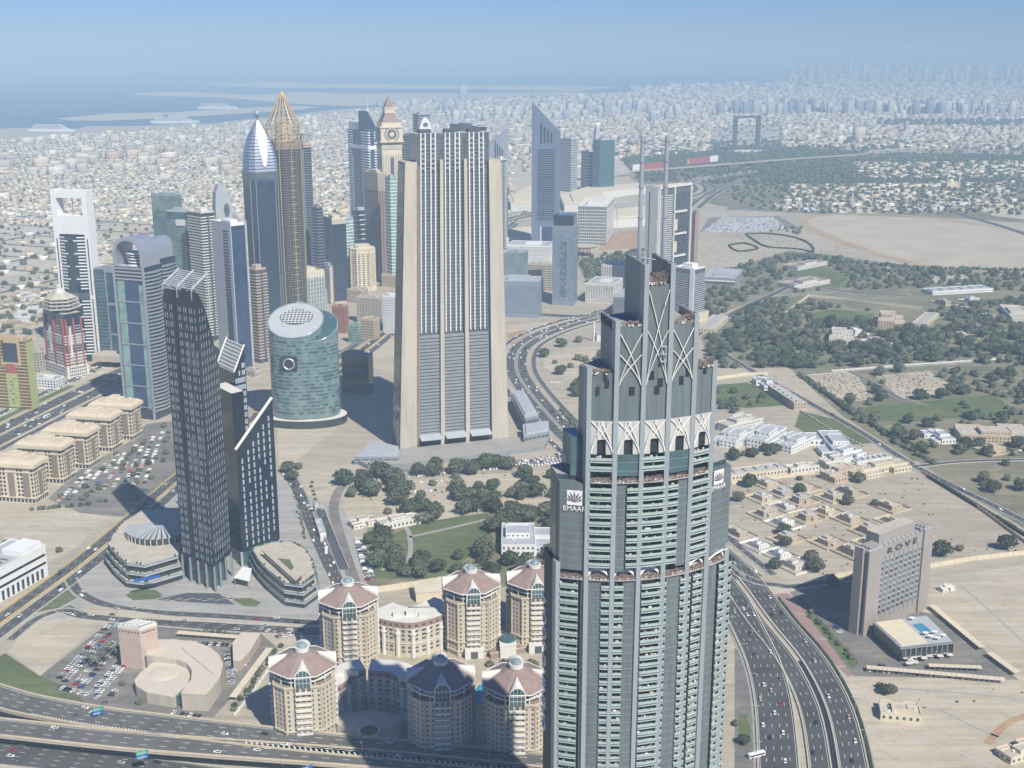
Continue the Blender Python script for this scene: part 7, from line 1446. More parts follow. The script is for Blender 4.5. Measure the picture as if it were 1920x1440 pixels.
def _city(m):
    n = m.node_tree.nodes; l = m.node_tree.links; b = n['Principled BSDF']; b.inputs['Roughness'].default_value = .85; b.inputs['Specular IOR Level'].default_value = .2
    at = n.new('ShaderNodeAttribute'); at.attribute_name = 'Col'; g = n.new('ShaderNodeNewGeometry'); sp = n.new('ShaderNodeSeparateXYZ'); l.new(g.outputs['Position'], sp.inputs[0])
    def mth(op, a, b_=None):
        x = n.new('ShaderNodeMath'); x.operation = op
        for i, v in enumerate((a, b_)):
            if v is None: continue
            if isinstance(v, (int, float)): x.inputs[i].default_value = v
            else: l.new(v, x.inputs[i])
        return x.outputs[0]
    fz = mth('FRACT', mth('DIVIDE', sp.outputs['Z'], 3.6)); fh = mth('FRACT', mth('DIVIDE', mth('ADD', sp.outputs['X'], mth('MULTIPLY', sp.outputs['Y'], 1.7)), 4.6))
    win = mth('MULTIPLY', mth('MULTIPLY', mth('GREATER_THAN', fz, .35), mth('LESS_THAN', fz, .78)), mth('GREATER_THAN', fh, .5))
    ns = n.new('ShaderNodeSeparateXYZ'); l.new(g.outputs['Normal'], ns.inputs[0]); side = mth('LESS_THAN', mth('ABSOLUTE', ns.outputs['Z']), .5); fac = mth('MULTIPLY', mth('MULTIPLY', win, side), .75)
    tn = n.new('ShaderNodeTexNoise'); tn.inputs['Scale'].default_value = .16; tn.inputs['Detail'].default_value = 4; l.new(g.outputs['Position'], tn.inputs['Vector'])
    mr = n.new('ShaderNodeMapRange'); mr.inputs[1].default_value = .3; mr.inputs[2].default_value = .7; mr.inputs[3].default_value = .78; mr.inputs[4].default_value = 1.16; l.new(tn.outputs['Fac'], mr.inputs[0])
    vm = n.new('ShaderNodeVectorMath'); vm.operation = 'SCALE'; l.new(at.outputs['Color'], vm.inputs[0]); l.new(mr.outputs[0], vm.inputs['Scale'])
    mx = n.new('ShaderNodeMix'); mx.data_type = 'RGBA'; l.new(fac, mx.inputs[0]); l.new(vm.outputs[0], mx.inputs[6]); mx.inputs[7].default_value = (.05, .06, .07, 1); l.new(mx.outputs[2], b.inputs['Base Color'])
_city(CITYM)
PAL = [(.66, .61, .52), (.60, .53, .42), (.72, .70, .66), (.55, .47, .37), (.64, .56, .47), (.50, .47, .43), (.74, .72, .69), (.58, .46, .36), (.44, .42, .40)]
def colr(dull=0.0):
    c = RN.choice(PAL); k = RN.uniform(.86, 1.15) * (1 - dull); return (c[0] * k * 1.04, c[1] * k, c[2] * k * .90)
# ---- individual houses: five kinds, copied
HK = []
def house_kind(k):
    b, w2, tp = MB(), MB(), MB(); s = 1 + .12 * k; h = 5.6 + (k % 3) * 1.2; x, y = 8 * s, 6.5 + (k % 2) * 2
    b.box(-x, x, -y, y, 0, h, 0, 1, False); b.box(-x * .9 + (k % 3) * 4, -x * .1 + (k % 3) * 4, -y - 4, -y, 0, h * .6, 0, 1, False); b.box(x, x + 5, -2, y, 0, h * .55, 0, 1, False)
    tp.box(-x * .4, x * .3, -y * .2, y * .8, h, h + 2.8, 0, 1); 
    for q in range(3): u, v = RN.uniform(-x * .9, x * .8), RN.uniform(-y * .9, -y * .3); tp.box(u, u + 1.4, v, v + 1.1, h, h + 1.1, 0, 1)
    pr = MB(); [pr.wbox(p0, p1, 0, math.hypot(*vsub(p1, p0)), h - .1, h + .8, -.35, .1) for p0, p1 in (((-x, -y), (x, -y)), ((x, -y), (x, y)), ((x, y), (-x, y)), ((-x, y), (-x, -y)))]
    for p0, p1 in (((-x, -y), (x, -y)), ((x, -y), (x, y)), ((x, y), (-x, y)), ((-x, y), (-x, -y))): w2.wgrid(p0, p1, .6, h - .6, max(2, int(math.hypot(*vsub(p1, p0)) / 3.6)), 2, .4, .5, .07)
    gw = MB(); X_, Y_ = x + 10, y + 9; [gw.wbox(p0, p1, 0, math.hypot(*vsub(p1, p0)), 0, 2.4, -.2, .1) for p0, p1 in (((-X_, -Y_), (X_, -Y_)), ((X_, -Y_), (X_, Y_)), ((X_, Y_), (-X_, Y_)), ((-X_, Y_), (-X_, -Y_)))]
    return [(b, 'wall'), (tp, 'roof_room'), (pr, 'parapet'), (w2, 'window'), (gw, 'garden_wall')]
CM = [M['offw'], M['cream'], M['white'], M['beige'], M['stone'], M['conc']]
for k in range(5):
    ms = house_kind(k); fam = []
    for mi in range(4):
        m = CM[(k + mi) % 6]; fam.append([(nm, mb.mesh(nm, [m if nm != 'window' else M['dgrey'], M['conc'] if mi % 2 else M['lgrey']]), nm == 'window') for mb, nm in ms])
    HK.append(fam)
CN = ['off-white', 'cream', 'white', 'beige', 'sandstone', 'grey-buff']
def house(x, y, rz, where, grp, s=1.0):
    k, mi = RN.randrange(5), RN.randrange(4); o = thing('house', f'{CN[(k + mi) % 6]} flat-roofed {["small", "plain", "two-storey", "broad", "wide"][k]} house {where}', 'house', (x, y, 0), rz, grp); o.scale = (s, s, RN.uniform(.85, 1.1) * s)
    for nm, me, st in HK[k][mi]:
        if nm == 'garden_wall' and s < .7: continue
        q = link(nm, me, o)
        if st: q['kind'] = 'stuff'
NH = 0
for pix, cell, ang, prob, s, where, grp, cap in (
   (((1372, 905), (1540, 892), (1640, 935), (1740, 990), (1640, 1035), (1600, 1070), (1450, 1088), (1385, 1075)), 27, .55, .8, .72, 'in the low village behind the grey hotel', 'village houses behind the grey hotel', 80),
   (((1720, 830), (1900, 822), (2150, 880), (2150, 990), (1850, 940), (1750, 872)), 38, .4, .5, .8, 'by the estate road junction', 'houses near the estate road junction', 30),
   (((1540, 575), (1920, 545), (1920, 640), (1560, 680)), 70, .4, .4, .9, 'among the trees of the wooded estate', 'houses in the wooded estate', 30),
   (((1460, 345), (1900, 335), (1900, 395), (1560, 400), (1450, 395)), 34, .5, .55, .9, 'in the villa district beyond the racecourse', 'villas beyond the racecourse', 90),
   (((1560, 500), (1700, 510), (1720, 545), (1600, 545)), 60, .4, .4, .9, 'near the stables', 'houses near the stables', 10),
   (((-60, 560), (60, 545), (78, 580), (60, 640), (-60, 640)), 30, 1.35, .7, .8, 'behind the red-ribbed hotel', 'houses behind the red-ribbed hotel', 30),
   (((160, 430), (290, 470), (215, 500), (165, 510)), 40, 1.3, .35, .9, 'beside the bare sand lot', 'houses beside the bare sand lot', 20)):
    pts = scatter(pix, cell, ang, prob, .22); pts.sort(key=lambda p: p[1])
    for x, y in pts[:cap]: house(x, y, ang + RN.choice([0, 1.5708]), where, grp, s); stamp(x - 11 * s, x + 11 * s, y - 11 * s, y + 11 * s); NH += 1
def streets(pix, cell, ang, rows, wd):
    P_ = [G(*p) for p in pix]; c, s = math.cos(ang), math.sin(ang); L = [(x * c + y * s, -x * s + y * c) for x, y in P_]; x0, x1, y0, y1 = min(p[0] for p in L), max(p[0] for p in L), min(p[1] for p in L), max(p[1] for p in L); b = MB(); W = lambda a, d: (a * c - d * s, a * s + d * c)
    for ax, st, lo, hi, ex0, ex1 in ((0, rows[0] * cell, x0, x1, y0, y1), (1, rows[1] * cell, y0, y1, x0, x1)):
        q = lo
        while q < hi:
            t_ = ex0
            while t_ < ex1:
                f = (lambda u, v: W(u, v)) if ax == 0 else (lambda u, v: W(v, u)); m_ = f(q, t_ + 20)
                if inpoly(*m_, P_): z = .26 if ax else .264; b.ngon([(*f(q - wd, t_), z), (*f(q + wd, t_), z), (*f(q + wd, t_ + 40), z), (*f(q - wd, t_ + 40), z)])
                t_ += 40
            q += st
    struct(b.build('residential_street', M['worn']))
# ---- the endless low city as one mass
A, Cc = [], []
def addb(x, y, hx, hy, h, a, dull=0.0, z=0, c=None): A.append((x, y, z, hx, hy, h, a)); Cc.append(c or colr(dull))
left = ((-250, 320), (0, 262), (150, 250), (300, 244), (470, 230), (620, 212), (760, 204), (900, 198), (1000, 192), (1000, 225), (960, 300), (960, 395), (640, 510), (240, 560), (-250, 620))
streets(left, 25, math.radians(68), (5, 9), 5)
for x, y in scatter(left, 25, math.radians(68), .9, .2, (5, 9), avoid=(((165, 418), (285, 414), (300, 455), (240, 470), (180, 452)), ((-250, 450), (60, 420), (165, 440), (170, 520), (-250, 640)))):
    big = RN.random(); far = y > 4500
    if big < .012 and y < 3000: continue
    if big < .02 + .03 * (y > 5500): addb(x, y, RN.uniform(9, 26), RN.uniform(8, 14), RN.uniform(9, 17 + 8 * far), 1.19)
    else:
        hx, hy, h = RN.uniform(5.5, 10.5), RN.uniform(5, 9.5), RN.uniform(3.2, 6.4); addb(x, y, hx, hy, h, 1.19 + RN.choice([0, 0, .05, -.05]))
        if y < 4200 and RN.random() < .55: addb(x + RN.uniform(-3, 3), y + RN.uniform(-3, 3), hx * .4, hy * .45, 2.8, 1.19, 0, h)
        if y < 3600 and RN.random() < .5: addb(x + RN.choice([-1, 1]) * (hx + 3), y + RN.uniform(-4, 4), 3, 3.5, 3.2, 1.19)
for x, y in scatter(((-250, 470), (60, 430), (165, 445), (170, 510), (60, 545), (-250, 600)), 34, 1.3, .25, .4): addb(x, y, RN.uniform(5, 11), RN.uniform(4, 9), RN.uniform(3.5, 7), 1.3)
for x, y in scatter(((1600, 306), (2150, 302), (2150, 338), (1620, 338)), 30, .5, .5, .3): addb(x, y, RN.uniform(6, 13), RN.uniform(6, 10), RN.uniform(4, 8), .5)
for x, y in scatter(((1480, 348), (1900, 340), (1900, 396), (1560, 400), (1470, 392)), 30, .5, .45, .3): addb(x, y, RN.uniform(6, 11), RN.uniform(5, 9), RN.uniform(4, 8), .5)
# dense districts to the right and far behind
dd = ((950, 210), (1100, 200), (1300, 190), (1500, 182), (2150, 178), (2150, 288), (1660, 278), (1500, 276), (1240, 292), (1160, 300), (1000, 330), (960, 300))
streets(dd, 40, .9, (7, 6), 9)
for x, y in scatter(dd, 40, .9, .8, .25, (7, 6), avoid=(((1330, 240), (1460, 232), (1470, 292), (1330, 300)), ((1640, 225), (2150, 225), (2150, 240), (1640, 236)))):
    hx, hy = RN.uniform(9, 17), RN.uniform(8, 15); q = RN.random(); addb(x, y, hx, hy, RN.uniform(6, 15) if q < .95 else RN.uniform(18, 36), .9, .04)
for x, y in scatter(((700, 196), (1180, 176), (2150, 158), (2150, 182), (1200, 198), (1000, 208), (760, 208)), 70, .7, .62, .3): hx = RN.uniform(14, 26); addb(x, y, hx, hx * .8, RN.uniform(12, 32), .7, .1)
for x, y in scatter(((1180, 166), (1500, 153), (2000, 138), (2000, 160), (1200, 177)), 150, .7, .6, .35): hx = RN.uniform(20, 45); addb(x, y, hx, hx * .8, RN.uniform(12, 50), .7, .1)
for _ in range(300):                 # far skyline
    px_, py_ = RN.uniform(1480, 1930), RN.uniform(146, 158); x, y = G(px_, py_); addb(x, y, RN.uniform(18, 36), RN.uniform(18, 30), RN.choice([40, 60, 90, 120, 160, 240]) * RN.uniform(.7, 1.2), .7, .25)
for _ in range(150):                 # slab blocks in the middle skyline
    px_, py_ = RN.uniform(1340, 1900), RN.uniform(205, 216); x, y = G(px_, py_); addb(x, y, RN.uniform(14, 26), RN.uniform(10, 16), RN.uniform(45, 95), .4, .3, c=RN.choice([(.30, .33, .38), (.42, .42, .42), (.24, .27, .33), (.55, .52, .47)]))
for _ in range(80):
    px_, py_ = RN.uniform(770, 1340), RN.uniform(200, 228); x, y = G(px_, py_); addb(x, y, RN.uniform(12, 22), RN.uniform(10, 18), RN.uniform(25, 80), .6, .15, c=RN.choice([(.34, .36, .40), (.55, .52, .47), (.62, .60, .57), (.48, .42, .36)]))
for _ in range(60):
    px_, py_ = RN.uniform(0, 480), RN.uniform(262, 330); x, y = G(px_, py_); 
    if free(x, y): addb(x, y, RN.uniform(18, 40), RN.uniform(10, 18), RN.uniform(14, 34), 1.19, .05)
for p in ((868, 196, 150, 34), (1062, 225, 60, 20), (1104, 218, 90, 24), (1138, 215, 105, 26), (1225, 232, 62, 22), (1610, 262, 60, 26), (1706, 245, 30, 30)): x, y = G(p[0], p[1]); addb(x, y, p[3], p[3] * .6, p[2], .5, .1, c=(.36, .37, .40) if p[0] < 1300 else (.62, .54, .42))
link('distant_city', boxes('distant_city', A, Cc, CITYM), stuff=True)
CAR_ROWS_FAR = len(A)
# ---- trees
def crown_geo(seed, nleaf, core=2):
    r = np.random.RandomState(seed); V, Fc = [], []
    import bmesh
    bm = bmesh.new(); bmesh.ops.create_icosphere(bm, subdivisions=core, radius=1.0); lob = r.normal(size=(7, 3)); lob /= np.linalg.norm(lob, axis=1)[:, None]
    for v in bm.verts:
        d = np.array(v.co); k = .60 + .26 * max(0, max(lob @ d)) ** 4 + r.uniform(-.07, .07); v.co = Vector(d * k)
        v.co.z *= .78
    bm.verts.ensure_lookup_table(); V = [tuple(v.co) for v in bm.verts]; Fc = [tuple(x.index for x in f.verts) for f in bm.faces]; bm.free()
    for _ in range(nleaf):
        d = r.normal(size=3); d /= np.linalg.norm(d)
        if d[2] < -.5: d[2] *= -1
        q = d * (.66 + .28 * max(0, max(lob @ d)) ** 4 + r.uniform(-.08, .16)); q[2] *= .8; a = r.normal(size=3); a /= np.linalg.norm(a); b_ = np.cross(a, d + .3 * r.normal(size=3)); b_ /= (np.linalg.norm(b_) + 1e-6); s = r.uniform(.10, .22); i = len(V)
        V += [tuple(q + (a + b_) * s * .6), tuple(q + (a - b_) * s * .5), tuple(q - (a + b_) * s * .6), tuple(q - (a - b_) * s * .5)]; Fc.append((i, i + 1, i + 2, i + 3))
    return np.array(V), Fc
FOL = [mat('foliage_a', (.100, .116, .072), var=.45, scale=.45, obj_var=.3, rough=.9, spec=.1), mat('foliage_b', (.132, .138, .097), var=.45, scale=.45, obj_var=.3, rough=.9, spec=.1), mat('foliage_c', (.080, .102, .060), var=.45, scale=.45, obj_var=.3, rough=.9, spec=.1)]
TK = []
for k in range(7):
    V, Fc = crown_geo(40 + k, 230); me = bpy.data.meshes.new('crown'); me.from_pydata([tuple(v) for v in V], [], Fc); me.materials.append(FOL[k % 3]); me.update()
    b = MB(); b.tube((0, 0, 0), (0, 0, .55), .09, 6, 0, .06)
    for q in range(4): a = q * 1.57 + k; b.tube((0, 0, .35 + .05 * q), (.42 * math.cos(a), .42 * math.sin(a), .85), .04, 4, 0, .02)
    TK.append((me, b.mesh('trunk', M['bark'])))
TREES = []
def trees(pix, cell, prob, r0, r1, where, grp, avoid=(), jit=.45):
    for x, y in scatter(pix, cell, RN.random(), prob, jit, avoid=avoid): TREES.append((x, y, RN.uniform(r0, r1), where, grp))
def trow(pix, step, r0, r1, where, grp, wob=2.0):
    p = [G(*v) for v in pix]; L = plen(p); s = 0
    while s < L:
        a = along(p, s)
        if a: TREES.append((a[0] + RN.uniform(-wob, wob), a[1] + RN.uniform(-wob, wob), RN.uniform(r0, r1), where, grp))
        s += step * RN.uniform(.7, 1.3)
g1 = ((1605, 770), (1640, 758), (1740, 750), (1860, 738), (1885, 755), (1880, 777), (1800, 785), (1720, 792), (1640, 792)); s1 = ((1500, 700), (1600, 695), (1640, 750), (1560, 755)); s2 = ((1640, 705), (1740, 695), (1780, 720), (1750, 745), (1690, 748)); lawn = ((735, 1002), (775, 985), (860, 968), (915, 962), (930, 985), (900, 1020), (830, 1050), (740, 1045))
trees(((1312, 612), (1440, 562), (1560, 575), (1700, 590), (1920, 560), (2150, 690), (1700, 684), (1500, 692), (1340, 690)), 13, .75, 4, 8.5, 'in the wooded estate beside the country road', 'estate woodland trees', avoid=(((1510, 585), (1560, 578), (1650, 586), (1640, 602), (1540, 606)),))
trees(((1500, 700), (2150, 690), (2150, 900), (1800, 868), (1720, 860), (1600, 790)), 14, .55, 3.5, 8, 'between the country road and the estate road', 'trees between the two estate roads', avoid=(g1, s1, s2))
trees(((1605, 770), (1885, 740), (1885, 790), (1640, 796)), 18, .2, 3, 5, 'around the bright green field', 'trees around the green field')
trees(((1320, 520), (1480, 475), (1640, 495), (1740, 506), (2150, 512), (2150, 555), (1700, 540), (1560, 545), (1440, 560), (1330, 600)), 15, .6, 4, 8, 'between the racecourse and the wooded estate', 'trees south of the racecourse', avoid=(((1480, 500), (1545, 495), (1595, 522), (1575, 542), (1495, 536)),))
trees(((640, 895), (760, 880), (900, 870), (1060, 878), (1062, 960), (920, 965), (770, 985), (700, 990), (650, 985)), 17, .6, 4.5, 10, 'at the dusty top of the central park', 'trees at the top of the central park')
trees(((690, 1000), (740, 1000), (830, 1040), (900, 1010), (960, 960), (1055, 950), (1055, 1085), (830, 1085), (700, 1090)), 12, .62, 4.5, 9, 'crowding the lawn of the central park', 'trees round the central park lawn', avoid=(lawn,))
trees(((875, 1165), (1030, 1150), (1035, 1290), (890, 1300), (870, 1240)), 11, .45, 2.5, 5, 'in the cream hotel garden', 'hotel garden trees')
trees(((1345, 820), (1540, 832), (1560, 850), (1350, 868)), 13, .6, 4, 7, 'in front of the white villa compound', 'trees at the white villas')
trees(((1342, 725), (1480, 760), (1480, 775), (1350, 775)), 14, .55, 3.5, 6, 'on the paddock by the white villas', 'paddock trees')
trees(((1372, 905), (1540, 892), (1740, 990), (1640, 1035), (1450, 1088), (1385, 1075)), 24, .22, 3.5, 7.5, 'in the low village behind the grey hotel', 'village trees')
trees(((1720, 885), (2150, 880), (2150, 1000), (1830, 945)), 20, .5, 4, 7, 'beside the estate road corner', 'trees at the estate road corner')
trees(((100, 925), (150, 880), (240, 830), (275, 800), (320, 800), (330, 890), (240, 950), (150, 950)), 15, .42, 2.5, 4.2, 'in the dusty car park below the cream blocks', 'car park trees')
trees(((1010, 640), (1130, 640), (1130, 760), (1070, 740), (1010, 690)), 17, .3, 4, 8, 'inside the bend of the avenue', 'trees inside the avenue bend')
trees(((1080, 485), (1210, 470), (1210, 530), (1100, 525)), 14, .75, 4, 7, 'in the garden below the saucer pavilion', 'garden trees below the saucer pavilion')
trees(((1340, 348), (1900, 338), (2150, 405), (1560, 402), (1400, 392)), 26, .55, 5, 9, 'among the villas beyond the racecourse', 'villa district trees')
trees(((1440, 435), (1510, 425), (1500, 440)), 14, .6, 4, 7, 'by the racecourse corner', 'racecourse corner trees')
trees(((1150, 287), (1420, 275), (1640, 288), (2150, 297), (2150, 340), (1500, 345), (1330, 345), (1200, 340)), 19, .85, 6, 10, 'in the far parkland', 'parkland trees', avoid=(((1600, 306), (2150, 302), (2150, 336), (1620, 336)),))
trees(((1600, 306), (2150, 302), (2150, 338), (1620, 338)), 26, .6, 5, 9, 'among the far villas', 'far villa trees')
trees(((1640, 226), (2150, 226), (2150, 238), (1640, 236)), 60, .8, 12, 20, 'in the far palm belt', 'far belt trees'); trees(((1150, 268), (1640, 262), (2150, 280), (2150, 292), (1640, 286), (1160, 290)), 34, .6, 7, 12, 'beyond the viaduct', 'trees beyond the viaduct')
trees(left, 38, .7, 3, 6.5, 'among the low seaside houses', 'seaside district trees'); trees(((-250, 450), (60, 420), (165, 440), (170, 560), (-250, 620)), 55, .4, 3, 7, 'on the empty plots', 'trees on the empty plots'); trees(((0, 575), (80, 570), (80, 625), (0, 640)), 16, .7, 4, 6, 'behind the gold office block', 'trees behind the gold block')
trees(dd, 75, .5, 6, 11, 'in the dense far district', 'far district trees')
trow(((1500, 705), (1600, 775), (1680, 830), (1760, 875)), 9, 3, 5, 'lining the estate road', 'estate road avenue trees'); trow(((1640, 498), (1760, 505), (2150, 512)), 8, 3.5, 5.5, 'along the racecourse rail', 'racecourse rail trees'); trow(((440, 1330), (470, 1288), (500, 1245), (522, 1215)), 5.5, 1.8, 2.8, 'on the lane beside the cream hotel', 'lane trees'); trow(((340, 1192), (400, 1188), (450, 1192)), 5, 1.6, 2.6, 'along the zigzag parking shade', 'parking shade trees'); trow(((1500, 1130), (1530, 1165), (1570, 1205), (1600, 1240)), 6, 1.8, 3.0, 'on the planted strip before the grey hotel', 'planted strip trees'); trow(((60, 958), (140, 950), (200, 940)), 6, 2, 3, 'along the sand lot edge', 'sand lot edge trees'); trow(((585, 905), (600, 960), (620, 1010)), 12, 1.5, 2.2, 'on the podium street', 'street trees'); trow(((1050, 770), (1120, 850), (1180, 900)), 9, 2.5, 4, 'beside the avenue', 'avenue trees'); trow(((550, 905), (562, 960), (575, 1010)), 5, 1.2, 1.8, 'in planters on the plaza by the triangular podium', 'plaza planter trees')
for px_, py_, r_ in ((1530, 1072, 7), (1520, 1052, 5.5), (1765, 1042, 8), (1885, 1030, 8), (1660, 1302, 4), (1672, 1300, 3.5), (1800, 1033, 4), (1395, 1395, 4), (1380, 1360, 3), (540, 885, 7), (548, 900, 6), (112, 1035, 3.5), (38, 1022, 4), (12, 1024, 4), (560, 880, 5), (1620, 1105, 5), (1560, 1100, 5), (1470, 1003, 6), (1610, 905, 6), (1500, 925, 6), (230, 1285, 2.5), (262, 1320, 3), (1650, 1290, 3), (1005, 1190, 5), (980, 1198, 4)): TREES.append((*G(px_, py_), r_, 'standing alone on open ground', 'lone trees'))
TREES.sort(key=lambda t: -t[2] / math.hypot(t[0], t[1], CAM_H) * (1 if -20 < PX(t[0], t[1], 0)[0] < 1935 else .01))
adj = ['grey-green bushy', 'dark rounded', 'dusty olive']
for x, y, r_, where, grp in TREES[:300]:
    k = RN.randrange(7); o = thing('tree', f'{adj[k % 3]} tree {where}', 'tree', (x, y, 0), RN.uniform(0, 6.28), grp); s = RN.uniform(.85, 1.1)
    link('trunk', TK[k][1], o, scale=(r_, r_, r_ * 1.1)); link('crown', TK[k][0], o, (0, 0, r_ * (.95 if r_ > 3 else 1.1)), scale=(r_ * 1.15, r_ * 1.15, r_ * s * 1.1))
def tree_mass(name, lst, protos, m):
    Vs, Fs, off = [], [], 0
    for x, y, r_, *_ in lst:
        V, Fc = protos[RN.randrange(len(protos))]; a = RN.uniform(0, 6.28); c, s = math.cos(a), math.sin(a); q = np.empty_like(V); k = r_ * 1.12; q[:, 0] = (V[:, 0] * c - V[:, 1] * s) * k + x; q[:, 1] = (V[:, 0] * s + V[:, 1] * c) * k + y; q[:, 2] = V[:, 2] * k + r_ * .62; Vs.append(q); Fs += [tuple(i + off for i in f) for f in Fc]; off += len(V)
    me = bpy.data.meshes.new(name); me.from_pydata(np.concatenate(Vs).tolist(), [], Fs); me.materials.append(m); me.update(); return link(name, me, stuff=True)
rest = TREES[300:]; near = [t for t in rest if t[1] < 2700]; far = [t for t in rest if t[1] >= 2700]
PN = [crown_geo(70 + k, 46, 2) for k in range(5)]; PF = [crown_geo(90 + k, 6, 1) for k in range(4)]
for i in range(3): tree_mass('woodland', near[i::3], PN, FOL[i])
for i in range(2): tree_mass('distant_woodland', far[i::2], PF, FOL[i * 2])
# scrub tussocks on the empty plots
SB = [(*p, RN.uniform(.5, 1.4)) for pix, cell in ((((1372, 905), (1720, 868), (2150, 1020), (1600, 1090), (1385, 1080)), 14), (((1500, 700), (1600, 695), (1640, 750), (1560, 755)), 5), (((1640, 705), (1740, 695), (1780, 720), (1750, 745), (1690, 748)), 5), (((-250, 450), (60, 420), (165, 440), (170, 560), (-250, 620)), 26), (((1600, 1290), (1920, 1290), (1920, 1440), (1650, 1440)), 22), (((1330, 440), (1500, 440), (1640, 480), (1330, 500)), 16), (((640, 890), (1050, 880), (1050, 950), (660, 970)), 12)) for p in scatter(pix, cell, .3, .6, .5)]
tree_mass('scrub_tussock', SB, PF, FOL[1])
# palms
def palm():
    o = thing('palm_tree', '', 'palm'); b = MB(); b.tube((0, 0, 0), (.15, 0, 6), .26, 6, 0, .18); b.build('trunk', M['bark'], o); b = MB()
    for k in range(14):
        a = k * .4488; up = .9 + .5 * (k % 2); pts = [(math.cos(a) * d, math.sin(a) * d, 6 + up * d * .5 - .16 * d * d) for d in (0, 1, 2, 3, 3.8)]
        for (p, q), w_ in zip(zip(pts, pts[1:]), (.5, .55, .45, .25)): n_ = (-math.sin(a) * w_, math.cos(a) * w_); b.quad((p[0] - n_[0], p[1] - n_[1], p[2]), (q[0] - n_[0] * .8, q[1] - n_[1] * .8, q[2]), (q[0] + n_[0] * .8, q[1] + n_[1] * .8, q[2]), (p[0] + n_[0], p[1] + n_[1], p[2]))
    b.build('crown', FOL[1], o); return o
P0_ = palm(); first = True
for px_, py_, s, w_ in [(168 + 9 * i + (i % 3) * 4, 1248 - 5 * i + (i % 2) * 12, 1.3, 'in the pink tower car park') for i in range(6)] + [(880 + 14 * i, 1212 - (i % 3) * 9, 1.3, 'beside the cream hotel towers') for i in range(5)] + [(872 + 7 * i, 1085 - (i % 2) * 6, 1.4, 'behind the cream hotel towers') for i in range(4)] + [(785 + 10 * i, 985 - (i % 2) * 5, 1.4, 'on the central park path') for i in range(4)]:
    c = G(px_, py_)
    if first: q = P0_; first = False; q.location = (*c, 0)
    else: q = dup(P0_, (*c, 0), RN.random() * 6)
    q.scale = (s,) * 3; q['label'] = 'feathery date palm ' + w_; q['group'] = 'palms ' + w_
# ---- cars
def car_mesh(col, kind):
    m = mat('car_' + kind, col, rough=.35, var=0, spec=.5); b = MB(); L, W, H_ = 2.25, .9, 1.45
    b.frus([(-L, -W), (L, -W), (L, W), (-L, W)], .28, [(-L, -W), (L, -W), (L, W), (-L, W)], .78, 0); b.frus([(-L, -W), (L, -W), (L, W), (-L, W)], .78, [(-L * .95, -W * .94), (L * .93, -W * .94), (L * .93, W * .94), (-L * .95, W * .94)], .92, 0)
    b.frus([(-L * .78, -W * .9), (L * .42, -W * .9), (L * .42, W * .9), (-L * .78, W * .9)], .92, [(-L * .6, -W * .72), (L * .18, -W * .72), (L * .18, W * .72), (-L * .6, W * .72)], H_, 1, 0)
    for x in (-1.35, 1.4):
        for y in (-.86, .86): b.frus([(x - .33, y - .1), (x + .33, y - .1), (x + .33, y + .1), (x - .33, y + .1)], .02, [(x - .22, y - .1), (x + .22, y - .1), (x + .22, y + .1), (x - .22, y + .1)], .64, 2)
    return b.mesh('car', [m, M['blackg'], M['black']])
CK = [(car_mesh(c, n), n) for c, n in (((.80, .80, .79), 'white'), ((.50, .51, .52), 'silver'), ((.03, .03, .035), 'black'), ((.16, .17, .19), 'grey'), ((.42, .05, .05), 'red'), ((.05, .10, .28), 'blue'), ((.50, .44, .34), 'beige'))]
WT = [40, 19, 15, 14, 2, 3, 7]
CARS = []
def prow(a, c, step=2.9, prob=.8, where='', tilt=math.pi / 2, z=0.0):
    p, q = G(*a), G(*c); L = math.hypot(*vsub(q, p)); an = math.atan2(q[1] - p[1], q[0] - p[0]); s = 0
    while s < L:
        if RN.random() < prob: CARS.append((p[0] + (q[0] - p[0]) * s / L, p[1] + (q[1] - p[1]) * s / L, z + .12, an + tilt + RN.choice([0, math.pi]) + RN.uniform(-.04, .04), where))
        s += step
def traffic(pts, offsets, step, where, z=.55, rev=False):
    for of in offsets:
        p = offs(pts, of); L = plen(p); s = RN.uniform(0, step)
        while s < L:
            a = along(p, s)
            if a: CARS.append((a[0], a[1], z, a[2] + (math.pi if rev else 0), where))
            s += step * RN.uniform(.35, 1.9)
W1 = 'parked in the pink tower car park'
for a, c in (((112, 1272), (205, 1172)), ((122, 1278), (222, 1172)), ((142, 1284), (212, 1205)), ((152, 1290), (222, 1212)), ((172, 1300), (232, 1235)), ((182, 1304), (236, 1245)), ((196, 1318), (216, 1296)), ((110, 1290), (190, 1310)), ((425, 1225), (436, 1292)), ((440, 1258), (460, 1245)), ((318, 1336), (380, 1346))): prow(a, c, 3.0, .82, W1)
prow((350, 1206), (448, 1212), 3, .85, 'under the zigzag parking shade'); prow((490, 1180), (560, 1200), 6, .5, 'beside the hotel crossing'); prow((520, 1195), (560, 1185), 3, .8, 'beside the hotel crossing')
W2 = 'on the dusty car park below the cream blocks'
for i in range(9): prow((110 + i * 20, 940 - i * 4), (170 + i * 17, 880 - i * 9), 3.4, .42, W2)
W3 = 'on the sandy car park by the slab tower'
for i in range(7): prow((770 + i * 26, 893 - i * 3), (1060, 868 - i * 3 + (i % 2) * 2), 3.4, .6, W3)
prow((780, 905), (830, 902), 5, .6, W3); prow((640, 895), (740, 880), 6, .5, W3)
for i in range(3): prow((700 + i * 5, 900 + i * 14), (860 + i * 5, 888 + i * 14), 5, .4, W3)
prow((668, 1010), (690, 1090), 3, .8, 'beside the central park hedge'); prow((676, 1008), (698, 1086), 3, .7, 'beside the central park hedge'); prow((575, 945), (590, 965), 3, .5, 'on the dusty lot by the street')
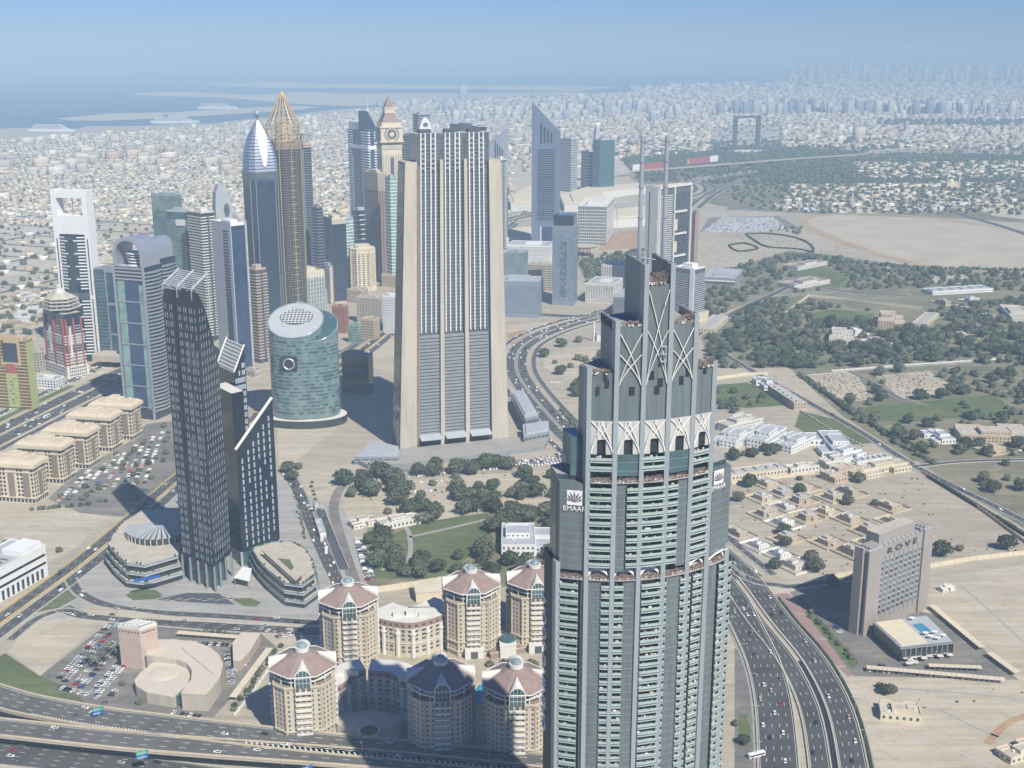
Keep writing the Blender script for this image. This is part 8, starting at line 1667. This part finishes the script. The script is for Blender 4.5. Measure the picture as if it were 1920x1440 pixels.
for i in range(3): prow((1630 + i * 60, 1258 + i * 4), (1700 + i * 60, 1263 + i * 5), 3.2, .8, 'under the hotel forecourt shade')
prow((1565, 1175), (1590, 1205), 3.2, .6, 'at the grey hotel entrance'); prow((1625, 1246), (1660, 1250), 3, .7, 'at the grey hotel entrance')
for i in range(4): prow((1070 + i * 18, 842 + i * 14), (1110 + i * 18, 872 + i * 14), 3.2, .7, 'beside the avenue kerb')
traffic(fl1, (-6, -2, 3, 7), 130, 'driving on the upper flyover', ZF + .02); traffic(offs(fl2, -2.5), (-5, 0, 5), 120, 'driving on the lower flyover', ZF + .02, True); traffic(g0, (-8, -3, 3, 8), 90, 'on the road under the flyover')
traffic(r6, (14, 10, 6), 75, 'on the sweeping motorway'); traffic(offs(r6, -9.5), (-3, 2), 110, 'on the sweeping motorway'); traffic(r6b, (-8, -4, 0, 4, 8), 80, 'on the wide motorway carriageway', rev=True)
traffic(r3b, (-4, 0, 4), 55, 'on the cross street'); traffic(r3, (-2, 2), 60, 'on the slip road below the podium'); traffic(offs(r2, 6.5), (-3, 1, 4), 70, 'on the dual carriageway'); traffic(offs(r2, -8), (-3, 1), 80, 'on the dual carriageway', rev=True); traffic(r4, (-4, 0, 4), 45, 'on the street past the podium')
traffic(offs(r5, 8), (-4.5, -1.5, 1.5, 4.5), 60, 'on the curving avenue'); traffic(offs(r5, -8), (-4.5, -1.5, 1.5, 4.5), 55, 'on the curving avenue', rev=True); traffic(offs(r5, 26), (-1, 2), 18, 'beside the curving avenue'); traffic(r7, (-2, 2), 150, 'on the estate road')
for of in (12, 36): traffic(offs(szr, of), (-8, -4, 0, 4, 8), 48, 'on the great highway', rev=of > 20)
traffic(offs(szr, 74), (-3, 3), 16, 'on the service road'); traffic(offs(szr, 66), (0,), 9, 'parked along the service road')
for i in range(26): prow((1316 + i * 1.5, 436 - i * 1.1), (1480 - i * 1.2, 432 - i * .95), 4.2, .9, 'in the great compound of white cars')
CARS = [c for c in CARS if PX(c[0], c[1], 0)[0] > -60 and PX(c[0], c[1], 0)[0] < 1980 and PX(c[0], c[1], 0)[1] < 1500]
CARS.sort(key=lambda c: math.hypot(c[0], c[1]))
def pick(): return RN.choices(range(7), WT)[0]
for x, y, z, a, where in CARS[:300]:
    k = pick(); tag(link('car', CK[k][0], None, (x, y, z), a), f'{CK[k][1]} car {where}', 'car', f'cars {where}')
fs = {k: ([], []) for k in range(7)}
for x, y, z, a, where in CARS[300:]:
    k = 0 if 'compound' in where and RN.random() < .8 else pick(); V, Fq = fs[k]; c, s = math.cos(a), math.sin(a); n0 = len(V)
    for lx, ly, lz in ((-2.2, -.9, .2), (2.2, -.9, .2), (2.2, .9, .2), (-2.2, .9, .2), (-2.2, -.9, .9), (2.2, -.9, .85), (2.2, .9, .85), (-2.2, .9, .9), (-1.4, -.7, 1.45), (.5, -.7, 1.45), (.5, .7, 1.45), (-1.4, .7, 1.45)): V.append((x + lx * c - ly * s, y + lx * s + ly * c, z + lz))
    for f in ((0, 1, 5, 4), (1, 2, 6, 5), (2, 3, 7, 6), (3, 0, 4, 7), (4, 5, 9, 8), (5, 6, 10, 9), (6, 7, 11, 10), (7, 4, 8, 11), (8, 9, 10, 11)): Fq.append(tuple(n0 + i for i in f))
for k in range(7):
    V, Fq = fs[k]
    if V: me = bpy.data.meshes.new('distant_traffic'); me.from_pydata(V, [], Fq); me.materials.append(MATS['car_' + CK[k][1]]); me.update(); link('distant_traffic', me, stuff=True)
# a few buses
b = MB(); b.box(-5.6, 5.6, -1.25, 1.25, .4, 3.1, 0); b.box(-5.4, 5.0, -1.28, 1.28, 1.5, 2.5, 1); [b.box(x - .5, x + .5, y - .15, y + .15, 0, 1.0, 2) for x in (-3.4, 3.6) for y in (-1.15, 1.15)]; bm_ = b.mesh('bus', [M['white'], M['blackg'], M['black']])
for (px_, py_), a, lab in (((88, 783), 1.3, 'white coach on the great highway'), ((1040, 721), .1, 'white bus turning off the curving avenue'), ((1070, 822), 2.3, 'white minibus at the avenue kerb'), ((1418, 1420), .4, 'white minibus on the lane under the stepped tower'), ((612, 1035), 1.7, 'white bus parked on the podium street'), ((604, 1012), 1.7, 'second white bus parked behind it on the podium street')): tag(link('bus', bm_, None, (*G(px_, py_), .3), a), lab, 'bus')
# ---- lamp posts and signs
b = MB(); b.tube((0, 0, 0), (0, 0, 11), .16, 5, 0, .09); post = b.mesh('post', M['steel']); b = MB(); b.tube((0, -2.2, 11.3), (0, 2.2, 11.3), .08, 4); b.tube((0, 0, 10.9), (0, 0, 11.3), .1, 4); arm = b.mesh('arm', M['steel']); b = MB(); b.box(-.25, .25, -.5, .5, 11.15, 11.35); head = b.mesh('lamp_head', M['lgrey'])
def lamps(pts, of, step, where, z=0, s0=10):
    p = offs(pts, of); L = plen(p); s = s0
    while s < L:
        a = along(p, s); s += step
        if a and -20 < PX(a[0], a[1], z)[0] < 1940 and PX(a[0], a[1], z)[1] < 1460:
            o = thing('street_lamp', 'twin-armed steel street lamp ' + where, 'street lamp', (a[0], a[1], z), a[2], 'street lamps ' + where); link('post', post, o); link('arm', arm, o); link('lamp_head', head, o, (0, -2.3, 0)); link('lamp_head', head, o, (0, 2.3, 0))
lamps(fl1, -10.9, 38, 'between the flyover carriageways', ZF); lamps(r3b, 7.5, 34, 'along the cross street'); lamps(r6, 19, 40, 'on the motorway verge'); lamps(r6b, -13, 42, 'between the motorway carriageways'); lamps(szr[5:20], 24, 50, 'on the great highway median'); lamps(r5[:40], 0, 40, 'on the avenue median'); lamps(r2[:20], -.6, 36, 'on the dual carriageway median')
for px_, py_, z, m, lab in ((183, 1328, ZF, 'signg', 'green and blue overhead direction sign on the upper flyover'), (266, 1410, ZF, 'signg', 'green direction sign leaning out from the lower flyover'), (575, 1438, ZF, 'signb', 'blue direction sign low on the flyover edge')):
    c = G(px_, py_, z + 6); o = thing('road_sign', lab, 'road sign', (*c, z), .5); b = MB(); b.tube((0, 0, 0), (0, 0, 7.5), .25, 6); b.build('post', M['steel'], o); b = MB(); b.box(-3.5, 3.5, -.12, .12, 4.2, 6.6); b.build('upper_panel', M[m], o); b = MB(); b.box(-3.5, 3.5, -.12, .12, 1.6, 4.0); b.build('lower_panel', M['signb'], o)
    b = MB(); [b.box(-2.8, RN.uniform(.5, 2.6), -.16, -.12, z_, z_ + .22) for z_ in (2.2, 2.9, 4.9, 5.7)]; b.build('sign_line', M['white'], o, stuff=True)
print('TREES', len(TREES), 'CARS', len(CARS), 'BOXES', len(A), 'HOUSES', NH)
# ------------------------------------------------------------------ the hazy air over the whole scene
hm = bpy.data.materials.new('haze_air'); hm.use_nodes = True; hn = hm.node_tree.nodes; hn.clear()
ho = hn.new('ShaderNodeOutputMaterial'); hv = hn.new('ShaderNodeVolumePrincipled')
hv.inputs['Color'].default_value = (.60, .83, 1.0, 1); hv.inputs['Density'].default_value = 1.25e-4; hv.inputs['Anisotropy'].default_value = -0.2
hm.node_tree.links.new(hv.outputs[0], ho.inputs['Volume'])
mb = MB(); mb.box(-48000, 48000, -5000, 48000, -4, 470); hz = mb.build('haze', hm, stuff=True)
